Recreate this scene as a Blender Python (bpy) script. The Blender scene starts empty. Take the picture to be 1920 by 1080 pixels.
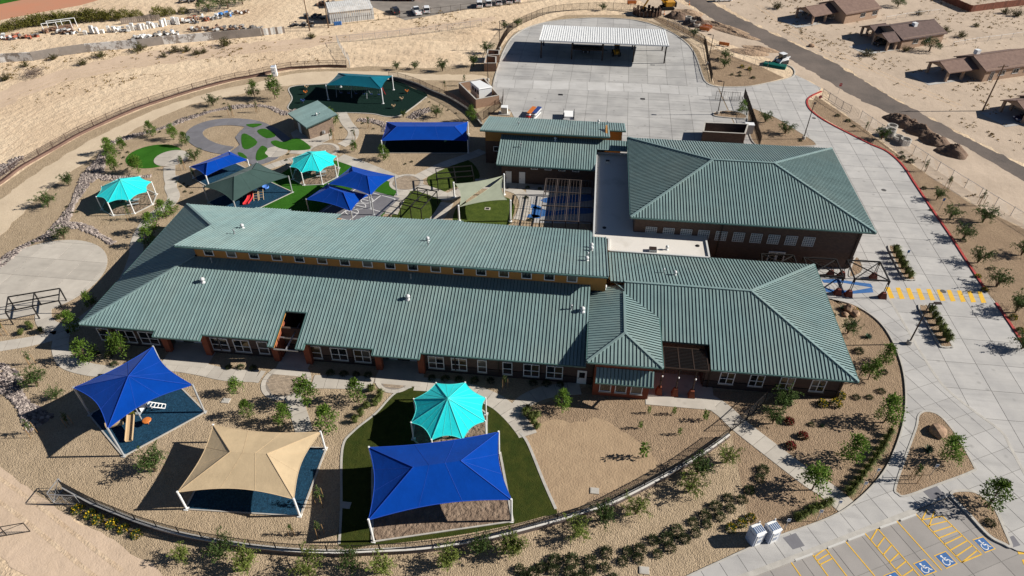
import bpy, bmesh, math, random
from mathutils import Vector, Matrix, noise as mnoise
R = math.radians
SC = bpy.context.scene
COL = SC.collection
rnd = random.Random(7)

# ------------------------------------------------------------------ camera
FPX = 1262.083                    # focal length in photo pixels (1920 wide)
CR = Vector((0.993617, 0.112799, 0.001024))
CU = Vector((-0.073186, 0.636946, 0.767436))
CF = Vector((0.086, -0.7626, 0.6411))   # replaced below
CAMZ = 62.0
def _cam():
    pitch, roll, yaw = R(39.64005491), R(0.0919842), R(-6.47621632)
    cy, sy = math.cos(yaw), math.sin(yaw)
    fw = Vector((sy * math.cos(pitch), cy * math.cos(pitch), -math.sin(pitch)))
    rt = Vector((cy, -sy, 0)); up = rt.cross(fw)
    c, s = math.cos(roll), math.sin(roll)
    return c * rt + s * up, -s * rt + c * up, fw
CR, CU, CF = _cam()
cd = bpy.data.cameras.new('camera'); cam = bpy.data.objects.new('camera', cd); COL.objects.link(cam)
cam.matrix_world = Matrix(((CR.x, CU.x, -CF.x, 0), (CR.y, CU.y, -CF.y, 0), (CR.z, CU.z, -CF.z, CAMZ), (0, 0, 0, 1)))
cd.sensor_fit = 'HORIZONTAL'; cd.sensor_width = 36.0; cd.lens = 36.0 * FPX / 1920.0
cd.clip_start = 0.5; cd.clip_end = 3000
SC.camera = cam

# ------------------------------------------------------------------ world, sun, exposure
SUN_EL, SUN_AZ = R(30.0), math.atan2(0.9908, 0.1354)
w = bpy.data.worlds.new('World'); SC.world = w; w.use_nodes = True
nt = w.node_tree
sky = nt.nodes.new('ShaderNodeTexSky'); sky.sky_type = 'NISHITA'; sky.sun_disc = False
sky.altitude = 1500; sky.air_density = 0.55; sky.dust_density = 0.2; sky.ozone_density = 1.0
sky.sun_elevation = SUN_EL; sky.sun_rotation = SUN_AZ
bg = nt.nodes['Background']; bg.inputs[1].default_value = 0.05
nt.links.new(sky.outputs[0], bg.inputs[0])
sl = bpy.data.lights.new('sun', 'SUN'); sl.energy = 5.0; sl.angle = R(0.5); sl.color = (1.0, 0.96, 0.90)
so = bpy.data.objects.new('sun', sl); COL.objects.link(so)
sd = Vector((math.cos(SUN_EL) * 0.9908, math.cos(SUN_EL) * 0.1354, math.sin(SUN_EL)))
so.rotation_euler = sd.to_track_quat('Z', 'Y').to_euler(); so.location = (150, 60, 120)
vs = SC.view_settings; vs.view_transform = 'Standard'; vs.look = 'None'; vs.exposure = 0.68; vs.gamma = 1.0
vs.use_curve_mapping = False

# ------------------------------------------------------------------ helpers
def g(px, py, z=0.0):
    """place on the level plane at height z that the surveyed photo point lies on"""
    d = CR * ((px - 960) / FPX) - CU * ((py - 540) / FPX) + CF
    t = (z - CAMZ) / d.z
    return Vector((d.x * t, d.y * t, z))
def gs(pts, z=0.0): return [g(a, b, z) for a, b in pts]
def lerp(a, b, t): return a + (b - a) * t
def catmull(P, n=6, closed=False):
    out = []; N = len(P)
    rng = range(N) if closed else range(N - 1)
    for i in rng:
        if closed: p0, p1, p2, p3 = P[i - 1], P[i], P[(i + 1) % N], P[(i + 2) % N]
        else: p0, p1, p2, p3 = P[max(i - 1, 0)], P[i], P[i + 1], P[min(i + 2, N - 1)]
        for k in range(n):
            t = k / n
            out.append(0.5 * ((2 * p1) + (p2 - p0) * t + (2 * p0 - 5 * p1 + 4 * p2 - p3) * t * t + (3 * p1 - p0 - 3 * p2 + p3) * t ** 3))
    if not closed: out.append(P[-1].copy())
    return out
def resample(P, step):
    out = [P[0].copy()]; acc = 0.0
    for a, b in zip(P, P[1:]):
        L = (b - a).length
        if L < 1e-6: continue
        d = step - acc
        while d <= L:
            out.append(a.lerp(b, d / L)); d += step
        acc = L - (d - step)
    return out
def offset_line(P, d):
    out = []
    for i, p in enumerate(P):
        t = (P[min(i + 1, len(P) - 1)] - P[max(i - 1, 0)]); t.z = 0
        t.normalize() if t.length > 1e-6 else None
        out.append(p + Vector((-t.y, t.x, 0)) * d)
    return out

OFF = {}
class MB:
    def __init__(s): s.v = []; s.f = []
    def add(s, vs, fs):
        o = len(s.v); s.v += [tuple(v) for v in vs]; s.f += [tuple(i + o for i in f) for f in fs]; return s
    def box(s, c, d, rz=0.0, tilt=None):
        x, y, z = d[0] / 2, d[1] / 2, d[2] / 2
        m = Matrix.Rotation(rz, 3, 'Z')
        if tilt is not None: m = m @ tilt
        vs = [Vector(c) + m @ Vector((a * x, b * y, e * z)) for e in (-1, 1) for a, b in ((-1, -1), (1, -1), (1, 1), (-1, 1))]
        return s.add(vs, [(3, 2, 1, 0), (4, 5, 6, 7), (0, 1, 5, 4), (1, 2, 6, 5), (2, 3, 7, 6), (3, 0, 4, 7)])
    def bar(s, a, b, w, h=None, up=None):
        """box of section w x h from a to b"""
        a = Vector(a); b = Vector(b); h = h or w
        d = (b - a); L = d.length
        if L < 1e-6: return s
        d /= L; u = Vector(up) if up else (Vector((0, 0, 1)) if abs(d.z) < .95 else Vector((0, 1, 0)))
        x = d.cross(u).normalized(); y = x.cross(d)
        vs = [p + x * (i * w / 2) + y * (j * h / 2) for p in (a, b) for i, j in ((-1, -1), (1, -1), (1, 1), (-1, 1))]
        return s.add(vs, [(0, 1, 2, 3), (7, 6, 5, 4), (0, 4, 5, 1), (1, 5, 6, 2), (2, 6, 7, 3), (3, 7, 4, 0)])
    def tube(s, a, b, r0, r1=None, n=8, caps=True):
        a = Vector(a); b = Vector(b); r1 = r0 if r1 is None else r1
        d = (b - a).normalized(); u = Vector((0, 0, 1)) if abs(d.z) < .95 else Vector((0, 1, 0))
        x = d.cross(u).normalized(); y = x.cross(d)
        vs = [p + (x * math.cos(k * 2 * math.pi / n) + y * math.sin(k * 2 * math.pi / n)) * r for p, r in ((a, r0), (b, r1)) for k in range(n)]
        fs = [(k, k + n, (k + 1) % n + n, (k + 1) % n) for k in range(n)]
        if caps: fs += [tuple(range(n)), tuple(range(2 * n - 1, n - 1, -1))]
        return s.add(vs, fs)
    def prism(s, poly, z0, z1):
        n = len(poly)
        vs = [(p[0], p[1], z0) for p in poly] + [(p[0], p[1], z1) for p in poly]
        fs = [tuple(range(n - 1, -1, -1)), tuple(range(n, 2 * n))] + [(k, (k + 1) % n, (k + 1) % n + n, k + n) for k in range(n)]
        return s.add(vs, fs)
    def strip(s, A, B):
        n = len(A); return s.add(list(A) + list(B), [(i, i + 1, i + 1 + n, i + n) for i in range(n - 1)])
    def lathe(s, c, prof, n=12):
        vs = []; c = Vector(c)
        for r, z in prof:
            vs += [c + Vector((r * math.cos(k * 2 * math.pi / n), r * math.sin(k * 2 * math.pi / n), z)) for k in range(n)]
        m = len(prof)
        fs = [(i * n + k, i * n + (k + 1) % n, (i + 1) * n + (k + 1) % n, (i + 1) * n + k) for i in range(m - 1) for k in range(n)]
        fs += [tuple(range(n - 1, -1, -1)), tuple(range((m - 1) * n, m * n))]
        return s.add(vs, fs)
def mesh_of(mb, mat, off=None, name='m', smooth=False):
    me = bpy.data.meshes.new(name)
    v = mb.v if off is None else [(a - off[0], b - off[1], c - off[2]) for a, b, c in mb.v]
    me.from_pydata(v, [], mb.f)
    for m_ in (mat if isinstance(mat, (list, tuple)) else [mat]): me.materials.append(m_)
    if smooth: me.polygons.foreach_set('use_smooth', [True] * len(me.polygons))
    me.validate(); me.update()
    return me
def obj(name, me, parent=None):
    o = bpy.data.objects.new(name, me); COL.objects.link(o)
    if parent is not None: o.parent = parent
    return o
def part(name, mb, mat, parent=None, smooth=False, label=None, kind=None):
    """mesh given in world space, stored relative to its parent"""
    off = OFF.get(parent.name, Vector((0, 0, 0))) if parent is not None else Vector((0, 0, 0))
    o = obj(name, mesh_of(mb, mat, off, name, smooth), parent)
    OFF[o.name] = off
    if label: o['label'] = label
    if kind: o['kind'] = kind
    return o
def top(name, mb, mat, label=None, cat=None, group=None, kind=None, base=None, smooth=False):
    """a one-mesh thing or a piece of the setting"""
    base = Vector(base) if base is not None else Vector((0, 0, 0))
    o = obj(name, mesh_of(mb, mat, base, name, smooth)); o.location = base; OFF[o.name] = base
    tag(o, label, cat, group, kind); return o
def tag(o, label=None, cat=None, group=None, kind=None):
    if label: o['label'] = label
    if cat: o['category'] = cat
    if group: o['group'] = group
    if kind: o['kind'] = kind
    return o
def thing(name, base, label, cat, group=None):
    o = bpy.data.objects.new(name, None); COL.objects.link(o); o.empty_display_size = 0.5
    o.location = base; OFF[o.name] = Vector(base)
    return tag(o, label, cat, group)
def local_thing(name, label=None, cat=None, group=None):
    return thing(name, (0, 0, 0), label, cat, group)
def copy_tree(root, loc, rz=0.0, sc=1.0, label=None, group=None):
    def cp(o, par):
        c = o.copy(); COL.objects.link(c); c.parent = par
        for ch in o.children: cp(ch, c)
        return c
    r = cp(root, None); place(r, loc, rz, sc)
    if label: r['label'] = label
    if group: r['group'] = group
    return r
def place(o, loc, rz=0.0, sc=1.0):
    o.location = loc; o.rotation_euler = (0, 0, rz); o.scale = (sc, sc, sc) if not isinstance(sc, tuple) else sc
    return o
def clip_half(poly, n, d):
    """keep n.p <= d"""
    out = []; m = len(poly)
    for i in range(m):
        a, b = poly[i], poly[(i + 1) % m]
        da, db = n[0] * a[0] + n[1] * a[1] - d, n[0] * b[0] + n[1] * b[1] - d
        if da <= 0: out.append(a)
        if (da < 0 < db) or (db < 0 < da):
            t = da / (da - db); out.append((a[0] + (b[0] - a[0]) * t, a[1] + (b[1] - a[1]) * t))
    return out
def area(p): return sum(p[i][0] * p[(i + 1) % len(p)][1] - p[(i + 1) % len(p)][0] * p[i][1] for i in range(len(p))) / 2
def clean(p):
    out = []
    for q in p:
        if not out or abs(q[0] - out[-1][0]) + abs(q[1] - out[-1][1]) > 1e-4: out.append(q)
    if len(out) > 1 and abs(out[0][0] - out[-1][0]) + abs(out[0][1] - out[-1][1]) < 1e-4: out.pop()
    return out

# ------------------------------------------------------------------ materials
MATS = {}
def material(name, col, rough=0.8, var=0.0, scale=1.0, bump=0.0, bscale=20.0, col2=None, spec=0.3, metal=0.0, obj_var=0.0, detail=6.0, contrast=(0.35, 0.65), speck=None, bdist=0.05, extra=None):
    """noise mixed between col and col2, optional per-object value jitter, fine relief and specks"""
    if name in MATS: return MATS[name]
    m = bpy.data.materials.new(name); m.use_nodes = True; t = m.node_tree; N = t.nodes; L = t.links
    b = N['Principled BSDF']; b.inputs['Roughness'].default_value = rough; b.inputs['Metallic'].default_value = metal
    b.inputs['Specular IOR Level'].default_value = spec
    c1 = tuple(col) + (1,)
    geo = N.new('ShaderNodeNewGeometry')
    cur = None
    if var > 0 or col2:
        no = N.new('ShaderNodeTexNoise'); no.inputs['Scale'].default_value = scale; no.inputs['Detail'].default_value = detail; no.inputs['Roughness'].default_value = 0.6
        L.new(geo.outputs['Position'], no.inputs['Vector'])
        mr = N.new('ShaderNodeMapRange'); mr.inputs[1].default_value, mr.inputs[2].default_value = contrast
        L.new(no.outputs[0], mr.inputs[0])
        mx = N.new('ShaderNodeMix'); mx.data_type = 'RGBA'
        c2 = tuple(col2) + (1,) if col2 else tuple(x * (1 - var) for x in col) + (1,)
        mx.inputs[6].default_value = c1; mx.inputs[7].default_value = c2
        L.new(mr.outputs[0], mx.inputs[0]); cur = mx.outputs[2]
    if speck:
        sc_, amt, scol = speck
        vo = N.new('ShaderNodeTexVoronoi'); vo.inputs['Scale'].default_value = sc_
        L.new(geo.outputs['Position'], vo.inputs['Vector'])
        se = N.new('ShaderNodeSeparateColor'); L.new(vo.outputs['Color'], se.inputs[0])
        mr2 = N.new('ShaderNodeMapRange'); mr2.inputs[1].default_value = 0.0; mr2.inputs[2].default_value = 1.0; mr2.inputs[4].default_value = amt
        L.new(se.outputs[0], mr2.inputs[0])
        mx2 = N.new('ShaderNodeMix'); mx2.data_type = 'RGBA'
        if cur is None: mx2.inputs[6].default_value = c1
        else: L.new(cur, mx2.inputs[6])
        mx2.inputs[7].default_value = tuple(scol) + (1,); L.new(mr2.outputs[0], mx2.inputs[0]); cur = mx2.outputs[2]
    if obj_var > 0:
        oi = N.new('ShaderNodeObjectInfo'); mr3 = N.new('ShaderNodeMapRange')
        mr3.inputs[3].default_value = 1 - obj_var; mr3.inputs[4].default_value = 1 + obj_var
        L.new(oi.outputs['Random'], mr3.inputs[0])
        hs = N.new('ShaderNodeHueSaturation'); L.new(mr3.outputs[0], hs.inputs['Value'])
        if cur is None: hs.inputs['Color'].default_value = c1
        else: L.new(cur, hs.inputs['Color'])
        cur = hs.outputs[0]
    if cur is None: b.inputs['Base Color'].default_value = c1
    else: L.new(cur, b.inputs['Base Color'])
    if bump > 0:
        nb = N.new('ShaderNodeTexNoise'); nb.inputs['Scale'].default_value = bscale; nb.inputs['Detail'].default_value = 3.0
        L.new(geo.outputs['Position'], nb.inputs['Vector'])
        bp = N.new('ShaderNodeBump'); bp.inputs['Strength'].default_value = bump; bp.inputs['Distance'].default_value = bdist
        L.new(nb.outputs[0], bp.inputs['Height']); L.new(bp.outputs[0], b.inputs['Normal'])
    MATS[name] = m
    if extra: extra(m, t, N, L, b, geo, cur)
    return m
def leafmat(name, col, col2):
    if name in MATS: return MATS[name]
    m = bpy.data.materials.new(name); m.use_nodes = True; t = m.node_tree; N = t.nodes; L = t.links
    b = N['Principled BSDF']; b.inputs['Roughness'].default_value = 0.6; b.inputs['Specular IOR Level'].default_value = 0.1
    ge = N.new('ShaderNodeNewGeometry'); mx = N.new('ShaderNodeMix'); mx.data_type = 'RGBA'
    mx.inputs[6].default_value = tuple(col) + (1,); mx.inputs[7].default_value = tuple(col2) + (1,)
    L.new(ge.outputs['Random Per Island'], mx.inputs[0])
    oi = N.new('ShaderNodeObjectInfo'); mr = N.new('ShaderNodeMapRange'); mr.inputs[3].default_value = .75; mr.inputs[4].default_value = 1.25
    L.new(oi.outputs['Random'], mr.inputs[0]); hs = N.new('ShaderNodeHueSaturation'); L.new(mr.outputs[0], hs.inputs['Value']); L.new(mx.outputs[2], hs.inputs['Color'])
    L.new(hs.outputs[0], b.inputs['Base Color'])
    tr = N.new('ShaderNodeBsdfTranslucent'); L.new(hs.outputs[0], tr.inputs[0])
    ms = N.new('ShaderNodeMixShader'); ms.inputs[0].default_value = 0.25
    L.new(b.outputs[0], ms.inputs[1]); L.new(tr.outputs[0], ms.inputs[2]); L.new(ms.outputs[0], N['Material Output'].inputs[0])
    MATS[name] = m; return m
def ground_relief(sc1, h1, sc2, h2, vor=None):
    """coarse and fine relief for loose ground"""
    def f(m, t, N, L, b, geo, cur):
        n1 = N.new('ShaderNodeTexNoise'); n1.inputs['Scale'].default_value = sc1; n1.inputs['Detail'].default_value = 4
        n2 = N.new('ShaderNodeTexNoise'); n2.inputs['Scale'].default_value = sc2; n2.inputs['Detail'].default_value = 2
        for n in (n1, n2): L.new(geo.outputs['Position'], n.inputs['Vector'])
        b1 = N.new('ShaderNodeBump'); b1.inputs['Strength'].default_value = 1; b1.inputs['Distance'].default_value = h1; L.new(n1.outputs[0], b1.inputs['Height'])
        b2 = N.new('ShaderNodeBump'); b2.inputs['Strength'].default_value = 1; b2.inputs['Distance'].default_value = h2; L.new(n2.outputs[0], b2.inputs['Height'])
        L.new(b1.outputs[0], b2.inputs['Normal']); L.new(b2.outputs[0], b.inputs['Normal'])
    return f
def stained(amount, relief=.02):
    """tyre scuffs, drips and wash-out patches on cast concrete"""
    def f(m, t, N, L, b, geo, cur):
        mp = N.new('ShaderNodeMapping'); mp.inputs['Rotation'].default_value = (0, 0, R(58)); mp.inputs['Scale'].default_value = (.12, 1.1, 1); L.new(geo.outputs['Position'], mp.inputs[0])
        n1 = N.new('ShaderNodeTexNoise'); n1.inputs['Scale'].default_value = .9; n1.inputs['Detail'].default_value = 7; n1.inputs['Roughness'].default_value = .65; L.new(mp.outputs[0], n1.inputs['Vector'])
        r1 = N.new('ShaderNodeMapRange'); r1.inputs[1].default_value = .5; r1.inputs[2].default_value = .72; r1.inputs[4].default_value = amount; L.new(n1.outputs[0], r1.inputs[0])
        n2 = N.new('ShaderNodeTexVoronoi'); n2.inputs['Scale'].default_value = .45; n2.inputs['Randomness'].default_value = 1; L.new(geo.outputs['Position'], n2.inputs['Vector'])
        r2 = N.new('ShaderNodeMapRange'); r2.inputs[1].default_value = .16; r2.inputs[2].default_value = .05; r2.inputs[4].default_value = amount * 1.5; L.new(n2.outputs['Distance'], r2.inputs[0])
        ad = N.new('ShaderNodeMath'); ad.operation = 'MAXIMUM'; L.new(r1.outputs[0], ad.inputs[0]); L.new(r2.outputs[0], ad.inputs[1])
        mx = N.new('ShaderNodeMix'); mx.data_type = 'RGBA'; L.new(cur, mx.inputs[6]); mx.inputs[7].default_value = (.10, .095, .09, 1); L.new(ad.outputs[0], mx.inputs[0]); L.new(mx.outputs[2], b.inputs['Base Color'])
        n3 = N.new('ShaderNodeTexNoise'); n3.inputs['Scale'].default_value = 8; L.new(geo.outputs['Position'], n3.inputs['Vector'])
        bp = N.new('ShaderNodeBump'); bp.inputs['Strength'].default_value = .15; bp.inputs['Distance'].default_value = relief; L.new(n3.outputs[0], bp.inputs['Height']); L.new(bp.outputs[0], b.inputs['Normal'])
    return f
M_SAND = material('desert_sand', (.64, .50, .345), .95, spec=.04, col2=(.55, .415, .28), scale=.055, contrast=(.38, .62), speck=(1.4, .16, (.46, .34, .22)), extra=ground_relief(.6, .35, 3.0, .12))
M_TRACK = material('packed_dirt', (.56, .425, .31), .95, spec=.04, col2=(.49, .37, .265), scale=.12, speck=(4, .12, (.34, .24, .15)), extra=ground_relief(.5, .12, 6.0, .03))
M_DUST = material('pale_dust', (.50, .40, .305), .95, spec=.04, col2=(.42, .335, .255), scale=.10, speck=(3, .15, (.3, .22, .15)), extra=ground_relief(.4, .15, 4.0, .05))
M_GRAVEL = material('tan_gravel', (.445, .34, .225), .95, spec=.04, col2=(.37, .28, .18), scale=.35, speck=(7.5, .6, (.24, .18, .12)), extra=ground_relief(1.1, .10, 7.0, .15))
M_GRAVELB = material('brown_gravel', (.35, .25, .162), .95, spec=.04, col2=(.285, .20, .13), scale=.3, speck=(7.0, .6, (.20, .145, .095)), extra=ground_relief(1.1, .10, 7.0, .15))
M_LANE = material('pale_fire_lane', (.58, .47, .335), .95, spec=.04, col2=(.50, .40, .285), scale=.2, speck=(5, .2, (.37, .27, .17)), extra=ground_relief(.3, .08, 5.0, .03))
M_RIPRAP = material('rip_rap_stone', (.36, .29, .25), .9, col2=(.20, .16, .15), scale=1.2, obj_var=.3)
M_CONC = material('concrete', (.43, .41, .38), .85, col2=(.36, .345, .325), scale=.35, obj_var=.07, extra=stained(.22))
M_CONCY = material('worn_yard_concrete', (.40, .385, .36), .8, col2=(.30, .29, .275), scale=.16, obj_var=.08, contrast=(.42, .68), extra=stained(.28))
M_WALK = material('sidewalk_concrete', (.47, .425, .36), .85, col2=(.40, .36, .305), scale=.5, obj_var=.09, extra=stained(.12))
M_JOINT = material('joint_filler', (.20, .19, .175), .95)
M_JOINTL = material('sand_joint', (.22, .19, .16), .95)
M_CURB = material('curb_concrete', (.45, .42, .37), .85, var=.2, scale=1.5)
M_RED = material('red_curb_paint', (.42, .055, .045), .6, var=.35, scale=2)
M_ASPH = material('worn_asphalt', (.165, .135, .115), .9, spec=.04, col2=(.105, .09, .08), scale=.12, speck=(4, .2, (.2, .165, .14)), extra=ground_relief(.8, .04, 8, .03))
M_TURF = material('lawn_soil', (.055, .062, .013), .95, spec=.04, col2=(.030, .044, .009), scale=.9, speck=(8, .4, (.03, .035, .01)), extra=ground_relief(2, .05, 14, .08))
M_TURF2 = material('garden_lawn', (.085, .115, .022), .95, spec=.04, col2=(.05, .075, .015), scale=.8, speck=(7, .5, (.04, .05, .012)), extra=ground_relief(2, .05, 12, .08))
M_ATURF = material('artificial_turf', (.036, .125, .014), .95, spec=.04, col2=(.026, .095, .010), scale=.4, extra=ground_relief(2, .02, 18, .04))
M_RUBB = material('blue_rubber', (.022, .075, .13), .9, spec=.04, col2=(.012, .042, .078), scale=6, speck=(7, .6, (.010, .022, .035)), extra=ground_relief(3, .02, 12, .05))
M_RUBG = material('green_rubber', (.010, .026, .020), .9, spec=.04, col2=(.006, .016, .013), scale=5, extra=ground_relief(3, .02, 12, .04))
M_PAVER = material('tan_paver', (.36, .28, .20), .9, col2=(.27, .21, .15), scale=2, obj_var=.16)
M_GREY = material('grey_track_concrete', (.17, .165, .175), .85, col2=(.14, .135, .145), scale=.5, obj_var=.08)
M_SANDBOX = material('play_sand', (.26, .19, .135), .95, spec=.04, col2=(.17, .12, .085), scale=.9, extra=ground_relief(2.2, .35, 8, .05))
def dusty(m, t, N, L, b, geo, cur):
    n1 = N.new('ShaderNodeTexNoise'); n1.inputs['Scale'].default_value = .09; n1.inputs['Detail'].default_value = 6; n1.inputs['Roughness'].default_value = .7; L.new(geo.outputs['Position'], n1.inputs['Vector'])
    r1 = N.new('ShaderNodeMapRange'); r1.inputs[1].default_value = .42; r1.inputs[2].default_value = .68; r1.inputs[4].default_value = .22; L.new(n1.outputs[0], r1.inputs[0])
    mx = N.new('ShaderNodeMix'); mx.data_type = 'RGBA'; L.new(cur, mx.inputs[6]); mx.inputs[7].default_value = (.33, .34, .28, 1); L.new(r1.outputs[0], mx.inputs[0]); L.new(mx.outputs[2], b.inputs['Base Color'])
M_ROOF = material('green_metal_roof', (.192, .278, .270), .42, var=.14, scale=.5, obj_var=.06, spec=.35, extra=dusty)
M_ROOFD = material('green_trim', (.085, .16, .145), .45, spec=.45)
M_DECK = material('roof_deck', (.03, .055, .05), .7)  # deck colour darkened so the gaps beside seams deepen their shadow lines
M_WHITE = material('white_paint', (.78, .77, .74), .5)
M_WMET = material('white_metal', (.72, .72, .70), .4, spec=.5)
M_GALV = material('galvanised_steel', (.45, .46, .47), .4, metal=.6)
M_BROWN = material('dark_bronze_steel', (.035, .022, .016), .5)
M_BLACK = material('black_steel', (.015, .014, .014), .5)
M_GLASS2 = material('glass_with_blind', (.11, .10, .085), .12, spec=.7); M_GLASS3 = material('glass_warm_reflection', (.07, .05, .025), .08, spec=.8)  # warm pane has a yellowish reflection put into its colour
M_GLASS = material('dark_glass', (.012, .014, .016), .06, spec=.8)
M_OCHRE = material('ochre_stucco', (.42, .20, .055), .9, var=.15, scale=.8, bump=.1, bscale=30)
M_TERRA = material('terracotta_block', (.24, .068, .034), .9, var=.2, scale=1.0)
def brickmat(name, c1, c2, mortar, w_, h_):
    def f(m, t, N, L, b, geo, cur):
        se = N.new('ShaderNodeSeparateXYZ'); L.new(geo.outputs['Position'], se.inputs[0])
        ad = N.new('ShaderNodeMath'); L.new(se.outputs[0], ad.inputs[0]); L.new(se.outputs[1], ad.inputs[1])
        cb = N.new('ShaderNodeCombineXYZ'); L.new(ad.outputs[0], cb.inputs[0]); L.new(se.outputs[2], cb.inputs[1])
        br = N.new('ShaderNodeTexBrick'); br.inputs['Color1'].default_value = tuple(c1) + (1,); br.inputs['Color2'].default_value = tuple(c2) + (1,); br.inputs['Mortar'].default_value = tuple(mortar) + (1,)
        br.inputs['Scale'].default_value = 1; br.inputs['Brick Width'].default_value = w_; br.inputs['Row Height'].default_value = h_; br.inputs['Mortar Size'].default_value = .012
        L.new(cb.outputs[0], br.inputs['Vector']); L.new(br.outputs['Color'], b.inputs['Base Color'])
    return material(name, c1, .9, extra=f)
M_BRICK = brickmat('brown_block', (.115, .074, .056), (.09, .058, .045), (.065, .047, .037), .41, .2)
M_BRICKD = brickmat('dark_block_wainscot', (.06, .042, .037), (.046, .033, .03), (.033, .026, .023), .41, .2)
M_STONE = brickmat('tan_stone_block', (.24, .17, .12), (.17, .12, .09), (.10, .075, .055), .5, .2)
M_WALLB = brickmat('retaining_block', (.15, .115, .10), (.11, .085, .075), (.06, .05, .045), .45, .2)
M_ENCL = brickmat('enclosure_block', (.30, .19, .125), (.26, .16, .105), (.2, .13, .09), .41, .2)
M_WOOD = material('weathered_wood', (.16, .095, .055), .9, var=.4, scale=3)
M_YELLOW = material('yellow_paint', (.72, .42, .03), .7, var=.15, scale=3)
M_BLUEP = material('blue_paint', (.035, .13, .34), .7, var=.25, scale=3)
M_WPAINT = material('white_line_paint', (.72, .71, .68), .7, var=.15, scale=3)
M_PLAST = lambda n, c: material(n, c, .45, spec=.4)
def fabric(name, c, tr=.12):
    def f(m, t, N, L, b, geo, cur):
        wv = N.new('ShaderNodeTexNoise'); wv.inputs['Scale'].default_value = 1.6; wv.inputs['Detail'].default_value = 6; wv.inputs['Roughness'].default_value = .7; L.new(geo.outputs['Position'], wv.inputs['Vector'])
        bp = N.new('ShaderNodeBump'); bp.inputs['Strength'].default_value = .5; bp.inputs['Distance'].default_value = .06; L.new(wv.outputs[0], bp.inputs['Height']); L.new(bp.outputs[0], b.inputs['Normal'])
        b.inputs['Sheen Weight'].default_value = .22; b.inputs['Sheen Roughness'].default_value = .4; b.inputs['Sheen Tint'].default_value = tuple(min(1, x * .6 + .3) for x in c) + (1,)
        ts = N.new('ShaderNodeBsdfTranslucent'); ts.inputs[0].default_value = tuple(c) + (1,)
        ms = N.new('ShaderNodeMixShader'); ms.inputs[0].default_value = tr
        L.new(b.outputs[0], ms.inputs[1]); L.new(ts.outputs[0], ms.inputs[2]); L.new(ms.outputs[0], N['Material Output'].inputs[0])
    return material(name, c, .85, var=.16, scale=.45, spec=.06, extra=f)
F_BLUE = fabric('blue_shade_cloth', (.001, .05, .32)); F_TAN = fabric('tan_shade_cloth', (.56, .425, .26))
F_AQUA = fabric('aqua_shade_cloth', (.02, .70, .72)); F_GREEN = fabric('grey_green_shade_cloth', (.055, .095, .085))
F_TEAL = fabric('teal_shade_cloth', (.006, .12, .17)); F_SAGE = fabric('sage_shade_cloth', (.52, .55, .40), .2)
# ================================================================== setting: ground
def xy(pts): return [(p[0], p[1]) for p in pts]
def ragged(P, amp):
    Q = resample(P + [P[0].copy()], .9); out = []
    for i, p in enumerate(Q):
        t = Q[(i + 1) % len(Q)] - Q[i - 1]; n_ = Vector((-t.y, t.x, 0)); n_ = n_.normalized() if n_.length > 1e-6 else n_
        out.append(p + n_ * amp * (mnoise.noise(p * .35) + .6 * mnoise.noise(p * 1.3)))
    return out
def sheet(name, pts, z, mat, smooth=0, kind='structure', thick=None, label=None, cat=None, rough=0.0):
    P = gs(pts)
    if smooth: P = catmull(P, smooth, True)
    if rough: P = ragged(P, rough)
    P = xy(P)
    if area(P) < 0: P = P[::-1]
    P = clean(P)
    mb = MB(); n = len(P); z0 = (z - thick) if thick else 0.0
    mb.add([(p[0], p[1], z) for p in P] + [(p[0], p[1], z0 - .05) for p in P], [tuple(range(n))] + [(k, k + n, (k + 1) % n + n, (k + 1) % n) for k in range(n)])
    return top(name, mb, mat, kind=kind, label=label, cat=cat)
def slab_field(name, pts, z, mat, ang, du, dv, org, gap=.05, smooth=0, jmat=None, piece='slab', lift=.016):
    base = sheet(name, pts, z, jmat or M_JOINT, smooth)
    P = gs(pts)
    if smooth: P = catmull(P, smooth, True)
    ca, sa = math.cos(ang), math.sin(ang)
    Q = [((p.x - org[0]) * ca + (p.y - org[1]) * sa, -(p.x - org[0]) * sa + (p.y - org[1]) * ca) for p in P]
    if area(Q) < 0: Q = Q[::-1]
    u0, u1 = min(q[0] for q in Q), max(q[0] for q in Q); v0, v1 = min(q[1] for q in Q), max(q[1] for q in Q)
    cells = []; h = gap / 2
    for i in range(math.floor(u0 / du), math.ceil(u1 / du)):
        c = clip_half(clip_half(Q, (-1, 0), -(i * du + h)), (1, 0), (i + 1) * du - h)
        if len(c) < 3: continue
        for j in range(math.floor(v0 / dv), math.ceil(v1 / dv)):
            d = clip_half(clip_half(c, (0, -1), -(j * dv + h)), (0, 1), (j + 1) * dv - h)
            d = clean(d)
            if len(d) < 3 or area(d) < .15: continue
            cells.append([(q[0] * ca - q[1] * sa + org[0], q[0] * sa + q[1] * ca + org[1]) for q in d])
    cells.sort(key=lambda c: -abs(area(c)) / (sum(p[1] for p in c) / len(c)) ** 2)
    rest = MB()
    for k, c in enumerate(cells):
        dz = z + lift + ((k * 37) % 7) * .0008
        if k < 300: part(piece, MB().prism(c, z - .02, dz), mat, base)
        else: rest.prism(c, z - .02, dz)
    if rest.v: part(piece + 's_far', rest, mat, base, kind='stuff')
    return base
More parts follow.
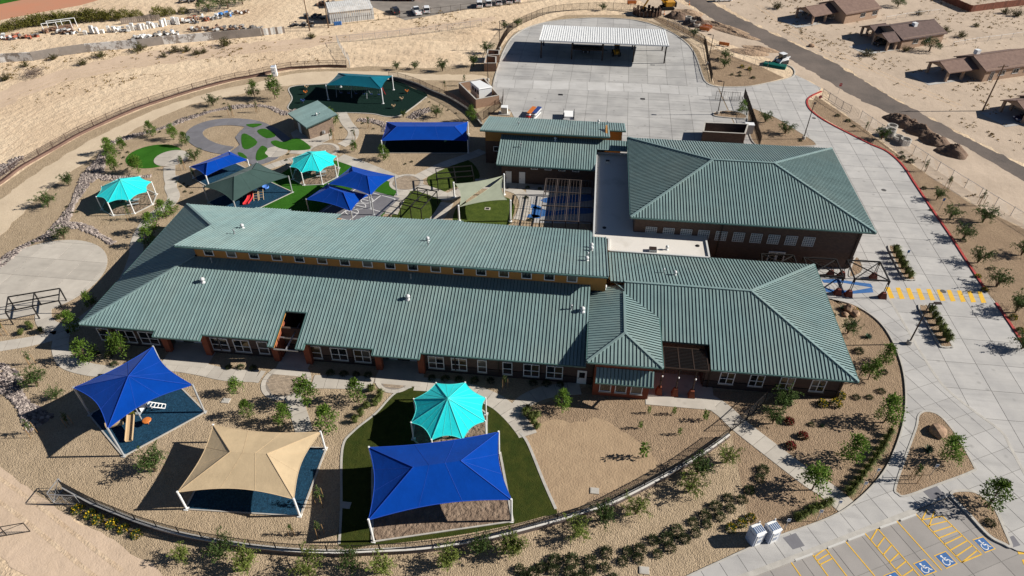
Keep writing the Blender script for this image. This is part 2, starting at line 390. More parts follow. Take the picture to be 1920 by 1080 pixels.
def walk(name, pts, width, z=.05, mat=None, step=1.55, smooth=6, closed=False, jmat=None, gap=.05, edge=False):
    """pavement of cast slabs laid along a line"""
    P = catmull(gs(pts), smooth, closed); n = max(1, round(sum((b - a).length for a, b in zip(P, P[1:])) / step))
    st = sum((b - a).length for a, b in zip(P, P[1:])) / n
    C = resample(P, st / 4)
    A, B = offset_line(C, width / 2), offset_line(C, -width / 2)
    mb = MB()
    for i in range(len(C) - 1):
        q = [A[i], B[i], B[i + 1], A[i + 1]]
        mb.add([(p.x, p.y, z) for p in q], [(0, 1, 2, 3)])
    base = top(name, mb, jmat or M_JOINTL, kind='structure')
    k = 0
    while k < len(C) - 1:
        e = min(k + 4, len(C) - 1)
        a, b = A[k:e + 1], B[k:e + 1]
        if len(a) < 2: break
        f = gap / 2 / max((C[e] - C[k]).length, .1)
        a = a[:]; b = b[:]
        a[0], b[0] = a[0].lerp(a[1], f * 4), b[0].lerp(b[1], f * 4); a[-1], b[-1] = a[-1].lerp(a[-2], f * 4), b[-1].lerp(b[-2], f * 4)
        part('slab', MB().prism([(p.x, p.y) for p in b] + [(p.x, p.y) for p in reversed(a)], z - .04, z + .014 + (k % 3) * .001), mat or M_WALK, base)
        k += 4
    return base
def curb(name, pts, w_, h, mat, z=0.0, smooth=6, closed=False, label=None, cat=None, seg=3.0, parent=None):
    P = catmull(gs(pts), smooth, closed)
    if closed: P.append(P[0].copy())
    P = resample(P, .5) if not closed else P
    A, B = offset_line(P, w_ / 2), offset_line(P, -w_ / 2)
    mb = MB(); n = len(P)
    mb.add([(p.x, p.y, z) for p in A] + [(p.x, p.y, z + h) for p in A] + [(p.x, p.y, z + h) for p in B] + [(p.x, p.y, z) for p in B],
           [(i, i + 1, i + 1 + n, i + n) for i in range(n - 1)] + [(i + n, i + 1 + n, i + 1 + 2 * n, i + 2 * n) for i in range(n - 1)] + [(i + 2 * n, i + 1 + 2 * n, i + 1 + 3 * n, i + 3 * n) for i in range(n - 1)])
    if parent is not None: return part(name, mb, mat, parent)
    return top(name, mb, mat, kind='structure')

mb = MB(); mb.add([(-700, -300, 0), (700, -300, 0), (700, 1100, 0), (-700, 1100, 0)], [(0, 1, 2, 3)])
top('ground', mb, M_SAND, kind='structure')

# dirt tracks and dusty lots beyond the school
sheet('dirt_track', [(-60, 235), (60, 175), (160, 143), (300, 122), (450, 103), (560, 92), (640, 76), (760, 64), (900, 43), (930, 36), (905, 33), (760, 52), (640, 64), (520, 77), (380, 86), (240, 103), (110, 133), (30, 160), (-60, 200)], .006, M_TRACK, 4, rough=1.6)
sheet('dusty_lot', [(1335, 0), (1440, 57), (1560, 113), (1680, 186), (1765, 231), (1930, 315), (2100, 390), (2100, -60), (1300, -60)], .008, M_DUST, rough=1.2)
sheet('road_shoulder', [(1265, 0), (1330, 33), (1435, 81), (1490, 110), (1535, 141), (1615, 187), (1690, 217), (1815, 273), (1925, 338), (2060, 410), (2060, 480), (1920, 428), (1820, 380), (1750, 333), (1680, 285), (1612, 232), (1560, 196), (1545, 165), (1490, 138), (1470, 118), (1400, 95), (1330, 70), (1260, 38), (1225, 20), (1200, 0)], .007, M_DUST, rough=1.0)
sheet('gravel_lot', [(690, 10), (760, 38), (850, 22), (960, 3), (1000, -30), (690, -40)], .008, material('grey_lot_gravel', (.24, .21, .18), .95, var=.3, scale=.3))
sheet('ball_field', [(-80, 10), (0, 38), (60, 26), (150, 10), (185, 0), (230, -60), (-80, -60)], .008, material('red_infield_clay', (.46, .20, .115), .95, col2=(.42, .21, .125), scale=.15))
sheet('outfield_grass', [(-60, 5), (0, 8), (40, 0), (60, -40), (-60, -40)], .012, M_ATURF)
sheet('road', [(1282, 0), (1335, 36), (1435, 84), (1535, 143), (1615, 190), (1690, 221), (1815, 277), (1925, 342), (2060, 412), (2060, 385), (1925, 315), (1765, 233), (1680, 188), (1560, 115), (1440, 59), (1380, 30), (1325, 0), (1275, -30), (1230, -30)], .016, M_ASPH, rough=.75)

M_RUT = material('wheel_rut_sand', (.46, .335, .225), .95, spec=.04, col2=(.56, .43, .30), scale=.8, extra=ground_relief(.8, .15, 4, .08))
RZ = [0]
def rut(pts, gauge=1.7, w_=.32, z=.011):
    RZ[0] += 1; z += (RZ[0] % 6) * .0012
    C = resample(catmull(gs(pts), 8), 1.0); mb = MB()
    for o in (gauge / 2, -gauge / 2):
        A = offset_line(C, o + w_ / 2); B = offset_line(C, o - w_ / 2)
        mb.strip([(p.x, p.y, z) for p in A], [(p.x, p.y, z) for p in B])
    top('wheel_ruts', mb, M_RUT, kind='structure')
for q in ([(-40, 215), (60, 165), (160, 135), (300, 113), (450, 95), (560, 85), (640, 70), (760, 58), (900, 38)], [(-40, 222), (80, 165), (200, 134), (340, 112), (480, 96), (600, 80)], [(0, 260), (40, 225), (90, 195), (150, 170), (230, 150), (330, 135)], [(10, 290), (70, 240), (130, 210), (220, 178), (300, 160)], [(520, 125), (560, 108), (600, 95), (625, 85)], [(1460, 52), (1500, 70), (1530, 92), (1580, 112), (1640, 135)], [(1560, 95), (1620, 122), (1690, 155), (1740, 175), (1800, 200)], [(1420, 10), (1470, 45), (1540, 80)]): rut(q)
rut([(-20, 905), (50, 955), (120, 1010), (215, 1085)], z=.027, w_=.4)

# gravel grounds of the school
CAMPUS = [(-80, 395), (0, 350), (56, 311), (112, 277), (167, 247), (225, 222), (282, 199), (360, 174), (439, 153), (497, 142), (560, 131), (652, 128), (690, 124), (800, 128), (915, 118), (930, 100), (965, 60), (1060, 28), (1180, 28), (1262, 52), (1310, 95), (1340, 160), (1540, 190), (1560, 300), (1590, 520), (1545, 560), (1600, 573), (1640, 598), (1668, 633), (1690, 688), (1697, 745), (1691, 800), (1669, 862), (1641, 905), (1596, 948), (1545, 976), (1440, 1014), (1330, 1063), (1250, 1098), (1150, 1200), (330, 1200), (305, 1082), (200, 1006), (102, 951), (55, 918), (0, 876), (-80, 828)]
sheet('gravel_grounds', CAMPUS, .02, M_GRAVEL)
sheet('gravel_bed', [(985, 770), (978, 812), (1045, 961), (1100, 945), (1142, 932), (1180, 914), (1215, 896), (1282, 860), (1345, 820), (1372, 800), (1438, 745), (1438, 735), (1100, 725)], .025, M_GRAVELB)
sheet('gravel_bed', [(1372, 815), (1400, 795), (1438, 752), (1500, 700), (1600, 600), (1545, 562), (1600, 573), (1640, 598), (1668, 633), (1690, 688), (1697, 745), (1691, 800), (1669, 862), (1641, 905), (1596, 948), (1545, 976), (1440, 1014), (1420, 1020), (1400, 960)], .026, M_GRAVELB)
sheet('gravel_verge', [(1519, 200), (1545, 222), (1590, 247), (1632, 268), (1660, 280), (1682, 297), (1700, 317), (1714, 340), (1732, 367), (1754, 400), (1780, 437), (1812, 487), (1840, 530), (1852, 548), (1870, 570), (1897, 610), (1930, 660), (2060, 830), (2060, 520), (1920, 430), (1820, 382), (1750, 336), (1680, 288), (1612, 235), (1560, 200), (1530, 180)], .03, M_GRAVELB)
sheet('gravel_corner', [(1330, 95), (1346, 92), (1375, 106), (1420, 122), (1470, 146), (1440, 154), (1400, 162), (1365, 163), (1340, 158), (1332, 130)], .03, M_GRAVELB)
sheet('gravel_verge', [(1318, 82), (1345, 90), (1310, 66), (1270, 44), (1240, 34), (1215, 28), (1240, 45), (1290, 66)], .029, M_GRAVELB)
sheet('dirt_road', [(-80, 828), (0, 876), (55, 918), (102, 951), (200, 1006), (305, 1082), (330, 1140), (120, 1140), (60, 1085), (0, 1048), (-80, 990)], .024, M_TRACK, rough=.5)
sheet('fire_lane', [(-70, 480), (0, 442), (42, 400), (82, 363), (140, 318), (200, 277), (262, 238), (350, 199), (420, 183), (480, 171), (545, 160), (600, 158), (735, 149), (800, 150), (902, 151), (904, 141), (800, 139), (730, 135), (612, 134), (540, 140), (480, 155), (400, 172), (300, 203), (225, 236), (160, 269), (100, 305), (40, 345), (0, 375), (-70, 420)], .03, M_LANE, 3, rough=.5)
sheet('bare_soil', [(985, 820), (1045, 961), (1100, 944), (1150, 921), (1200, 895), (1236, 874), (1216, 838), (1160, 800), (1080, 786), (1015, 792)], .03, material('bare_soil', (.375, .27, .17), .95, spec=.04, col2=(.325, .23, .145), scale=.5, speck=(3, .3, (.30, .215, .135)), extra=ground_relief(.8, .08, 5, .06)), 3, rough=.9)

# concrete yard, drive, walks, parking
YARD = [(985, 275), (965, 222), (957, 207), (942, 197), (926, 170), (927, 150), (937, 117), (945, 95), (960, 71), (985, 54), (1020, 43), (1060, 37), (1120, 34), (1180, 37), (1222, 46), (1262, 63), (1292, 86), (1306, 110), (1316, 140), (1324, 155), (1345, 163), (1352, 180), (1395, 275), (1180, 300)]
slab_field('yard_pavement', YARD, .04, M_CONCY, R(-1.5), 4.4, 4.4, (0, 120), gap=.07)
DRIVE = [(1346, 163), (1400, 163), (1440, 156), (1480, 147), (1490, 140), (1515, 152), (1540, 166), (1525, 178), (1513, 190), (1519, 206), (1545, 226), (1590, 250), (1632, 271), (1660, 283), (1680, 298), (1698, 318), (1712, 340), (1730, 367), (1752, 400), (1778, 437), (1810, 487), (1838, 530), (1850, 548), (1868, 570), (1895, 610), (1928, 660), (2050, 830), (2050, 1080), (1990, 1050), (1920, 900), (1880, 815), (1815, 765), (1765, 722), (1727, 665), (1705, 627), (1662, 555), (1650, 520), (1570, 510), (1540, 300), (1400, 280)]
da, db = g(1730, 367), g(1838, 530)
DANG = math.atan2(db.y - da.y, db.x - da.x)
slab_field('driveway', DRIVE, .045, M_CONC, DANG, 4.6, 3.7, (da.x, da.y), gap=.06)
WALK = [(1530, 505), (1600, 490), (1650, 520), (1662, 555), (1705, 627), (1727, 665), (1765, 722), (1815, 765), (1875, 810), (1893, 840), (1920, 890), (1965, 970), (1990, 1050), (1905, 1034), (1885, 1024), (1855, 1008), (1815, 965), (1778, 933), (1722, 955), (1440, 1065), (1280, 1120), (1250, 1100), (1330, 1064), (1440, 1015), (1545, 977), (1596, 949), (1642, 906), (1670, 863), (1692, 800), (1698, 745), (1691, 688), (1669, 632), (1641, 597), (1600, 572), (1560, 562), (1535, 558)]
wa, wb = g(1440, 1065), g(1722, 955)
WANG = math.atan2(wb.y - wa.y, wb.x - wa.x)
slab_field('entry_walk', WALK, .15, M_CONC, WANG, 2.1, 2.6, (wa.x, wa.y), gap=.05)
PARK = [(1240, 1132), (1440, 1066), (1722, 956), (1778, 934), (1815, 966), (1855, 1009), (1885, 1025), (1905, 1035), (2000, 1062), (2060, 1090), (2060, 1300), (1200, 1300)]
lot = slab_field('parking_lot', PARK, .05, material('grey_lot_concrete', (.30, .275, .25), .85, col2=(.255, .235, .215), scale=.3, obj_var=.06), WANG, 3.6, 3.6, (wa.x, wa.y), gap=.05)
walk('valley_gutter', [(932, 157), (1100, 162), (1250, 168), (1343, 174)], 4.6, .062, material('pale_gutter_concrete', (.47, .455, .43), .8, col2=(.41, .395, .37), scale=.3, obj_var=.08, extra=stained(.15)), 4.2, 2, jmat=M_JOINT, gap=.07)
# kerbs
curb('red_kerb', [(1540, 172), (1522, 180), (1513, 190), (1519, 206), (1545, 226), (1590, 250), (1632, 271), (1660, 283), (1680, 298), (1698, 318), (1712, 340), (1730, 367), (1752, 400), (1778, 437), (1810, 487), (1838, 530), (1849, 547)], .35, .18, M_RED)
curb('red_kerb', [(1867, 569), (1895, 610), (1928, 660), (1990, 750)], .35, .18, M_RED)
curb('kerb', [(942, 197), (926, 170), (927, 150), (937, 117), (945, 95), (960, 71), (985, 54), (1020, 43), (1060, 37), (1120, 34), (1180, 37), (1222, 46), (1262, 63), (1292, 86), (1306, 110), (1316, 140), (1324, 155), (1345, 163), (1400, 163), (1440, 156), (1480, 147), (1490, 138), (1486, 128), (1474, 122)], .3, .16, M_CURB)
curb('kerb', [(1662, 555), (1705, 627), (1727, 665), (1765, 722), (1815, 765), (1875, 810), (1893, 840), (1920, 890), (1965, 970)], .32, .175, M_CURB)
curb('kerb', [(1280, 1122), (1440, 1066), (1722, 956)], .55, .178, M_CURB)
curb('kerb', [(1560, 562), (1600, 573), (1641, 598), (1669, 633), (1691, 688), (1698, 745), (1692, 800), (1670, 862), (1642, 905), (1596, 948), (1545, 976), (1440, 1014), (1330, 1063), (1250, 1100)], .18, .185, M_CURB)
def island(pts, mat, h=.22, smooth=5, kerbw=.22):
    s = sheet('planting_bed', pts, h - .03, mat, smooth)
    curb('kerb', pts, kerbw, h, M_CURB, smooth=smooth, closed=True, parent=s)
    return s
island([(1722, 780), (1737, 773), (1762, 782), (1790, 815), (1824, 874), (1820, 886), (1760, 909), (1700, 931), (1683, 928), (1678, 914), (1700, 850), (1717, 803)], M_GRAVELB)
island([(1782, 929), (1803, 922), (1832, 927), (1862, 953), (1884, 1000), (1894, 1026), (1880, 1021), (1852, 1005), (1812, 962)], M_GRAVELB, .24, kerbw=.3)
island([(1666, 467), (1674, 463), (1684, 467), (1713, 520), (1711, 526), (1701, 526), (1692, 520)], M_GRAVELB)
island([(1723, 580), (1731, 574), (1741, 578), (1782, 645), (1780, 652), (1768, 652), (1758, 644)], M_GRAVELB)
island([(1337, 215), (1343, 211), (1370, 209), (1396, 216), (1397, 223), (1370, 222), (1343, 219)], M_GRAVELB)
island([(1405, 205), (1430, 212), (1460, 225), (1500, 250), (1527, 268), (1520, 275), (1440, 275), (1412, 268), (1402, 235)], M_GRAVELB, .2)
# gravel patches beside the gym
island([(1597, 497), (1604, 484), (1612, 490), (1617, 506), (1610, 516), (1592, 520)], M_GRAVELB, .24)

# lawns and play surfaces
lawn = sheet('lawn', [(772, 726), (740, 738), (705, 775), (662, 810), (642, 842), (640, 950), (636, 1024), (700, 1022), (785, 1014), (880, 1000), (960, 984), (1020, 968), (1045, 961), (1020, 905), (987, 828), (975, 812), (945, 770), (930, 750), (905, 737), (850, 730)], .05, M_TURF, 3)
curb('mow_strip', [(772, 726), (740, 738), (705, 775), (662, 810), (642, 842), (640, 950), (636, 1024)], .25, .08, M_CURB)
curb('mow_strip', [(975, 812), (990, 832), (1020, 905), (1045, 961)], .3, .09, M_CURB)
sheet('green_play_surface', [(544, 164), (600, 159), (680, 152), (735, 150), (775, 166), (802, 179), (775, 200), (750, 216), (725, 218), (700, 213), (660, 211), (620, 211), (580, 211), (541, 205), (548, 185)], .06, M_RUBG, 3)
curb('play_surface_kerb', [(735, 150), (680, 152), (600, 158), (544, 164), (548, 185), (541, 205), (580, 212), (620, 212), (660, 212), (700, 214), (725, 219), (750, 217), (775, 201), (802, 180)], .25, .1, M_CURB)
def pad(name, P, z, mat, smooth=0, kw=.22):
    """play pad given by world corners, with its kerb"""
    Q = [Vector((p[0], p[1], 0)) for p in P]
    if smooth: Q = catmull(Q, smooth, True)
    P2 = xy(Q)
    if area(P2) < 0: P2 = P2[::-1]; Q = Q[::-1]
    s = top(name, MB().prism(P2, -.05, z), mat, kind='structure')
    Qc = Q + [Q[0].copy()]; n = len(Qc)
    c = sum(Q, Vector()) / len(Q)
    A = [p + (p - c).normalized() * kw for p in Qc]
    m_ = MB(); m_.add([(p.x, p.y, z + .05) for p in Qc] + [(p.x, p.y, z + .05) for p in A] + [(p.x, p.y, -.05) for p in A], [(i, i + 1, i + 1 + n, i + n) for i in range(n - 1)] + [(i + n, i + 1 + n, i + 1 + 2 * n, i + 2 * n) for i in range(n - 1)])
    part('kerb', m_, M_CURB, s)
    return s
# ================================================================== buildings
PANEL_W = 0.43
class Roof:
    """a standing-seam metal roof: deck, one mesh for each metal pan with its seam, caps and gutters"""
    def __init__(s, building, mat=None):
        s.b = building; s.deck = MB(); s.pans = []; s.caps = []; s.gut = []; s.mat = mat or M_ROOF
    def plane(s, plan, zf, U, thick=.22, shift=0.0):
        P = [Vector((x, y, zf(x, y))) for x, y in plan]
        U = Vector(U).normalized()
        n = None
        for i in range(1, len(P) - 1):
            c = (P[i] - P[0]).cross(P[i + 1] - P[0])
            if c.length > .5: n = c.normalized(); break
        if n.z < 0: n = -n
        V = n.cross(U).normalized(); O = P[0]
        Q = [((p - O).dot(U), (p - O).dot(V)) for p in P]
        if area(Q) < 0: Q = Q[::-1]
        m = len(P)
        if area([(p.x, p.y) for p in P]) < 0: P = P[::-1]
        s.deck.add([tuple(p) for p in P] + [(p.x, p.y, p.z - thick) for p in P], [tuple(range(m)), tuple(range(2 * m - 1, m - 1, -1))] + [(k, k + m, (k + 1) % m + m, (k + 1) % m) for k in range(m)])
        u0, u1 = min(q[0] for q in Q), max(q[0] for q in Q)
        i = math.floor((u0 - shift) / PANEL_W)
        W = lambda q, h: O + U * q[0] + V * q[1] + n * h
        while i * PANEL_W + shift < u1:
            a = i * PANEL_W + shift; i += 1
            c = clean(clip_half(clip_half(Q, (-1, 0), -a), (1, 0), a + PANEL_W))
            if len(c) < 3 or abs(area(c)) < .03: continue
            mb = MB(); k = len(c)
            cp_ = clean(clip_half(c, (1, 0), a + PANEL_W - .075)); kp = len(cp_)  # pan cut short: dark deck strip adds to the seam's shadow
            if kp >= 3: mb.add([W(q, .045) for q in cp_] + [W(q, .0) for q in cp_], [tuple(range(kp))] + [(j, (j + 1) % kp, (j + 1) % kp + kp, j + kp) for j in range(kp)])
            r = clean(clip_half(clip_half(c, (-1, 0), -a), (1, 0), a + .03)); k = len(r)
            if k >= 3 and abs(area(r)) > .004:
                mb.add([W(q, .0) for q in r] + [W(q, .125) for q in r], [tuple(range(k, 2 * k))] + [(j, (j + 1) % k, (j + 1) % k + k, j + k) for j in range(k)])
            ctr = sum((W(q, 0) for q in c), Vector()) / len(c)
            s.pans.append((abs(area(c)) / (ctr.x ** 2 + ctr.y ** 2 + (62 - ctr.z) ** 2), mb))
        return s
    def cap(s, a, b, w_=.3, h=.14): s.caps.append((Vector(a), Vector(b), w_, h))
    def gutter(s, a, b): s.gut.append((Vector(a), Vector(b)))
    def build(s, name='roof', limit=300):
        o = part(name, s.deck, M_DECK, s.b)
        s.pans.sort(key=lambda t: -t[0]); rest = MB()
        for k, (_, mb) in enumerate(s.pans):
            if k < limit: part('roof_panel', mb, s.mat, o)
            else: rest.add(mb.v, mb.f)
        if rest.v: part('roof_panels_small', rest, s.mat, o, kind='stuff')
        for a, b, w_, h in s.caps: part('ridge_cap', MB().bar(a + Vector((0, 0, .1)), b + Vector((0, 0, .1)), w_, h), M_ROOF, o)
        for a, b in s.gut: part('gutter', MB().bar(a, b, .14, .2), M_ROOFD, o)
        return o
def on_y(px, py, Y):
    d = CR * ((px - 960) / FPX) - CU * ((py - 540) / FPX) + CF
    t = Y / d.y; return Vector((d.x * t, Y, CAMZ + d.z * t))
def on_roof(px, py, zf):
    z = 5.0
    for _ in range(25):
        p = g(px, py, z); z = zf(p.x, p.y)
    return g(px, py, z)
def window(b, x0, x1, z0, z1, y, nx=2, nz=2, fm=None, face=-1, sill=True):
    """framed window on a wall whose face is at y; face=-1 looks to -Y"""
    fm = fm or M_WHITE; t = .09
    f = MB(); d = .1
    yy = y + face * .04
    for x in (x0, x1): f.box((x, yy, (z0 + z1) / 2), (t, d, z1 - z0 + t))
    for z in (z0, z1): f.box(((x0 + x1) / 2, yy, z), (x1 - x0 - t, d, t))
    for i in range(1, nx): f.box((x0 + (x1 - x0) * i / nx, yy, (z0 + z1) / 2), (t * .9, d * .9, z1 - z0 - t))
    for i in range(1, nz):
        for j in range(nx):
            a, c = x0 + (x1 - x0) * j / nx, x0 + (x1 - x0) * (j + 1) / nx
            f.box(((a + c) / 2, yy, z0 + (z1 - z0) * i / nz * .9), (c - a - t, d * .8, t * .8))
    w_ = part('window', f, fm, b)
    for i in range(nx):
        a, c = x0 + (x1 - x0) * i / nx, x0 + (x1 - x0) * (i + 1) / nx
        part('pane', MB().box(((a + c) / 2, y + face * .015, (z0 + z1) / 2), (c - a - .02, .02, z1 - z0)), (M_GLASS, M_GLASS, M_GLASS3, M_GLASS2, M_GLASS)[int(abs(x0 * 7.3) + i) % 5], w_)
    if sill: part('sill', MB().box(((x0 + x1) / 2, y + face * .09, z0 - .09), (x1 - x0 + .2, .2, .08)), M_CURB, w_)
    return w_
def door(b, x0, x1, z1, y, mat=None, face=-1, glass=False):
    d = part('door', MB().box(((x0 + x1) / 2, y + face * .03, z1 / 2 + .02), (x1 - x0, .08, z1)), mat or M_WHITE, b)
    part('handle', MB().box((x0 + .15, y + face * .11, 1.05), (.06, .08, .16)), M_BLACK, d)
    if glass: part('pane', MB().box(((x0 + x1) / 2, y + face * .08, z1 * .68), ((x1 - x0) * .6, .03, z1 * .4)), M_GLASS, d)
    return d
def wall_y(b, x0, x1, y, z0, z1, th=.3, mat=None, name='wall', split=True):
    """wall along X; inner faces to +Y"""
    if split and z1 > 2 and z0 < .5:
        part('wainscot', MB().box(((x0 + x1) / 2, y + th / 2 - .03, 1.15 / 2 - .1), (x1 - x0 + .06, th + .06, 1.35)), M_BRICKD, b)
        z0 = 1.25
    part(name, MB().box(((x0 + x1) / 2, y + th / 2, (z0 + z1) / 2), (x1 - x0, th, z1 - z0)), mat or M_BRICK, b)
def wall_x(b, x, y0, y1, z0, z1, th=.3, mat=None, name='wall'):
    part(name, MB().box((x, (y0 + y1) / 2, (z0 + z1) / 2), (th, y1 - y0, z1 - z0)), mat or M_BRICK, b)
def pier(b, x, y, w_=.9, h=3.9, d=.6):
    part('pier', MB().box((x, y, h / 2), (w_, d, h)), M_TERRA, b)
def vent(parent, p, r=.34, kind=0):
    mb = MB(); r *= .62
    if kind == 0: mb.lathe((p.x, p.y, p.z - .1), [(r * 1.5, 0), (r * 1.45, .12), (r * .75, .25), (r * .75, .45), (r * 1.25, .5), (r * 1.2, .68), (r * .55, .85)], 12)
    else: mb.lathe((p.x, p.y, p.z - .1), [(.2, 0), (.09, .15), (.09, .75), (.14, .76), (.12, .85)], 8)
    return part('roof_vent' if kind == 0 else 'vent_pipe', mb, material('vent_metal', (.5, .5, .49), .5) if kind == 0 else M_GALV, parent, smooth=True)

# ---------------- classroom building
cb = thing('classroom_building', (-28, 70, 0), 'long low school building under a green metal roof with an ochre clerestory band', 'school building')
ZE, SL = 4.1, .32
zf_front = lambda x, y: ZE + SL * (y - 56.0)
zf_back = lambda x, y: ZE + SL * (84.2 - y)
zf_left = lambda x, y: ZE + SL * (x + 61.4)
FRONT = [(-61.4, 56), (-51.3, 56), (-51.3, 55.2), (-45.2, 55.2), (-45.2, 56), (-36.4, 56), (-36.4, 55.2), (-35.7, 55.2), (-35.7, 60.1), (-32.85, 60.1), (-32.85, 55.2), (-31.9, 55.2), (-31.9, 56), (-23.3, 56), (-23.3, 55.2), (-17.5, 55.2), (-17.5, 56), (2.45, 56), (2.45, 66.95), (-50.45, 66.95)]
rf = Roof(cb)
rf.plane(FRONT, zf_front, (1, 0, 0))
rf.plane([(-61.4, 56), (-50.5, 66.9), (-50.5, 73.3), (-61.4, 84.2)], zf_left, (0, -1, 0))
BACK = [(-61.4, 84.2), (-50.2, 84.2), (-50.2, 84.8), (-44.6, 84.8), (-44.6, 84.2), (-36.25, 84.2), (-36.25, 81.5), (-33.3, 81.5), (-32.0, 84.2), (-23.1, 84.2), (-23.1, 84.8), (-17.1, 84.8), (-17.1, 84.2), (2.6, 84.2), (2.6, 81.4), (4.5, 81.4), (4.5, 65.95), (-52.0, 65.95), (-52.0, 74.8)]
rf.plane(BACK, zf_back, (1, 0, 0))
c3 = lambda x, y, zf: Vector((x, y, zf(x, y)))
rf.cap(c3(-61.4, 56, zf_front), c3(-50.5, 66.9, zf_front)); rf.cap(c3(-61.4, 84.2, zf_back), c3(-52, 74.8, zf_back))
rf.cap(c3(-52, 74.8, zf_back), c3(-52, 65.95, zf_back), .16, .1); rf.cap(c3(4.5, 81.4, zf_back), c3(4.5, 65.95, zf_back), .16, .1)
for a, b in zip(FRONT[:16], FRONT[1:17]):
    rf.gutter(c3(*a, zf_front) - Vector((0, .06, .06)), c3(*b, zf_front) - Vector((0, .06, .06)))
rf.gutter(c3(-17.5, 56, zf_front) - Vector((0, .06, .06)), c3(2.45, 56, zf_front) - Vector((0, .06, .06)))
rf.gutter(c3(-52, 65.95, zf_back) - Vector((0, .08, .12)), c3(4.5, 65.95, zf_back) - Vector((0, .08, .12)))
rf.gutter(c3(-61.45, 56, zf_left) - Vector((.03, 0, .06)), c3(-61.45, 84.2, zf_left) - Vector((.03, 0, .06)))
cr = rf.build()
# walls
xs = [-60.2, -50.9, -45.6, -36.3, -32.3, -23.0, -17.8, 3.4]
for i, (a, b) in enumerate(zip(xs, xs[1:])):
    rec = i in (1, 3, 5)
    y = 58.4 if rec else 57.0
    wall_y(cb, a, b, y, 0, 4.0)
    if rec:
        for x in (a - .1, b + .1): pier(cb, x, 56.6, .8)
for (a, b) in ((-60.2, -36.0), (-33.6, 3.0)): wall_y(cb, a, b, 83.1, 0, 3.9, mat=M_OCHRE)
wall_x(cb, -60.2, 57.2, 83.1, 0, 3.9)
part('breezeway_wall', MB().box((-36.1, 70, 2.0), (.3, 25.8, 4.0)), M_TERRA, cb); part('breezeway_wall', MB().box((-32.55, 70, 2.0), (.3, 25.8, 4.0)), M_TERRA, cb)
part('rake_trim', MB().bar((-35.66, 55.2, 3.72), (-35.66, 60.1, 5.25), .06, .34), M_OCHRE, cb)
part('clerestory_wall', MB().box((-22.8, 67.1, 8.1), (54.4, .3, 2.6)), M_OCHRE, cb)
def gable(x, y0, y1, zlo, zf):
    q = [(y0, zlo), (y1, zlo), (y1, max(zlo + .05, zf(x, y1) - .3)), (y0, zf(x, y0) - .3)]
    part('clerestory_end_wall', MB().add([(x + d, y, z) for d in (-.15, .15) for y, z in q], [(3, 2, 1, 0), (4, 5, 6, 7), (0, 1, 5, 4), (1, 2, 6, 5), (2, 3, 7, 6), (3, 0, 4, 7)]), M_OCHRE, cb)
gable(-50.3, 67.3, 73.2, 6.9, zf_back); gable(4.15, 67.3, 80.5, 3.5, zf_back)
for k in range(17):
    px = 391 + k * 42.6; q = on_y(px, 468 + (px - 391) * .0765 + 4, 66.95)
    window(cb, q.x - .62, q.x + .62, 8.0, 8.95, 66.95, 1, 1, sill=False)
for a, b, n in ((196, 215, 1), (232, 261, 2), (271, 302, 2), (402, 432, 2), (444, 472, 2), (488, 506, 1), (586, 604, 1), (623, 652, 2), (666, 695, 2), (804, 832, 2), (847, 875, 2), (896, 912, 1), (943, 960, 1), (982, 1011, 2), (1025, 1055, 2)):
    yy = 655 + (a + b - 800) * .03
    A, B = on_y(a, yy, 57.0), on_y(b, yy, 57.0)
    window(cb, A.x, B.x, .65, 2.65, 57.0, n, 2)
for a, b in ((337, 352), (370, 381), (727, 742), (766, 780), (520, 530)):
    A, B = on_y(a, 655, 58.4), on_y(b, 655, 58.4); door(cb, A.x, A.x + 1.1, 2.2, 58.4)
A = on_y(1082, 706, 57.0); door(cb, A.x, A.x + 1.15, 2.3, 57.0, glass=True)
for x in (-58.2, -44.0, -26.5, -13.5, -8.1, -3.0):
    part('downspout', MB().bar((x, 56.9, .1), (x, 56.9, 3.8), .12), M_BROWN, cb)
for px, py, k in ((381, 529, 0), (765, 561, 0), (1092, 584, 0), (398, 492, 1), (771, 522, 1), (1071, 580, 1)): vent(cr, on_roof(px, py, zf_front), .4, k)
for px, py, k in ((455, 428, 0), (440, 439, 1), (802, 452, 0), (803, 462, 1), (1109, 464, 0), (1109, 470, 0), (1100, 489, 0), (1102, 482, 1)): vent(cr, on_roof(px, py, zf_back), .36, k)
# open steel trellis in the breezeway
br = part('breezeway_trellis', MB().bar((-34.25, 55.4, 3.3), (-34.25, 60.2, 3.3), .14, .2).bar((-35.8, 57.4, 3.3), (-32.7, 57.4, 3.3), .1, .18).bar((-35.8, 55.3, 3.3), (-32.7, 55.3, 3.3), .1, .16), M_GALV, cb)

# ---------------- administration wing with the entry hall
aw = thing('administration_wing', (18, 68, 0), 'hip roofed school office wing with terracotta entry hall at its left end', 'school building')
S2 = .30; zr = lambda d: ZE + S2 * d
w_front = lambda x, y: ZE + S2 * (y - 57.2); w_back = lambda x, y: ZE + S2 * (79.4 - y); w_right = lambda x, y: ZE + S2 * (33.8 - x)
e_l = lambda x, y: 6.0 + .22 * (x - 2.5); e_r = lambda x, y: 6.0 + .22 * (11.1 - x); e_f = lambda x, y: 6.0 + .22 * (y - 54.9)
rf = Roof(aw)
rf.plane([(11.45, 60.4), (17.1, 60.4), (17.1, 57.2), (33.8, 57.2), (22.7, 68.3), (6.8, 68.3), (6.8, 66.7), (11.1, 63.55)], w_front, (1, 0, 0))
rf.plane([(5.0, 79.4), (33.8, 79.4), (22.7, 68.3), (5.0, 68.3)], w_back, (1, 0, 0))
rf.plane([(33.8, 57.2), (33.8, 79.4), (22.7, 68.3)], w_right, (0, 1, 0))
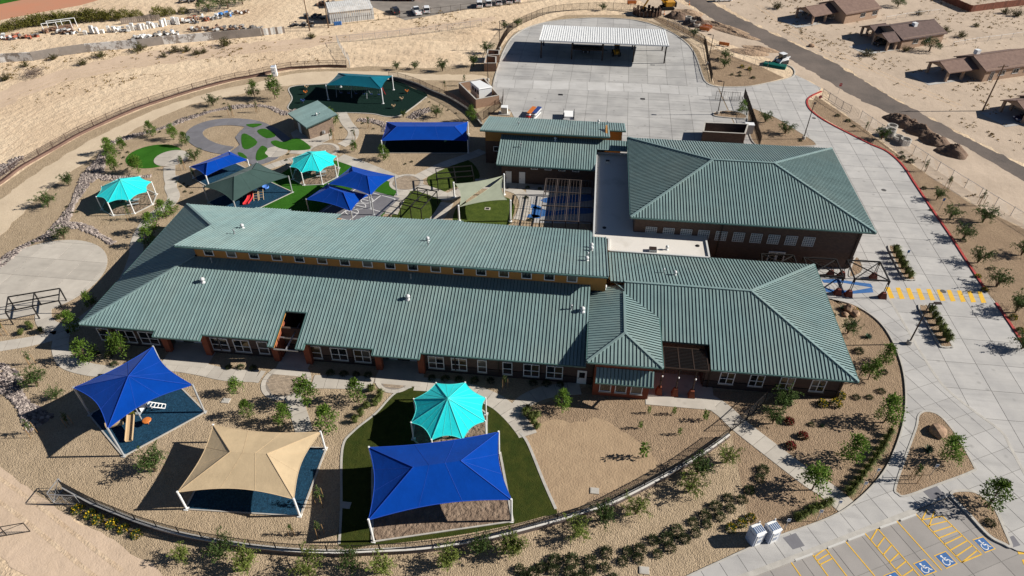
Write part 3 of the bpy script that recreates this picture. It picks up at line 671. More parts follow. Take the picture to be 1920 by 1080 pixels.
rf.plane([(2.5, 54.9), (6.8, 59.2), (6.8, 68.3), (2.5, 68.3)], e_l, (0, -1, 0))
rf.plane([(11.1, 54.9), (11.1, 63.55), (6.8, 66.7), (6.8, 59.2)], e_r, (0, 1, 0))
rf.plane([(2.5, 54.9), (11.1, 54.9), (6.8, 59.2)], e_f, (1, 0, 0), shift=.1)
aw_f = lambda x, y: 3.7 + .95 * (y - 54.0)
rf.plane([(3.65, 54.0), (10.3, 54.0), (10.3, 55.28), (3.65, 55.28)], aw_f, (1, 0, 0), thick=.12)
rf.cap(c3(6.8, 68.3, w_back), c3(22.7, 68.3, w_back)); rf.cap(c3(22.7, 68.3, w_back), c3(33.8, 57.2, w_front)); rf.cap(c3(22.7, 68.3, w_back), c3(33.8, 79.4, w_back))
rf.cap(c3(6.8, 59.2, e_l), c3(6.8, 66.8, e_l)); rf.cap(c3(6.8, 59.2, e_l), c3(2.5, 54.9, e_l)); rf.cap(c3(6.8, 59.2, e_r), c3(11.1, 54.9, e_r))
rf.cap(c3(6.8, 67.2, e_l), c3(4.6, 69.8, w_back) - Vector((0, 0, .1)), .2, .1)
for a, b, z in (((17.1, 57.15), (33.85, 57.15), 4.02), ((33.88, 57.2), (33.88, 79.4), 4.02), ((2.45, 54.83), (11.15, 54.83), 5.92), ((2.42, 54.9), (2.42, 61.5), 5.92), ((11.18, 54.9), (11.18, 63.4), 5.92), ((3.6, 53.95), (10.35, 53.95), 3.62)):
    rf.gutter((a[0], a[1], z), (b[0], b[1], z))
ar = rf.build()
part('entry_wall', MB().box((6.8, 55.45, 2.9), (6.6, .3, 5.8)), M_TERRA, aw); part('entry_wall', MB().box((3.65, 60.5, 2.85), (.3, 9.7, 5.7)), M_TERRA, aw)
part('entry_wall', MB().box((9.95, 60.5, 2.85), (.3, 9.7, 5.7)), M_TERRA, aw)
for x in (4.3, 6.15, 8.0): window(aw, x, x + 1.3, .95, 2.75, 55.3, 1, 1)
for x in (3.75, 5.9, 7.75, 9.65): part('bracket', MB().bar((x, 55.25, 3.1), (x, 54.15, 3.55), .12, .18).box((x, 55.22, 3.2), (.14, .1, .9)), M_BROWN, aw)
wall_y(aw, 16.9, 32.9, 58.2, 0, 4.0); wall_x(aw, 32.75, 58.5, 78.5, 0, 4.0); wall_y(aw, 5.0, 32.9, 78.3, 0, 4.0); wall_y(aw, 10.1, 16.9, 61.2, 0, 4.4); wall_x(aw, 16.9, 58.5, 61.2, 0, 4.0)
for a, b in ((1349, 1376), (1405, 1432), (1462, 1489), (1521, 1548)):
    A, B = on_y(a, 710 + (a - 1349) * .06, 58.2), on_y(b, 710 + (a - 1349) * .06, 58.2); window(aw, A.x, B.x, .95, 2.85, 58.2, 2, 2)
for x in (17.4, 32.6): part('downspout', MB().bar((x, 58.1, .1), (x, 58.1, 3.9), .12), M_BROWN, aw)
for px, py, k in ((1265, 516, 0), (1244, 512, 1)): vent(ar, on_roof(px, py, w_back), .33, k)
vent(ar, on_roof(1133, 542, e_l), .4, 0)
# dark slatted porch beside the entry hall
pg = thing('entry_trellis', (14.2, 58.4, 0), 'dark steel trellis roof on three posts with terracotta bases beside entry hall', 'trellis')
fr = MB()
for a, b in (((11.6, 56.65), (16.8, 56.65)), ((11.6, 60.15), (16.8, 60.15)), ((11.65, 56.7), (11.65, 60.1)), ((16.75, 56.7), (16.75, 60.1)), ((13.4, 56.7), (13.4, 60.1)), ((15.1, 56.7), (15.1, 60.1))):
    fr.bar((*a, 4.3), (*b, 4.3), .12, .22)
part('frame', fr, M_BROWN, pg)
for i in range(14): part('slat', MB().box((14.2, 56.9 + i * .24, 4.33), (5.0, .06, .1)), M_BLACK, pg)
for px, py in ((1235, 741), (1265, 744), (1296, 747)):
    p = g(px, py); part('post', MB().tube((p.x, p.y + .3, .8), (p.x, p.y + .5, 4.25), .09), M_BROWN, pg)
    part('post_base', MB().add([(p.x + a * .42, p.y + .3 + b * .42, .02) for a, b in ((-1, -1), (1, -1), (1, 1), (-1, 1))] + [(p.x + a * .22, p.y + .3 + b * .22, 1.15) for a, b in ((-1, -1), (1, -1), (1, 1), (-1, 1))], [(0, 1, 5, 4), (1, 2, 6, 5), (2, 3, 7, 6), (3, 0, 4, 7), (4, 5, 6, 7)]), M_TERRA, pg)
    part('lamp', MB().lathe((p.x, p.y + .12, 3.1), [(.03, 0), (.1, .05), (.1, .18), (.03, .24)], 8), M_WHITE, pg)

# ---------------- gymnasium
gm = thing('gymnasium', (25, 96, 0), 'tall brown block gymnasium with big green hip roof and glass block windows', 'gymnasium')
GZ, GS = 7.2, .263
gx0, gx1, gy0, gy1 = 7.95, 42.4, 83.85, 109.0
gh = (gy1 - gy0) / 2; gm_y = gy0 + gh
zgf = lambda x, y: GZ + GS * (y - gy0); zgb = lambda x, y: GZ + GS * (gy1 - y); zgl = lambda x, y: GZ + GS * (x - gx0); zgr = lambda x, y: GZ + GS * (gx1 - x)
rf = Roof(gm)
rf.plane([(gx0, gy0), (gx1, gy0), (gx1 - gh, gm_y), (gx0 + gh, gm_y)], zgf, (1, 0, 0))
rf.plane([(gx0, gy1), (gx1, gy1), (gx1 - gh, gm_y), (gx0 + gh, gm_y)], zgb, (1, 0, 0))
rf.plane([(gx0, gy0), (gx0 + gh, gm_y), (gx0, gy1)], zgl, (0, 1, 0))
rf.plane([(gx1, gy0), (gx1, gy1), (gx1 - gh, gm_y)], zgr, (0, 1, 0))
A, B = c3(gx0 + gh, gm_y, zgf), c3(gx1 - gh, gm_y, zgf)
rf.cap(A, B, .35)
for q, e in (((gx0, gy0), A), ((gx0, gy1), A), ((gx1, gy0), B), ((gx1, gy1), B)): rf.cap((q[0], q[1], GZ), e, .35)
for a, b in (((gx0, gy0 - .07), (gx1, gy0 - .07)), ((gx1 + .07, gy0), (gx1 + .07, gy1)), ((gx0 - .07, gy0), (gx0 - .07, gy1))): rf.gutter((*a, GZ - .1), (*b, GZ - .1))
rf.build()
wall_y(gm, 8.7, 41.0, 84.5, 0, 7.1, split=False); wall_y(gm, 8.7, 41.0, 108.0, 0, 7.1, split=False); wall_x(gm, 40.85, 84.8, 108, 0, 7.1); wall_x(gm, 8.85, 84.8, 108, 0, 7.1)
for k in range(10):
    px = 1220.5 + k * 32.85; q = on_y(px, 433 + k * 2.1, 84.5)
    x0, x1, z0, z1 = q.x - .78, q.x + .78, 3.75, 5.3
    f = MB()
    for i in range(6): f.box((x0 + (x1 - x0) * i / 5, 84.46, (z0 + z1) / 2), (.07, .1, z1 - z0 + .07))
    for i in range(6): f.box(((x0 + x1) / 2, 84.47, z0 + (z1 - z0) * i / 5), (x1 - x0, .1, .07))
    wd = part('window', f, material('glass_block_mortar', (.55, .57, .58), .7), gm)
    part('glass_blocks', MB().box((q.x, 84.47, (z0 + z1) / 2), (x1 - x0, .04, z1 - z0)), material('glass_block', (.10, .12, .13), .12, spec=.7), wd)
for x in (21.3, 40.6): part('downspout', MB().bar((x, 84.4, .1), (x, 84.4, 7.0), .14), M_BROWN, gm)
d = part('door', MB().box((30.1, 84.42, 1.2), (2.4, .12, 2.4)), M_WHITE, gm)
for i in (-.6, .6): part('pane', MB().box((30.1 + i, 84.34, 1.35), (.8, .04, 1.6)), M_GLASS, d)

# ---------------- flat-roofed link
fl = thing('flat_roof_link', (6, 95, 0), 'narrow link with flat white membrane roof between gymnasium and classrooms', 'building')
M_MEMB = material('white_roof_membrane', (.62, .58, .52), .7, col2=(.48, .44, .38), scale=.25, contrast=(.55, .75))
rp = part('roof', MB().prism([(2.8, 81.7), (19.2, 81.7), (19.2, 79.2), (5.2, 79.2), (5.2, 81.0)][:0] or [(2.8, 82), (5.0, 82), (5.0, 79.0), (19.2, 79.0), (19.2, 84.4), (8.65, 84.4), (8.65, 108.2), (2.8, 108.2)], 4.05, 4.3), M_MEMB, fl)
M_CAPW = material('parapet_cap', (.5, .5, .48), .5)
for a, b in (((2.8, 82), (2.8, 108.2)), ((2.8, 108.2), (8.5, 108.2)), ((5.0, 79.0), (5.0, 82)), ((19.2, 79.0), (19.2, 84.3)), ((2.9, 82), (4.9, 82)), ((5.1, 79.0), (19.1, 79.0))):
    part('parapet', MB().bar((*a, 4.35), (*b, 4.35), .25, .35), M_CAPW, rp)
for a, b in (((2.95, 82.2), (2.95, 108)),): wall_x(fl, 2.95, 82.2, 108, 0, 4.05)
wall_y(fl, 5.2, 19, 79.3, 0, 4.05, split=False); wall_x(fl, 19.0, 79.5, 84.3, 0, 4.05)
for px, py, s_ in ((1224, 470, .9), (1139, 305, .6)):
    p = g(px, py, 4.4); o = part('roof_hatch', MB().box((p.x, p.y, 4.55), (s_ * 1.2, s_, .45)), M_CAPW, rp); part('hatch_lid', MB().box((p.x, p.y, 4.81), (s_ * 1.1, s_ * .9, .06)), M_BROWN, o)
p = g(1250, 468, 4.3); vent(rp, p, .3)
for px, py in ((1308, 461), (1133, 427)): p = g(px, py, 4.3); part('roof_drain', MB().lathe((p.x, p.y, 4.3), [(.3, 0), (.3, .06), (.1, .14)], 10), M_BLACK, rp)

# ---------------- service building behind the courtyard
sv = thing('service_building', (-6, 111, 0), 'small service building with two stepped green shed roofs and ochre band', 'building')
zs_f = lambda x, y: ZE + .25 * (y - 102.5); zs_b = lambda x, y: ZE + .25 * (121 - y)
rf = Roof(sv)
rf.plane([(-14.4, 102.5), (2.75, 102.5), (2.75, 107.6), (8.0, 107.6), (8.0, 110.0), (-14.4, 110.0)], zs_f, (1, 0, 0))
rf.plane([(-18.2, 121), (7.9, 121), (7.9, 114.4), (4.9, 114.4), (4.9, 109.1), (-18.2, 109.1)], zs_b, (1, 0, 0))
rf.gutter((-14.4, 102.43, 4.0), (2.75, 102.43, 4.0)); rf.gutter((-18.2, 109.03, 6.95), (4.9, 109.03, 6.95)); rf.gutter((4.9, 114.33, 5.65), (7.9, 114.33, 5.65))
rf.cap((-14.35, 102.5, 4.08), (-14.35, 110, 5.95), .16, .1); rf.cap((-18.15, 109.1, 7.05), (-18.15, 121, 4.1), .16, .1); rf.cap((2.8, 107.5, 5.3), (8, 107.5, 5.3), .16, .1)
sr = rf.build()
wall_y(sv, -13.6, 2.7, 103.4, 0, 4.0, split=False); wall_x(sv, -13.5, 103.7, 110, 0, 4.0)
wall_y(sv, -17.4, 4.4, 110.0, 4.6, 6.75, mat=M_OCHRE, split=False); wall_y(sv, -17.4, -13.6, 110.05, 0, 4.6, split=False)
wall_x(sv, -17.25, 110.3, 120, 0, 4.2); wall_y(sv, 4.4, 7.3, 114.9, 0, 5.4, mat=M_OCHRE, split=False); wall_x(sv, 7.2, 115, 120, 0, 4.0); wall_y(sv, -17.4, 7.3, 120, 0, 4.0, split=False); wall_x(sv, 4.3, 110.2, 114.9, 4.6, 6.5, mat=M_OCHRE)
for a in (-12.9, -10.5): door(sv, a, a + 1.05, 2.35, 103.4)
for k in range(4): window(sv, -8.4 + k * 2.4, -7.3 + k * 2.4, 3.1, 3.55, 103.4, 1, 1, sill=False)
window(sv, -15.9, -14.8, 2.6, 3.5, 110.05, 1, 1, sill=False)
for px, py, k, f in ((1041, 264, 0, zs_f), (976, 276, 1, zs_f), (972, 236, 1, zs_b), (1122, 231, 0, zs_b), (1139, 234, 1, zs_b)): vent(sr, on_roof(px, py, f), .3, k)

# ---------------- restroom pavilion
rs = thing('restroom_hut', g(580, 245), 'small stone block hut with green metal shed roof beside tricycle track', 'hut')
C = gs([(540, 213), (581, 194), (619, 215), (575, 240)], 3.0)   # left, back, right, front corners of the roof
C[1].z += .0
rf = Roof(rs)
cx, cy = sum(p.x for p in C) / 4, sum(p.y for p in C) / 4
d1 = (C[3] - C[0]).normalized(); d2 = (C[2] - C[3]).normalized()
Lq, Wq = (C[3] - C[0]).length, (C[2] - C[3]).length
nrm = Vector((-d1.y, d1.x, 0)); nrm = nrm if nrm.dot(d2) > 0 else -nrm
Pq = [C[3], C[3] + nrm * Wq, C[0] + nrm * Wq, C[0]]
zh = lambda x, y: 3.0 + .12 * (Vector((x, y, 0)) - Vector((C[3].x, C[3].y, 0))).dot(nrm)
rf.plane([(p.x, p.y) for p in Pq], zh, tuple(d1), .2)
rf.gutter(C[0] - Vector((0, 0, .1)), C[3] - Vector((0, 0, .1)))
hr = rf.build()
def shr(p, k): return (cx + (p.x - cx) * k, cy + (p.y - cy) * k)
W4 = [shr(p, .78) for p in Pq]
for i in range(4):
    a, b = W4[i], W4[(i + 1) % 4]
    part('wall', MB().bar((a[0], a[1], 1.45), (b[0], b[1], 1.45), .3, 2.9), M_STONE, rs)
a, b = Vector((*W4[3], 0)), Vector((*W4[0], 0)); m_ = a.lerp(b, .35); t_ = (b - a).normalized()
part('door', MB().bar(m_ - nrm * .18 + Vector((0, 0, 1.1)), m_ - nrm * .18 + t_ * 1.0 + Vector((0, 0, 1.1)), .06, 2.1), M_WHITE, rs)
vent(hr, g(594, 218, 3.3), .25); vent(hr, g(600, 217, 3.3), .2, 1)
a, b = Vector((*W4[0], 0)), Vector((*W4[1], 0)); m_ = a.lerp(b, .55)
part('drinking_fountain', MB().box((m_.x + d1.x * .4, m_.y + d1.y * .4, .75), (.5, .5, .5)), M_GALV, rs)

# ---------------- covered parking in the yard
cp = thing('vehicle_canopy', (3.5, 168, 0), 'long open vehicle canopy with white corrugated roof in the concrete yard', 'canopy')
K = [g(1011, 75.5, 5.1), g(1255, 85.5, 5.1), g(1249, 56, 4.2), g(1020, 47, 4.2)]
rf = Roof(cp, M_WMET)
x0, x1, y0 = K[0].x, K[1].x, (K[0].y + K[1].y) / 2; y1 = (K[2].y + K[3].y) / 2
zc = lambda x, y: 5.1 - (.9 / (y1 - y0)) * (y - y0)
PW = PANEL_W; PANEL_W = .55
rf.plane([(x0, y0), (x1, y0), (x1, y1), (x0, y1)], zc, (1, 0, 0), .12)
rf.gutter((x0, y0, 4.55), (x1, y0, 4.55)); rf.gut = []
cpr = rf.build(); PANEL_W = PW
part('fascia', MB().bar((x0, y0 - .06, 5.02), (x1, y0 - .06, 5.02), .08, .28), M_WMET, cpr)
for i in range(5):
    x = x0 + .4 + (x1 - x0 - .8) * i / 4
    for y, hh in ((163.15, 4.7), (171.6, 4.1)):
        part('post', MB().box((x, y, hh / 2), (.3, .3, hh)), M_BROWN, cp)
    part('rafter', MB().bar((x, y0 + .2, 4.78), (x, y1 - .2, 3.92), .18, .3), M_BROWN, cp)
# ================================================================== paths, plazas, play surfaces
def radius(cx, cy, rx): return (g(cx + rx, cy) - g(cx, cy)).length
def disk(name, cx, cy, rx, z, mat, n=40, ring=None):
    c = g(cx, cy); r = radius(cx, cy, rx)
    P = [(c.x + r * math.cos(k * 2 * math.pi / n), c.y + r * math.sin(k * 2 * math.pi / n)) for k in range(n)]
    return c, r, P
def plaza(name, cx, cy, rx, z=.06, pav=True, mat=None):
    """round plaza: paver disc inside a cast ring, or a disc of cast quarters"""
    c, r, P = disk(name, cx, cy, rx, z, None)
    base = top(name, MB().prism(P, -.05, z), M_JOINTL, kind='structure')
    if not pav:
        k = .03
        for sx, sy in ((1, 1), (-1, 1), (-1, -1), (1, -1)):
            Q = clip_half(clip_half(P, (-sx, 0), -sx * c.x - k), (0, -sy), -sy * c.y - k)
            if len(Q) > 2: part('slab', MB().prism(clean(Q), z - .03, z + .014), mat or M_WALK, base)
        return base
    n = 16
    for i in range(n):
        a0, a1 = i * 2 * math.pi / n + .008, (i + 1) * 2 * math.pi / n - .008
        Q = [(c.x + q * math.cos(a), c.y + q * math.sin(a)) for q, A in ((r, (a0, (a0 + a1) / 2, a1)), (r - .55, (a1, (a0 + a1) / 2, a0))) for a in A]
        part('ring_slab', MB().prism(Q, z - .03, z + .016), M_WALK, base)
    rest = MB(); cells = []
    s_ = max(.42, r / 7); rr = r - .6
    for i in range(-20, 21):
        for j in range(-20, 21):
            x, y = i * s_ + (s_ / 2 if j % 2 else 0), j * s_ * .6
            if x * x + y * y < (rr - .15) ** 2: cells.append((c.x + x, c.y + y))
    for k, (x, y) in enumerate(cells):
        m_ = MB().box((x, y, z), (s_ - .03, s_ * .6 - .03, .02 + .004 * (k % 3)))
        if k < 250: part('paver', m_, M_PAVER, base)
        else: rest.add(m_.v, m_.f)
    if rest.v: part('pavers_small', rest, M_PAVER, base, kind='stuff')
    return base
def ellipse_sheet(name, cx, cy, rx, z, mat, k=1.0):
    c, r, P = disk(name, cx, cy, rx, z, mat)
    return top(name, MB().prism([(x, c.y + (y - c.y) * k) for x, y in P], -.05, z), mat, kind='structure')
# front walks
walk('footpath', [(-40, 657), (0, 650), (60, 640), (112, 627)], 2.0)
walk('footpath', [(95, 560), (84, 575), (82, 598), (92, 611), (116, 622), (113, 650), (125, 678), (158, 691), (203, 697), (260, 695), (320, 686), (372, 692), (425, 703), (482, 706)], 2.0)
walk('footpath', [(327, 330), (320, 350), (326, 368), (316, 385), (290, 402), (272, 422), (258, 452), (254, 482), (235, 525), (195, 568), (150, 605), (116, 622)], 2.0)
walk('footpath', [(586, 716), (640, 717), (706, 720)], 2.2)
walk('footpath', [(778, 720), (830, 724), (885, 735), (930, 753), (960, 778), (985, 808), (992, 822)], 2.2)
walk('footpath', [(968, 770), (985, 752), (1015, 738), (1050, 731), (1088, 728)], 2.0)
walk('footpath', [(548, 742), (557, 765), (565, 790), (571, 812)], 1.9)
walk('footpath', [(482, 706), (495, 708)], 2.0, smooth=2)
walk('footpath', [(1322, 748), (1345, 762), (1362, 775), (1385, 797), (1440, 840), (1512, 895), (1550, 920), (1590, 953)], 2.3)
plaza('paver_plaza', 537, 716, 46); plaza('paver_plaza', 742, 709, 38)
# entrance paving under the eaves
for a, b in ((-51, -45), (-36.2, -32.2), (-23.2, -17.4)): top('porch_slab', MB().box(((a + b) / 2, 56.2, .03), (b - a, 4.2, .09)), M_WALK, kind='structure')
top('porch_slab', MB().box((14.0, 57.2, .03), (8.2, 5.4, .09)), M_WALK, kind='structure')
# play garden
plaza('paver_plaza', 607, 282, 29); plaza('paver_plaza', 762, 343, 32)
plaza('round_slab', 517, 285, 22, .09, False); plaza('round_slab', 322, 297, 31, .09, False)
cR = g(72, 519)
RC = radius(72, 519, 118)
P = [(cR.x + RC * math.cos(k * math.pi / 32), cR.y + RC * math.sin(k * math.pi / 32)) for k in range(64)]
bs = top('round_play_slab', MB().prism(P, -.05, .05), M_JOINTL, kind='structure')
for i in range(-3, 3):
    for j in range(-3, 3):
        s_ = RC / 2.2
        Q = P
        for nx_, ny_, dd in ((-1, 0, -(cR.x + i * s_ + .02)), (1, 0, cR.x + (i + 1) * s_ - .02), (0, -1, -(cR.y + j * s_ + .02)), (0, 1, cR.y + (j + 1) * s_ - .02)): Q = clip_half(Q, (nx_, ny_), dd) if len(Q) > 2 else Q
        Q = clean(Q) if len(Q) > 2 else Q
        if len(Q) > 2 and area(Q) > .1: part('slab', MB().prism(Q, .0, .066), M_WALK, bs)
ellipse_sheet('oval_lawn', 289, 293, 50, .06, M_ATURF, .92)
walk('footpath', [(318, 312), (318, 330), (322, 345)], 2.0)
walk('footpath', [(636, 295), (665, 305), (700, 319), (738, 335)], 2.6)
walk('footpath', [(640, 212), (651, 232), (663, 247), (656, 263), (637, 274)], 2.2)
walk('footpath', [(782, 334), (827, 312), (860, 300), (890, 290), (905, 283)], 2.2)
walk('footpath', [(758, 358), (745, 378), (732, 405)], 2.2)
walk('footpath', [(785, 351), (812, 360), (838, 369), (858, 362), (880, 352)], 2.4)
walk('footpath', [(815, 415), (828, 398), (840, 378)], 2.2)
walk('footpath', [(545, 283), (575, 285)], 2.0, smooth=2)
walk('footpath', [(480, 322), (520, 308), (560, 296)], 1.8)
walk('footpath', [(890, 345), (930, 345), (975, 345), (1000, 340)], 3.4)
walk('footpath', [(950, 352), (975, 362), (985, 385), (972, 415)], 2.0)
top('restroom_apron', MB().prism([(p.x, p.y) for p in gs([(545, 250), (575, 232), (625, 238), (622, 260), (590, 275), (555, 268)])], -.02, .07), M_WALK, kind='structure')
# tricycle track with turf wedges
trk = walk('tricycle_track', [(505, 246), (478, 234), (440, 229), (402, 231), (374, 240), (364, 253), (376, 267), (402, 278), (437, 284)], 3.2, .07, M_GREY, 2.6)
slab_field('tricycle_track', [(430, 287), (450, 272), (441, 258), (450, 247), (462, 236), (480, 230), (502, 233), (522, 243), (548, 262), (540, 280), (520, 298), (500, 306), (478, 312), (455, 300)], .074, M_GREY, R(20), 2.6, 2.6, (-60, 118), gap=.05)
for q in ([(462, 234), (492, 233), (475, 240)], [(453, 255), (462, 252), (483, 267), (467, 280), (455, 277)], [(482, 247), (497, 242), (518, 254), (500, 260)], [(493, 274), (502, 280), (497, 288), (503, 295), (482, 302), (481, 288), (487, 278)], [(518, 264), (530, 267), (547, 262), (562, 261), (583, 277), (570, 282), (540, 282), (518, 276), (508, 267)], [(446, 287), (455, 288), (464, 297), (452, 296)]):
    sheet('turf_wedge', q, .12, M_ATURF, 3)
sheet('play_turf', [(490, 350), (548, 312), (610, 298), (650, 306), (740, 345), (757, 362), (715, 407), (690, 418), (640, 420), (480, 405), (430, 395)], .045, M_ATURF)
# ball court
CQ = gs([(590, 402), (668, 350), (750, 372), (688, 428)])
court = top('ball_court', MB().prism([(p.x, p.y) for p in CQ][::-1], -.02, .07), M_GREY, kind='structure')
def cpt(u, v): return CQ[0].lerp(CQ[3], u).lerp(CQ[1].lerp(CQ[2], u), v) + Vector((0, 0, .078))
def cline(a, b): part('painted_line', MB().bar(cpt(*a), cpt(*b), .12, .012), M_WPAINT, court)
for a, b in (((.06, .06), (.94, .06)), ((.94, .06), (.94, .94)), ((.94, .94), (.06, .94)), ((.06, .94), (.06, .06)), ((.06, .5), (.94, .5)), ((.38, .94), (.38, .7)), ((.62, .94), (.62, .7)), ((.38, .7), (.62, .7)), ((.38, .06), (.38, .3)), ((.62, .06), (.62, .3)), ((.38, .3), (.62, .3))): cline(a, b)
for cv in (.5, .7, .3):
    prev = None
    for k in range(17):
        q = (.5 + .11 * math.cos(k * math.pi / 8), cv + .09 * math.sin(k * math.pi / 8))
        if prev: cline(prev, q)
        prev = q
# garden lawns by the shade sails
for q in ([(858, 420), (852, 398), (866, 383), (905, 372), (948, 370), (964, 384), (962, 405), (945, 425)], [(800, 338), (820, 318), (862, 300), (885, 305), (900, 330), (885, 345), (850, 352), (822, 362)], [(735, 408), (752, 372), (775, 356), (812, 365), (832, 385), (820, 412), (780, 418)]):
    sheet('lawn', q, .05, M_TURF2, 3)
sheet('courtyard_paving', [(985, 345), (1115, 345), (1112, 420), (1000, 418), (990, 390)], .05, M_CONC)
sheet('courtyard_paving', [(905, 290), (1000, 325), (990, 345), (900, 345), (880, 300)], .04, M_GRAVEL)
for q in ([(1000, 388), (1014, 391), (1040, 396), (1105, 388), (1110, 400), (1060, 402), (1020, 406), (998, 408)], [(1020, 372), (1105, 365), (1110, 376), (1030, 382)], [(983, 381), (1012, 387), (1014, 393), (985, 388)], [(986, 402), (1010, 404), (1012, 410), (984, 407)]):
    sheet('painted_river', q, .062, M_BLUEP, 3)
for q in ([(1540, 526), (1562, 525), (1632, 534), (1636, 541), (1580, 532), (1544, 532)], [(1546, 541), (1562, 545), (1600, 547), (1634, 541), (1637, 550), (1590, 553), (1548, 549)]):
    P = gs(q); top('painted_river', MB().prism([(p.x, p.y) for p in P], .16, .185), M_BLUEP, kind='structure')

# painted markings
def paint(poly, z, mat, name='painted_line', parent=None):
    P = [(p.x, p.y) for p in gs(poly)]
    if area(P) < 0: P = P[::-1]
    m_ = MB().prism(P, z - .01, z)
    return part(name, m_, mat, parent)
drv = bpy.data.objects['driveway']
for i in range(10):
    x = 1660 + i * 19.1; y = 539 + i * .9
    paint([(x, y), (x + 8, y), (x + 17, y + 21), (x + 8, y + 21.5)], .072, M_YELLOW, 'crosswalk_bar', drv)
for i in range(2):
    paint([(1905 + i * 10, 1030 + i * 20), (1925 + i * 10, 1030 + i * 20), (1930 + i * 10, 1040 + i * 20), (1909 + i * 10, 1040 + i * 20)], .082, M_YELLOW, 'crosswalk_bar', lot)
def q4(a, b): return (1440 + a / 4, 810 + b / 4)
LZ = .079
def stripe(a, b, w_=.11):
    A, B = g(*q4(*a)), g(*q4(*b)); part('painted_line', MB().bar((A.x, A.y, LZ), (B.x, B.y, LZ), w_, .012), M_YELLOW, lot)
LN = {0: ((147, 945), (245, 1085)), 1: ((325, 912), (450, 1085)), 2: ((430, 878), (590, 1085)), 3: ((575, 818), (800, 1085)), 4: ((725, 762), (1000, 1085)), 5: ((820, 728), (1135, 1085)), 6: ((965, 672), (1300, 1040)), 7: ((1105, 617), (1450, 982)), 8: ((1300, 628), (1600, 920))}
for a, b in LN.values(): stripe(a, b)
stripe((1450, 982), (1600, 920))
for (l, r, n) in ((1, 2, 3), (4, 5, 6), (7, 8, 8)):
    (a0, a1), (b0, b1) = LN[l], LN[r]
    for k in range(n):
        t0, t1 = (k + 1) / n, k / n + .02
        if l != 7: t0 = k * .17 + .16; t1 = k * .17
        if t0 <= 1.01: stripe((lerp(a0[0], a1[0], t0), lerp(a0[1], a1[1], t0)), (lerp(b0[0], b1[0], t1), lerp(b0[1], b1[1], t1)))
stripe((1190, 585), (1155, 660)); stripe((1245, 600), (1205, 715))
def access_symbol(c):
    L, T, Rr, B = [g(*q) for q in c]
    def m_(u, v): p = B.lerp(Rr, u).lerp(L.lerp(T, u), v); return (p.x, p.y)
    sq = part('access_panel', MB().prism([m_(0, 0), m_(1, 0), m_(1, 1), m_(0, 1)], LZ - .01, LZ), M_YELLOW, lot)
    part('blue_field', MB().prism([m_(.06, .06), m_(.94, .06), m_(.94, .94), m_(.06, .94)], LZ, LZ + .006), M_BLUEP, sq)
    mb = MB(); z0, z1 = LZ + .006, LZ + .012
    mb.prism([m_(.42 + .075 * math.cos(k * math.pi / 5), .80 + .07 * math.sin(k * math.pi / 5)) for k in range(10)], z0, z1)
    def ln(pts, wd):
        for (x0, y0), (x1, y1) in zip(pts, pts[1:]):
            dx, dy = x1 - x0, y1 - y0; l = math.hypot(dx, dy); dx, dy = dx / l * wd / 2, dy / l * wd / 2
            mb.prism([m_(x0 - dy, y0 + dx), m_(x0 + dy, y0 - dx), m_(x1 + dy, y1 - dx), m_(x1 - dy, y1 + dx)], z0, z1)
    ln([(.43, .74), (.45, .46), (.66, .46), (.76, .22), (.84, .25)], .075); ln([(.44, .62), (.62, .60)], .06)
    ln([(.40 + .0 + .22 * math.cos(a), .36 + .22 * math.sin(a)) for a in [R(110 + i * 20) for i in range(13)]], .06)
    part('wheelchair_symbol', mb, M_WPAINT, sq)
access_symbol([q4(1085, 990), q4(1175, 955), q4(1265, 1050), q4(1170, 1085)]); access_symbol([q4(1240, 930), q4(1330, 895), q4(1420, 990), q4(1335, 1030)])
access_symbol([q4(1530, 810), q4(1610, 785), q4(1705, 880), q4(1625, 910)]); access_symbol([q4(860, 1080), q4(950, 1045), q4(1040, 1135), q4(950, 1170)])
# tactile pads, wheel stops
for c in ([(1725, 918), (1751, 908), (1770, 930), (1746, 940)], [(1467, 1010), (1491, 1001), (1508, 1025), (1486, 1032)], [(1885, 1010), (1899, 1006), (1912, 1024), (1898, 1028)]):
    paint(c, .178, M_GREY, 'tactile_pad', bpy.data.objects['entry_walk'])
WS = material('wheel_stop_concrete', (.5, .48, .44), .8)
for k, (a, b) in enumerate((((200, 968), (330, 920)), ((445, 875), (575, 825)), ((595, 818), (720, 770)), ((835, 725), (960, 680)), ((990, 668), (1105, 625)))):
    A, B = g(*q4(*a)), g(*q4(*b)); m_ = (A + B) / 2
    top('wheel_stop', MB().bar((A.x, A.y, .13), (B.x, B.y, .13), .2, .15), WS, label='%s concrete wheel stop from the left in the accessible parking bays' % ('first', 'second', 'third', 'fourth', 'fifth')[k], cat='wheel stop', group='wheel stops at the walk', base=(m_.x, m_.y, .05))

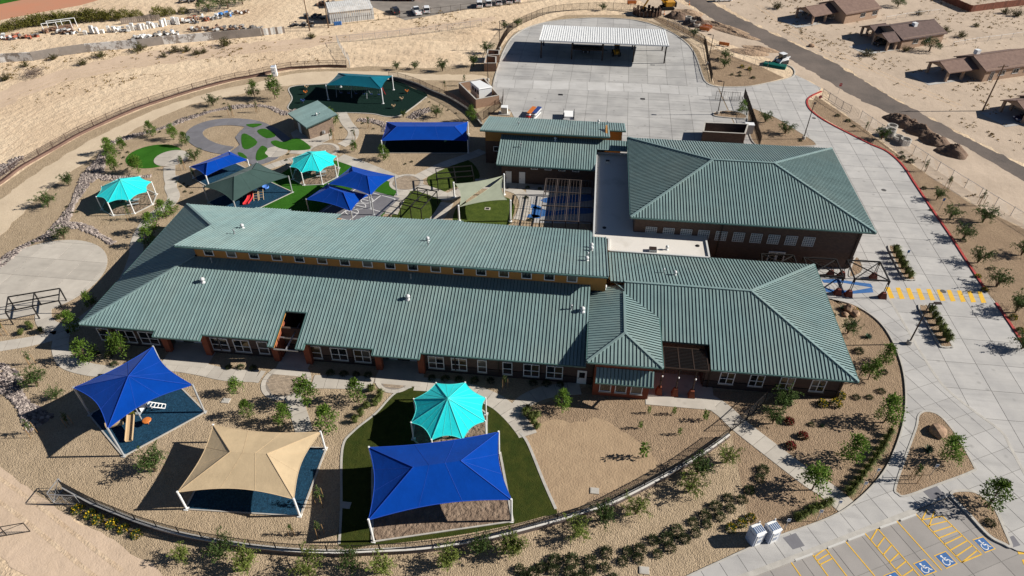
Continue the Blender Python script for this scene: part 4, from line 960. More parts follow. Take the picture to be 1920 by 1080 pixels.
# dry creek of loose stones
def creek(pts, width, n, seed, name='dry_creek_stones'):
    r_ = random.Random(seed); P = resample(catmull(gs(pts), 8), .4); mb = MB()
    for _ in range(n):
        i = r_.randrange(len(P) - 1); p = P[i]; t = (P[i + 1] - P[i]).normalized()
        d = r_.uniform(-1, 1) * width / 2 * (.7 + .3 * math.sin(i * .21)); c = p + Vector((-t.y, t.x, 0)) * d
        s_ = r_.uniform(.14, .34)
        vs = [Vector((a, b, e)) for a, b, e in ((-1, -.3, 0), (0, -1, .1), (1, -.2, 0), (.3, .9, .05), (-.7, .7, 0), (0, 0, .9), (.35, .2, .7))]
        rz = Matrix.Rotation(r_.uniform(0, 6.28), 3, 'Z')
        mb.add([c + (rz @ v) * s_ + Vector((0, 0, .02)) for v in vs], [(0, 1, 5), (1, 6, 5), (1, 2, 6), (2, 3, 6), (3, 5, 6), (3, 4, 5), (4, 0, 5)])
    return top(name, mb, M_CREEK, kind='stuff', label='grey brown loose stones lining a winding dry creek bed', cat='stones')
def _creek():
    def f(m, t, N, L, b, geo, cur):
        cr = N.new('ShaderNodeValToRGB'); e = cr.color_ramp.elements; e[0].color = (.07, .055, .055, 1); e[1].color = (.36, .30, .26, 1)
        L.new(geo.outputs['Random Per Island'], cr.inputs[0]); L.new(cr.outputs[0], b.inputs['Base Color'])
    return material('creek_stone', (.3, .25, .22), .9, extra=f)
M_CREEK = _creek()
for pts, wd, sp in (([(-30, 520), (0, 494), (45, 462), (90, 441), (118, 415), (138, 380), (158, 345), (170, 325)], 2.0, 45), ([(160, 342), (176, 322), (188, 300), (200, 285)], 3.6, 70), ([(176, 330), (215, 335), (255, 333), (290, 330)], 1.8, 30), ([(122, 420), (160, 428), (190, 444), (214, 458)], 1.6, 40),
                    ([(205, 270), (250, 255), (300, 242), (345, 225), (400, 208), (450, 200), (500, 200), (535, 213), (560, 205)], 1.8, 30), ([(-20, 690), (12, 715), (40, 755), (62, 780), (80, 800)], 3.0, 60), ([(672, 225), (700, 228), (720, 235), (720, 250)], 1.8, 30), ([(770, 222), (790, 210), (810, 205)], 2.4, 30), ([(-20, 335), (0, 322), (30, 300), (50, 295)], 3.2, 45)):
    Lp = sum((b - a).length for a, b in zip(gs(pts), gs(pts)[1:])); creek(pts, wd, int(Lp * sp), len(pts) * 7 + int(pts[0][0]))
# ================================================================== shade canopies
def cloth(a, b, ra, rb, k=.16, ns=12, nt=6, sag=.05):
    mb = MB(); L = (b - a).length
    for j in range(nt + 1):
        for i in range(ns + 1):
            s_, t_ = i / ns, j / nt
            Rr = ra.lerp(rb, s_); E = a.lerp(b, s_).lerp(Rr, k * 4 * s_ * (1 - s_))
            p = E.lerp(Rr, t_); p = p - Vector((0, 0, sag * L * .25 * 4 * s_ * (1 - s_) * (t_ * (1 - t_)) * 4 * .5))
            mb.v.append(tuple(p))
    w_ = ns + 1
    mb.f += [(j * w_ + i, j * w_ + i + 1, (j + 1) * w_ + i + 1, (j + 1) * w_ + i) for j in range(nt) for i in range(ns)]
    edge = [Vector(mb.v[i]) for i in range(w_)]
    return mb, edge
def canopy(name, label, corners, ridge, fab, post_mat, group=None, k=.16, base=None, hem=None, post_r=.11, lean=0.0):
    """posts at the corners, one cloth panel for each side; ridge: one apex or two ridge ends"""
    n = len(corners); c = sum(corners, Vector()) / n
    t = thing(name, (c.x, c.y, 0), label, 'shade canopy', group)
    def rp(i):
        if len(ridge) == 1: return ridge[0]
        return min(ridge, key=lambda r_: (r_ - corners[i]).length)
    for i in range(n):
        a, b = corners[i], corners[(i + 1) % n]
        mb, edge = cloth(a, b, rp(i), rp((i + 1) % n), k)
        o = part('cloth_panel', mb, fab, t, smooth=True)
        h = MB()
        for p, q in zip(edge, edge[1:]): h.bar(p, q, .07, .05)
        part('hem', h, hem or fab, o)
        for col in (4, 8):
            sm = MB()
            for j in range(6): sm.bar(Vector(mb.v[j * 13 + col]) + Vector((0, 0, .012)), Vector(mb.v[(j + 1) * 13 + col]) + Vector((0, 0, .012)), .035, .012)
            part('stitch_line', sm, hem or fab, o)
        s_ = MB().bar(a + Vector((0, 0, .03)), rp(i) + Vector((0, 0, .03)), .07, .03); part('seam', s_, hem or fab, o)
    for a in corners:
        out = Vector((a.x - c.x, a.y - c.y, 0)).normalized() * lean
        p = part('post', MB().tube(Vector((a.x, a.y, 0)) + out, (a.x, a.y, a.z + .12), post_r, n=8), post_mat, t)
        part('base_plate', MB().box((a.x + out.x, a.y + out.y, .05), (.45, .45, .1)), post_mat, p)
    if len(ridge) == 2: part('ridge_beam', MB().tube(ridge[0] - Vector((0, 0, .12)), ridge[1] - Vector((0, 0, .12)), .06, n=6), post_mat, t)
    for a in corners: part('rafter', MB().tube(a - Vector((0, 0, .05)), min(ridge, key=lambda r_: (r_ - a).length) - Vector((0, 0, .12)), .05, n=6), post_mat, t)
    return t
M_PGREY = material('grey_post_steel', (.42, .43, .43), .45, metal=.3)
H_BLUE = material('blue_hem', (.012, .06, .36), .7); H_TAN = material('tan_hem', (.55, .41, .25), .7)
H_AQUA = material('aqua_hem', (.08, .60, .55), .7)
def cpx(pts, h): return [g(x, y, h) for x, y in pts]
pc = cpx([(138, 727), (202, 804), (361, 722), (287, 650)], 4.75)
canopy('shade_canopy', 'blue pyramid shade canopy over the slide at the lower left', pc, [g(241, 705, 6.55)], F_BLUE, M_PGREY, k=.16, hem=H_BLUE)
pad('rubber_pad', [(p.x, p.y) for p in pc], .07, M_RUBB)
pc = cpx([(333, 923), (551, 936), (601, 810), (400, 797)], 3.0)
canopy('shade_canopy', 'tan hip shade canopy with blue rubber ground beneath it', pc, [g(432, 847, 4.25), g(501, 851, 4.25)], F_TAN, M_WMET, hem=H_TAN)
pad('rubber_pad', [(p.x, p.y) for p in pc], .07, M_RUBB)
pc = cpx([(691, 975), (959, 937), (935, 810), (692, 839)], 3.85)
canopy('shade_canopy', 'large blue hip shade canopy over the sandpit on the front lawn', pc, [g(775, 876, 5.45), g(864, 864, 5.45)], F_BLUE, M_WMET, k=.13, hem=H_BLUE)
pad('sandpit', [(p.x, p.y) for p in pc], .1, M_SANDBOX, kw=.3)
def octagon(cx, cy, r, h, hh, label, rot=0.0, padmat=None):
    c = g(cx, cy, h); cs = [Vector((c.x + r * math.cos(rot + (k + .5) * math.pi / 4), c.y + r * math.sin(rot + (k + .5) * math.pi / 4), h)) for k in range(8)]
    t = canopy('shade_canopy', label, cs, [Vector((c.x, c.y, hh))], F_AQUA, M_WMET, k=.1, hem=H_AQUA, post_r=.09)
    pad('play_pad', [(p.x, p.y) for p in cs], .06, padmat or M_SANDBOX, kw=.2)
    return c
o1 = octagon(842, 769, 4.45, 2.9, 4.9, 'aqua octagonal shade canopy on the front lawn', R(8))
o2 = octagon(233, 355, 4.3, 2.5, 4.3, 'aqua octagonal shade canopy among gravel at far left', R(18))
o3 = octagon(588, 303, 4.2, 2.5, 4.2, 'aqua octagonal shade canopy near the ball court', R(12))
pc = cpx([(381, 350), (438, 378), (541, 331), (482, 305)], 3.2)
canopy('shade_canopy', 'dark grey green hip shade canopy over the red slide', pc, [g(439, 331, 4.7), g(474, 317, 4.7)], F_GREEN, M_PGREY, k=.13, hem=F_GREEN)
pad('rubber_pad', [(p.x, p.y) for p in pc], .08, M_RUBB)
pc = cpx([(356, 313), (386, 330), (464, 300), (430, 284)], 2.3)
canopy('shade_canopy', 'small blue hip shade canopy left of the grey green canopy', pc, [g(389, 305, 3.5), g(432, 290, 3.5)], F_BLUE, M_WMET, k=.13, hem=H_BLUE)
pad('rubber_pad', [(p.x, p.y) for p in pc], .07, M_RUBB)
canopy('shade_canopy', 'taller blue shade canopy above the right half of the ball court', cpx([(616, 345), (695, 366), (740, 330), (660, 312)], 3.8), [g(662, 321, 5.2), g(689, 330, 5.2)], F_BLUE, M_PGREY, k=.12, hem=H_BLUE)
canopy('shade_canopy', 'lower blue shade canopy above the left half of the ball court', cpx([(574, 374), (658, 396), (691, 366), (614, 345)], 2.6), [g(618, 352, 4.0), g(644, 361, 4.0)], F_BLUE, M_PGREY, k=.12, hem=H_BLUE)
pc = cpx([(715, 264), (877, 264), (877, 229), (725, 229)], 2.6)
canopy('shade_canopy', 'long blue rectangular shade canopy beside the service building', pc, [g(744, 237, 3.9), g(852, 237, 3.9)], F_BLUE, M_WMET, k=.08, hem=H_BLUE)
pad('rubber_pad', [(p.x, p.y) for p in pc], .07, M_RUBG)
pc = cpx([(611, 160), (715, 167), (735, 142), (635, 137)], 3.3)
canopy('shade_canopy', 'teal shade canopy over the swings on dark green ground', pc, [g(649, 141, 4.9), g(694, 144, 4.9)], F_TEAL, M_WMET, k=.12, hem=F_TEAL)
# shade sails on white masts
MAST = [(945, 365, 944, 331), (852, 370, 850, 345), (861, 414, 860, 389), (957, 415, 956, 376)]
tips = []
for k, (bx, by, tx, ty) in enumerate(MAST):
    b = g(bx, by); hh = 4.0 if k in (0, 3) else 2.9
    top('sail_mast', MB().lathe((b.x, b.y, 0), [(.32, 0), (.32, .08), (.16, .1), (.14, hh), (.17, hh + .02), (.1, hh + .15)], 12), M_WMET, label='white steel mast at the %s corner of the sage shade sails' % ('back right', 'back left', 'front left', 'front right')[k], cat='mast', group='shade sail masts', base=b, smooth=False)
    tips.append(Vector((b.x, b.y, hh - .1)))
def sail(label, tri):
    a, b, c = tri; ctr = (a + b + c) / 3; n = 10; mb = MB(); idx = {}
    for i in range(n + 1):
        for j in range(n + 1 - i):
            u, v = i / n, j / n; q = 1 - u - v
            p = a * q + b * u + c * v
            for e, f_ in ((q * u, (a + b) / 2), (u * v, (b + c) / 2), (q * v, (a + c) / 2)): p = p + (ctr - f_) * (4 * e * .2 * (1 - 2.2 * min(1 - (q + u) if e == q * u else 1 - (u + v) if e == u * v else 1 - (q + v), .45)))
            idx[i, j] = len(mb.v); mb.v.append(tuple(p))
    for i in range(n):
        for j in range(n - i):
            mb.f.append((idx[i, j], idx[i + 1, j], idx[i, j + 1]))
            if j < n - i - 1: mb.f.append((idx[i + 1, j], idx[i + 1, j + 1], idx[i, j + 1]))
    t = thing('shade_sail', (ctr.x, ctr.y, 0), label, 'shade sail', 'sage shade sails')
    o = part('cloth', mb, F_SAGE, t, smooth=True)
    for e in (0, 1, 2):
        h = MB()
        row = [(i, 0) for i in range(n + 1)] if e == 0 else [(0, j) for j in range(n + 1)] if e == 1 else [(i, n - i) for i in range(n + 1)]
        for p, q in zip(row, row[1:]): h.bar(mb.v[idx[p]], mb.v[idx[q]], .06, .04)
        part('hem', h, F_SAGE, o)
inset = lambda p, q, f=.06: p.lerp(q, f)
mid = sum(tips, Vector()) / 4
sail('sage green triangular shade sail stretched to the back left mast', [inset(tips[1], mid), inset(tips[0], mid), inset(tips[2], mid)])
sail('sage green triangular shade sail stretched to the front right mast', [inset(tips[3], mid, .12), inset(tips[0], mid) - Vector((0, 0, .3)), inset(tips[2], mid) - Vector((0, 0, .25))])

# ================================================================== fences and walls
def fence(name, label, pts, wall_h=.0, h=1.2, step=2.4, picket=.0, mat=None, wall_mat=None, cap=True, smooth=6, world=False, zpx=0.0, mesh_mat=None, post=.07, cat='fence', group=None, rails=2, capmat=None):
    P = pts if world else gs(pts, zpx)
    P = [Vector((p.x, p.y, 0)) for p in P]
    C = resample(catmull(P, smooth) if smooth > 1 else P, .6 if wall_h else step / 4)
    L = sum((b - a).length for a, b in zip(C, C[1:]))
    t = thing(name, tuple(C[len(C) // 2]), label, cat, group)
    mat = mat or M_BLACK
    if wall_h:
        A, B = offset_line(C, .15), offset_line(C, -.15); n = len(C)
        up = lambda Q, z: [(p.x, p.y, z) for p in Q]
        mb = MB(); mb.strip(up(A, -.05), up(A, wall_h)); mb.strip(up(B, wall_h), up(B, -.05)); mb.strip(up(A, wall_h), up(B, wall_h))
        part('wall', mb, wall_mat or M_WALLB, t)
        if cap:
            k = 0
            A, B = offset_line(C, .2), offset_line(C, -.2)
            while k < n - 1:
                e = min(k + 5, n - 1); a, b = A[k:e + 1], B[k:e + 1]
                a = a[:-1] + [a[-1].lerp(a[-2], .06)]; b = b[:-1] + [b[-1].lerp(b[-2], .06)]
                part('cap_stone', MB().prism(xy(b) + xy(a)[::-1], wall_h, wall_h + .09), capmat or M_CURB, t); k += 5
    z0 = wall_h; D = resample(C, L / max(1, round(L / step)))
    ph = h + .08
    for p in D: part('post', MB().box((p.x, p.y, z0 + ph / 2), (post, post, ph)), mat, t)
    rl = MB()
    zs = [z0 + h * (.96 - i * (.84 / max(1, rails - 1))) for i in range(rails)]
    for a, b in zip(D, D[1:]):
        for z in zs: rl.bar((a.x, a.y, z), (b.x, b.y, z), .05, .05)
    part('rails', rl, mat, t)
    if picket:
        pk = MB()
        for p in resample(C, picket): pk.box((p.x, p.y, z0 + .08 + (h - .1) / 2), (.028, .028, h - .1))
        part('pickets', pk, mat, t, kind='stuff')
    if mesh_mat:
        ms = MB()
        for a, b in zip(D, D[1:]):
            d = (b - a).normalized(); k = max(1, int((b - a).length / .28))
            for i in range(k):
                q = a.lerp(b, i / k); r_ = a.lerp(b, min(1, i / k + h / (b - a).length)); fz = min(1, (1 - i / k) * (b - a).length / h)
                ms.bar((q.x, q.y, z0 + .05), (r_.x, r_.y, z0 + .05 + (h - .1) * fz), .016, .016)
                r2 = a.lerp(b, max(0, i / k - h / (b - a).length)); f2 = min(1, (i / k) * (b - a).length / h)
                ms.bar((q.x, q.y, z0 + .05), (r2.x, r2.y, z0 + .05 + (h - .1) * f2), .016, .016)
        part('wire_mesh', ms, mesh_mat, t, kind='stuff')
    return t
FRONTW = [(118, 913), (142, 926), (167, 940), (192, 951), (217, 961), (255, 976), (295, 989), (335, 1000), (377, 1009), (425, 1017), (480, 1025), (555, 1032), (637, 1035), (687, 1033), (785, 1028), (880, 1015), (960, 997), (1017, 982), (1060, 970), (1102, 957), (1142, 944), (1180, 926), (1215, 908), (1252, 888), (1282, 871), (1315, 851), (1345, 830), (1368, 813)]
M_CAPS = material('pale_cap_stone', (.58, .55, .50), .8)
fence('wall_fence', 'curved stone block wall topped by a black picket fence along the front', FRONTW, .65, 1.15, 2.5, .13, wall_mat=M_WALLB, zpx=.65, capmat=M_CAPS, cat='wall')
LEFTW = [(-60, 380), (0, 346), (37, 318), (75, 296), (112, 275), (147, 255), (187, 236), (225, 219), (264, 203), (321, 184), (360, 172), (399, 161), (439, 151), (479, 144), (536, 131), (577, 128), (616, 126), (652, 127)]
M_RUST = material('brown_fence_steel', (.06, .032, .025), .6)
fence('perimeter_fence', 'long brown steel fence on a low wall curving past the desert', LEFTW, .45, 1.3, 3.3, .16, mat=M_RUST, wall_mat=material('rust_block', (.17, .105, .08), .9, var=.2, scale=1), rails=3, capmat=M_RUST)
fence('garden_fence', 'brown fence on a dark retaining wall curving behind the green play surface', [(730, 150), (750, 152), (782, 162), (808, 174), (842, 188), (866, 202), (885, 216), (905, 240)], .7, 1.2, 2.2, .14, mat=M_RUST, wall_mat=M_WALLB)
fence('yard_fence', 'dark picket fence curving around the top of the concrete yard', [(928, 112), (937, 90), (947, 72), (962, 55), (995, 38), (1032, 25), (1075, 20), (1130, 18), (1172, 20), (1210, 27), (1248, 43), (1272, 56), (1297, 70), (1315, 79), (1321, 88), (1326, 115), (1334, 156)], 0, 2.0, 2.4, .14, mat=M_BROWN)
fence('yard_fence', 'short dark fence between drive island and gymnasium', [(1394, 182), (1402, 205), (1412, 235), (1425, 275)], 0, 2.0, 2.2, .14, mat=M_BROWN, smooth=3)
fence('yard_fence', 'dark fence climbing beside the brown generator enclosure', [(907, 225), (925, 212), (942, 200), (944, 180)], 0, 1.9, 2.0, .14, mat=M_BROWN, smooth=1)
gt = fence('sliding_gate', 'dark sliding gate standing across the yard entrance', [(1341, 187), (1389, 190)], 0, 2.0, 2.0, .5, mat=M_BROWN, smooth=1, cat='gate')
M_WIRE = material('galvanised_wire', (.40, .38, .35), .6, metal=.3)
fence('chain_link_fence', 'chain link fence crossing the churned desert behind the play garden', [(633, 80), (690, 76), (760, 68), (850, 57), (926, 46)], 0, 1.8, 3.3, 0, mat=M_GALV, mesh_mat=M_WIRE, smooth=1, rails=1)
fence('chain_link_fence', 'bright wire mesh fence dropping from the desert to the fire lane', [(633, 80), (640, 95), (648, 108), (656, 118), (655, 135)], 0, 1.9, 2.4, 0, mat=M_GALV, mesh_mat=material('bright_wire', (.6, .6, .58), .5, metal=.3), smooth=2, rails=1)
fence('lot_fence', 'black fence along the far gravel parking lot', [(545, 54), (610, 50), (705, 39), (815, 27), (890, 17), (960, 10), (1040, -2)], 0, 1.8, 3.0, 0, mat=M_BROWN, smooth=1, mesh_mat=None)
fence('chain_link_fence', 'wire fence running between gravel verge and paved road', [(1612, 223), (1690, 276), (1760, 322), (1830, 366), (1925, 424), (2000, 470)], 0, 1.8, 3.2, 0, mat=M_GALV, mesh_mat=M_WIRE, smooth=1, rails=1)
gt = fence('entrance_gate', 'open grey steel gate beside the drive entrance', [(1541, 180), (1575, 203), (1612, 222)], 0, 1.7, 2.4, .35, mat=material('gate_steel', (.16, .165, .17), .5, metal=.4), smooth=1, cat='gate')
fence('chain_link_fence', 'wire fence beside dug ground next to the yard', [(1250, 48), (1300, 72), (1345, 96), (1400, 118), (1468, 138)], 0, 1.5, 3.2, 0, mat=M_GALV, smooth=1, rails=2)
# gates at the front walks
def leaf_gate(label, a, b, h=1.7, mat=None, diag=True):
    A, B = g(*a), g(*b); m_ = mat or M_GALV; t = thing('gate', tuple((A + B) / 2), label, 'gate')
    f = MB(); n = max(1, round((B - A).length / 1.8))
    for i in range(n + 1): p = A.lerp(B, i / n); f.bar((p.x, p.y, .05), (p.x, p.y, h), .06)
    for z in (.12, h): f.bar((A.x, A.y, z), (B.x, B.y, z), .06)
    part('frame', f, m_, t)
    if diag: part('brace', MB().bar((A.x, A.y, .15), (B.x, B.y, h - .05), .04), m_, t)
    ms = MB(); L = (B - A).length; k = int(L / .2)
    for i in range(1, k): p = A.lerp(B, i / k); ms.bar((p.x, p.y, .12), (p.x, p.y, h), .015)
    part('infill', ms, M_WIRE, t, kind='stuff'); return t
leaf_gate('pale steel gate at the left end of the front wall', (101, 943), (122, 915)); leaf_gate('pale steel mesh panel facing the dirt road', (102, 945), (152, 947))
leaf_gate('lone dark mesh panel standing in the dirt road corner', (-30, 1012), (57, 997), 1.6, M_BLACK)
leaf_gate('grey steel gate across the walk right of the entry hall', (1372, 808), (1400, 786), 1.9, M_BLACK); leaf_gate('black steel fence panel meeting the office wing', (1400, 786), (1432, 755), 1.9, M_BLACK, False)
# rear graffiti wall: cast panels
gw = thing('graffiti_wall', g(240, 85), 'long grey block wall with white graffiti patches in the desert', 'wall')
M_GWALL = material('grey_painted_wall', (.27, .235, .205), .9, var=.25, scale=.5)
def graf(m, t, N, L, b, geo, cur):
    n1 = N.new('ShaderNodeTexNoise'); n1.inputs['Scale'].default_value = .55; n1.inputs['Detail'].default_value = 8; n1.inputs['Roughness'].default_value = .75; L.new(geo.outputs['Position'], n1.inputs['Vector'])
    r_ = N.new('ShaderNodeMapRange'); r_.inputs[1].default_value = .47; r_.inputs[2].default_value = .53; L.new(n1.outputs[0], r_.inputs[0])
    mx = N.new('ShaderNodeMix'); mx.data_type = 'RGBA'; mx.inputs[6].default_value = (.27, .235, .205, 1); mx.inputs[7].default_value = (.62, .60, .57, 1); L.new(r_.outputs[0], mx.inputs[0]); L.new(mx.outputs[2], b.inputs['Base Color'])
M_GRAF = material('whitewashed_wall', (.5, .48, .45), .9, extra=graf)
LP = [(-40, 122), (0, 117), (40, 115), (80, 112), (112, 105), (160, 98), (202, 94), (250, 91), (300, 84), (345, 80), (390, 76), (430, 73), (480, 68), (520, 66)]
wp = resample(catmull(gs(LP), 6), 6.0)
for i, (a, b) in enumerate(zip(wp, wp[1:])):
    part('wall_panel', MB().bar((a.x, a.y, 1.0), Vector((b.x, b.y, 1.0)) + (a - b).normalized() * .04, .25, 2.1), M_GRAF if i % 7 in (0, 1, 4, 5) else M_GWALL, gw)

# ================================================================== steel trellises
def trellis(label, corners, h, nx, ny, slats=0, mat=None, post=.13, dense=False, name='trellis', ts=.1):
    Cn = [Vector((p.x, p.y, h)) for p in corners]; c = sum(Cn, Vector()) / 4
    t = thing(name, (c.x, c.y, 0), label, 'trellis'); mat = mat or M_BLACK
    P = lambda u, v: Cn[0].lerp(Cn[1], u).lerp(Cn[3].lerp(Cn[2], u), v)
    for i in range(nx + 1): part('beam', MB().bar(P(i / nx, 0), P(i / nx, 1), .1, .16), mat, t)
    for j in range(ny + 1): part('beam', MB().bar(P(0, j / ny) + Vector((0, 0, .02)), P(1, j / ny) + Vector((0, 0, .02)), .1, .16), mat, t)
    for i in range(nx + 1):
        for v in (0, 1): p = P(i / nx, v); part('post', MB().box((p.x, p.y, h / 2), (post, post, h)), mat, t)
    for k in range(slats): part('slat', MB().bar(P((k + .5) / slats, .02) + Vector((0, 0, .1)), P((k + .5) / slats, .98) + Vector((0, 0, .1)), ts, .03), mat, t)
    return t
trellis('dark steel trellis beside the round concrete play slab', cpx([(10, 585), (110, 564), (112, 541), (15, 557)], 2.3), 2.3, 2, 2)
trellis('dark steel trellis nearest the service building path', cpx([(820, 335), (888, 330), (884, 311), (817, 316)], 2.5), 2.5, 2, 2)
trellis('dark steel trellis left of the shade sail lawn', cpx([(749, 382), (789, 392), (819, 359), (782, 352)], 2.5), 2.5, 2, 3)
trellis('large grid trellis over the painted courtyard', cpx([(1012, 413), (1109, 417), (1112, 340), (1024, 335)], 3.2), 3.2, 4, 3, 16, material('bronze_trellis', (.09, .07, .06), .5), .16, ts=.035)
def web_trellis(label, corners, h):
    Cn = [Vector((p.x, p.y, h)) for p in corners]; c = sum(Cn, Vector()) / 4
    t = thing('web_trellis', (c.x, c.y, 0), label, 'trellis', 'web trellises at the gymnasium door'); m_ = M_BLACK
    for i in range(4): part('beam', MB().bar(Cn[i], Cn[(i + 1) % 4], .14, .2), m_, t)
    part('brace', MB().bar(Cn[0], Cn[2], .1, .14), m_, t); part('brace', MB().bar(Cn[1] + Vector((0, 0, .02)), Cn[3] + Vector((0, 0, .02)), .1, .14), m_, t)
    cen = Cn[1].lerp(c, .25)
    for r_ in (.7, 1.3, 1.9, 2.5):
        w_ = MB()
        for k in range(20):
            a0, a1 = k * math.pi / 10, (k + 1) * math.pi / 10
            p, q = [Vector((c.x + r_ * math.cos(a), c.y + r_ * math.sin(a), h)) for a in (a0, a1)]; w_.bar(p, q, .025, .025)
        part('wire_ring', w_, M_BROWN, t)
    for p in Cn:
        o = part('post', MB().bar((p.x - .12, p.y, .9), (p.x - .12, p.y, h), .08).bar((p.x + .12, p.y, .9), (p.x + .12, p.y, h), .08).bar((p.x, p.y, h - .6), (p.x, p.y, h), .1, .3), M_BROWN, t)
        part('post_base', MB().add([(p.x + a * .55, p.y + b * .4, .1) for a, b in ((-1, -1), (1, -1), (1, 1), (-1, 1))] + [(p.x + a * .3, p.y + b * .25, 1.1) for a, b in ((-.6, -1), (1, -1), (1, 1), (-.6, 1))], [(0, 1, 5, 4), (1, 2, 6, 5), (2, 3, 7, 6), (3, 0, 4, 7), (4, 5, 6, 7)]), material('maroon_base', (.16, .045, .03), .8), o)
web_trellis('black steel frame with wire rings next to the yellow crosswalk', cpx([(1603, 523), (1668, 527), (1650, 491), (1589, 488)], 3.2), 3.2)
web_trellis('black steel frame with wire rings in the gymnasium shade', cpx([(1520, 515), (1582, 520), (1568, 486), (1507, 483)], 3.2), 3.2)
web_trellis('black steel frame with wire rings half hidden behind the office roof', cpx([(1430, 508), (1500, 512), (1488, 479), (1428, 476)], 3.2), 3.2)

# ================================================================== lamps, poles, signs
def lamp(px, py, label, h=7.2, arm=(-1, 0)):
    p = g(px, py); t = thing('lamp_post', tuple(p), label, 'lamp post', 'parking lot lamp posts')
    part('footing', MB().lathe((p.x, p.y, 0), [(.34, 0), (.34, .72), (.3, .76)], 12), M_CURB, t)
    part('pole', MB().tube((p.x, p.y, .7), (p.x, p.y, h), .1, .07), M_BROWN, t)
    a = Vector((arm[0], arm[1], 0)).normalized()
    part('arm', MB().bar((p.x, p.y, h - .05), (p.x + a.x * .7, p.y + a.y * .7, h), .07), M_BROWN, t)
    hd = part('lamp_head', MB().bar(p + a * .5 + Vector((0, 0, h + .02)), p + a * 1.35 + Vector((0, 0, h + .05)), .42, .12), M_BROWN, t)
    part('lens', MB().bar(p + a * .6 + Vector((0, 0, h - .05)), p + a * 1.25 + Vector((0, 0, h - .02)), .3, .02), M_WMET, hd)
lamp(1703, 646, 'tall dark lamp post standing on the walk by the crosswalk', arm=(1, .05)); lamp(1506, 262, 'dark lamp post on the gravel island right of the gymnasium', arm=(.5, 1))
lamp(1345, 215, 'dark lamp post at the tip of the small yard island', arm=(-1, 0)); lamp(1327, 122, 'dark lamp post outside the right side of the yard fence', arm=(-1, 0))
lamp(937, 94, 'slim lamp post outside the left side of the yard fence', arm=(1, .2)); lamp(915, 153, 'slim lamp post behind the generator enclosure', 6.5, arm=(1, 0))
def utility_pole(px, py, h, label, arms=1):
    p = g(px, py); t = thing('utility_pole', tuple(p), label, 'utility pole')
    part('pole', MB().tube(p, p + Vector((0, 0, h)), .17, .11), M_WOOD, t)
    for k in range(arms):
        z = h - .5 - k * .9; d = Vector((.95, .3, 0)).normalized()
        ca = part('crossarm', MB().bar(p - d * 1.2 + Vector((0, .12, z)), p + d * 1.2 + Vector((0, .12, z)), .1, .13), M_WOOD, t)
        for s_ in (-1, -.5, .5, 1): q = p + d * s_ * 1.1 + Vector((0, .12, z)); part('insulator', MB().lathe((q.x, q.y, z + .06), [(.03, 0), (.05, .06), (.05, .14), (.02, .2)], 6), M_GALV, ca)
utility_pole(1842, 208, 10.0, 'wooden utility pole beside the nearest house at right'); utility_pole(581, 58, 9.5, 'wooden utility pole with transformer by the junk yard', 2)
utility_pole(616, 52, 9, 'grey leaning utility pole beside the corrugated shed')
def sign(px, py, label, kind='access', h=1.9, mat=None, rz=0.0):
    p = g(px, py); t = thing('sign', tuple(p), label, 'sign')
    part('post', MB().bar(p, p + Vector((0, 0, h + .15)), .05), M_GALV, t)
    if kind == 'stop':
        n = [(p.x + .38 * math.cos(R(22.5 + 45 * k)), p.z + h + .38 * math.sin(R(22.5 + 45 * k))) for k in range(8)]
        b = part('plate', MB().add([(x, p.y - .05, z) for x, z in n] + [(x, p.y - .03, z) for x, z in n], [tuple(range(8)), tuple(range(15, 7, -1))] + [(k, (k + 1) % 8, (k + 1) % 8 + 8, k + 8) for k in range(8)]), material('stop_red', (.5, .03, .03), .5), t)
        lettering(b, 'STOP', Vector((p.x, p.y - .056, p.z + h)), .2, M_WHITE)
    else:
        b = part('plate', MB().box((p.x, p.y - .05, h), (.34, .02, .5)), M_WHITE if kind == 'access' else material('sign_blue', (.03, .15, .4), .5), t)
        if kind == 'access':
            part('blue_square', MB().box((p.x, p.y - .062, h + .08), (.24, .006, .24)), M_BLUEP, b)
            sy = MB().box((p.x - .02, p.y - .068, h + .15), (.05, .004, .05)).bar((p.x - .02, p.y - .068, h + .12), (p.x - .015, p.y - .068, h + .06), .004, .03, (0, 1, 0)).bar((p.x - .015, p.y - .068, h + .06), (p.x + .06, p.y - .068, h + .05), .03, .004)
            part('wheelchair_symbol', sy, M_WHITE, b)
FONT5 = {'S': '01111100000111000001 11110'.replace(' ', ''), 'T': '1111100100001000010000100', 'O': '0111010001100011000101110', 'P': '1111010001111101000010000', }
FONT5['S'] = '0111110000011100000111110'
def lettering(par, txt, c, size, mat):
    mb = MB(); px_ = size / 5
    x = c.x - len(txt) * 6 * px_ / 2 + px_ / 2
    for ch in txt:
        bits = FONT5[ch]
        for i, b in enumerate(bits):
            if b == '1': mb.box((x + (i % 5) * px_, c.y, c.z + size / 2 - (i // 5 + .5) * px_), (px_, .006, px_))
        x += 6 * px_
    part('lettering', mb, mat, par)
for k, (a, b) in enumerate(((120, 735), (360, 670), (500, 600), (690, 460), (785, 360))):
    sign(*q4(a, b), '%s white accessible parking sign from the left along the walk' % ('first', 'second', 'third', 'fourth', 'fifth')[k])
sign(*q4(1215, 330), 'white accessible parking sign in the triangular island', rz=0)
sign(1571, 176, 'red octagonal stop sign by the paved road', 'stop', 2.1); sign(1533, 199, 'red octagonal stop sign on the red kerb corner', 'stop', 2.1)
sign(1695, 490, 'small blue sign in the planted drive island near the gymnasium', 'plain'); sign(1760, 395, 'small sign among trees on the right verge', 'plain', 2.2)

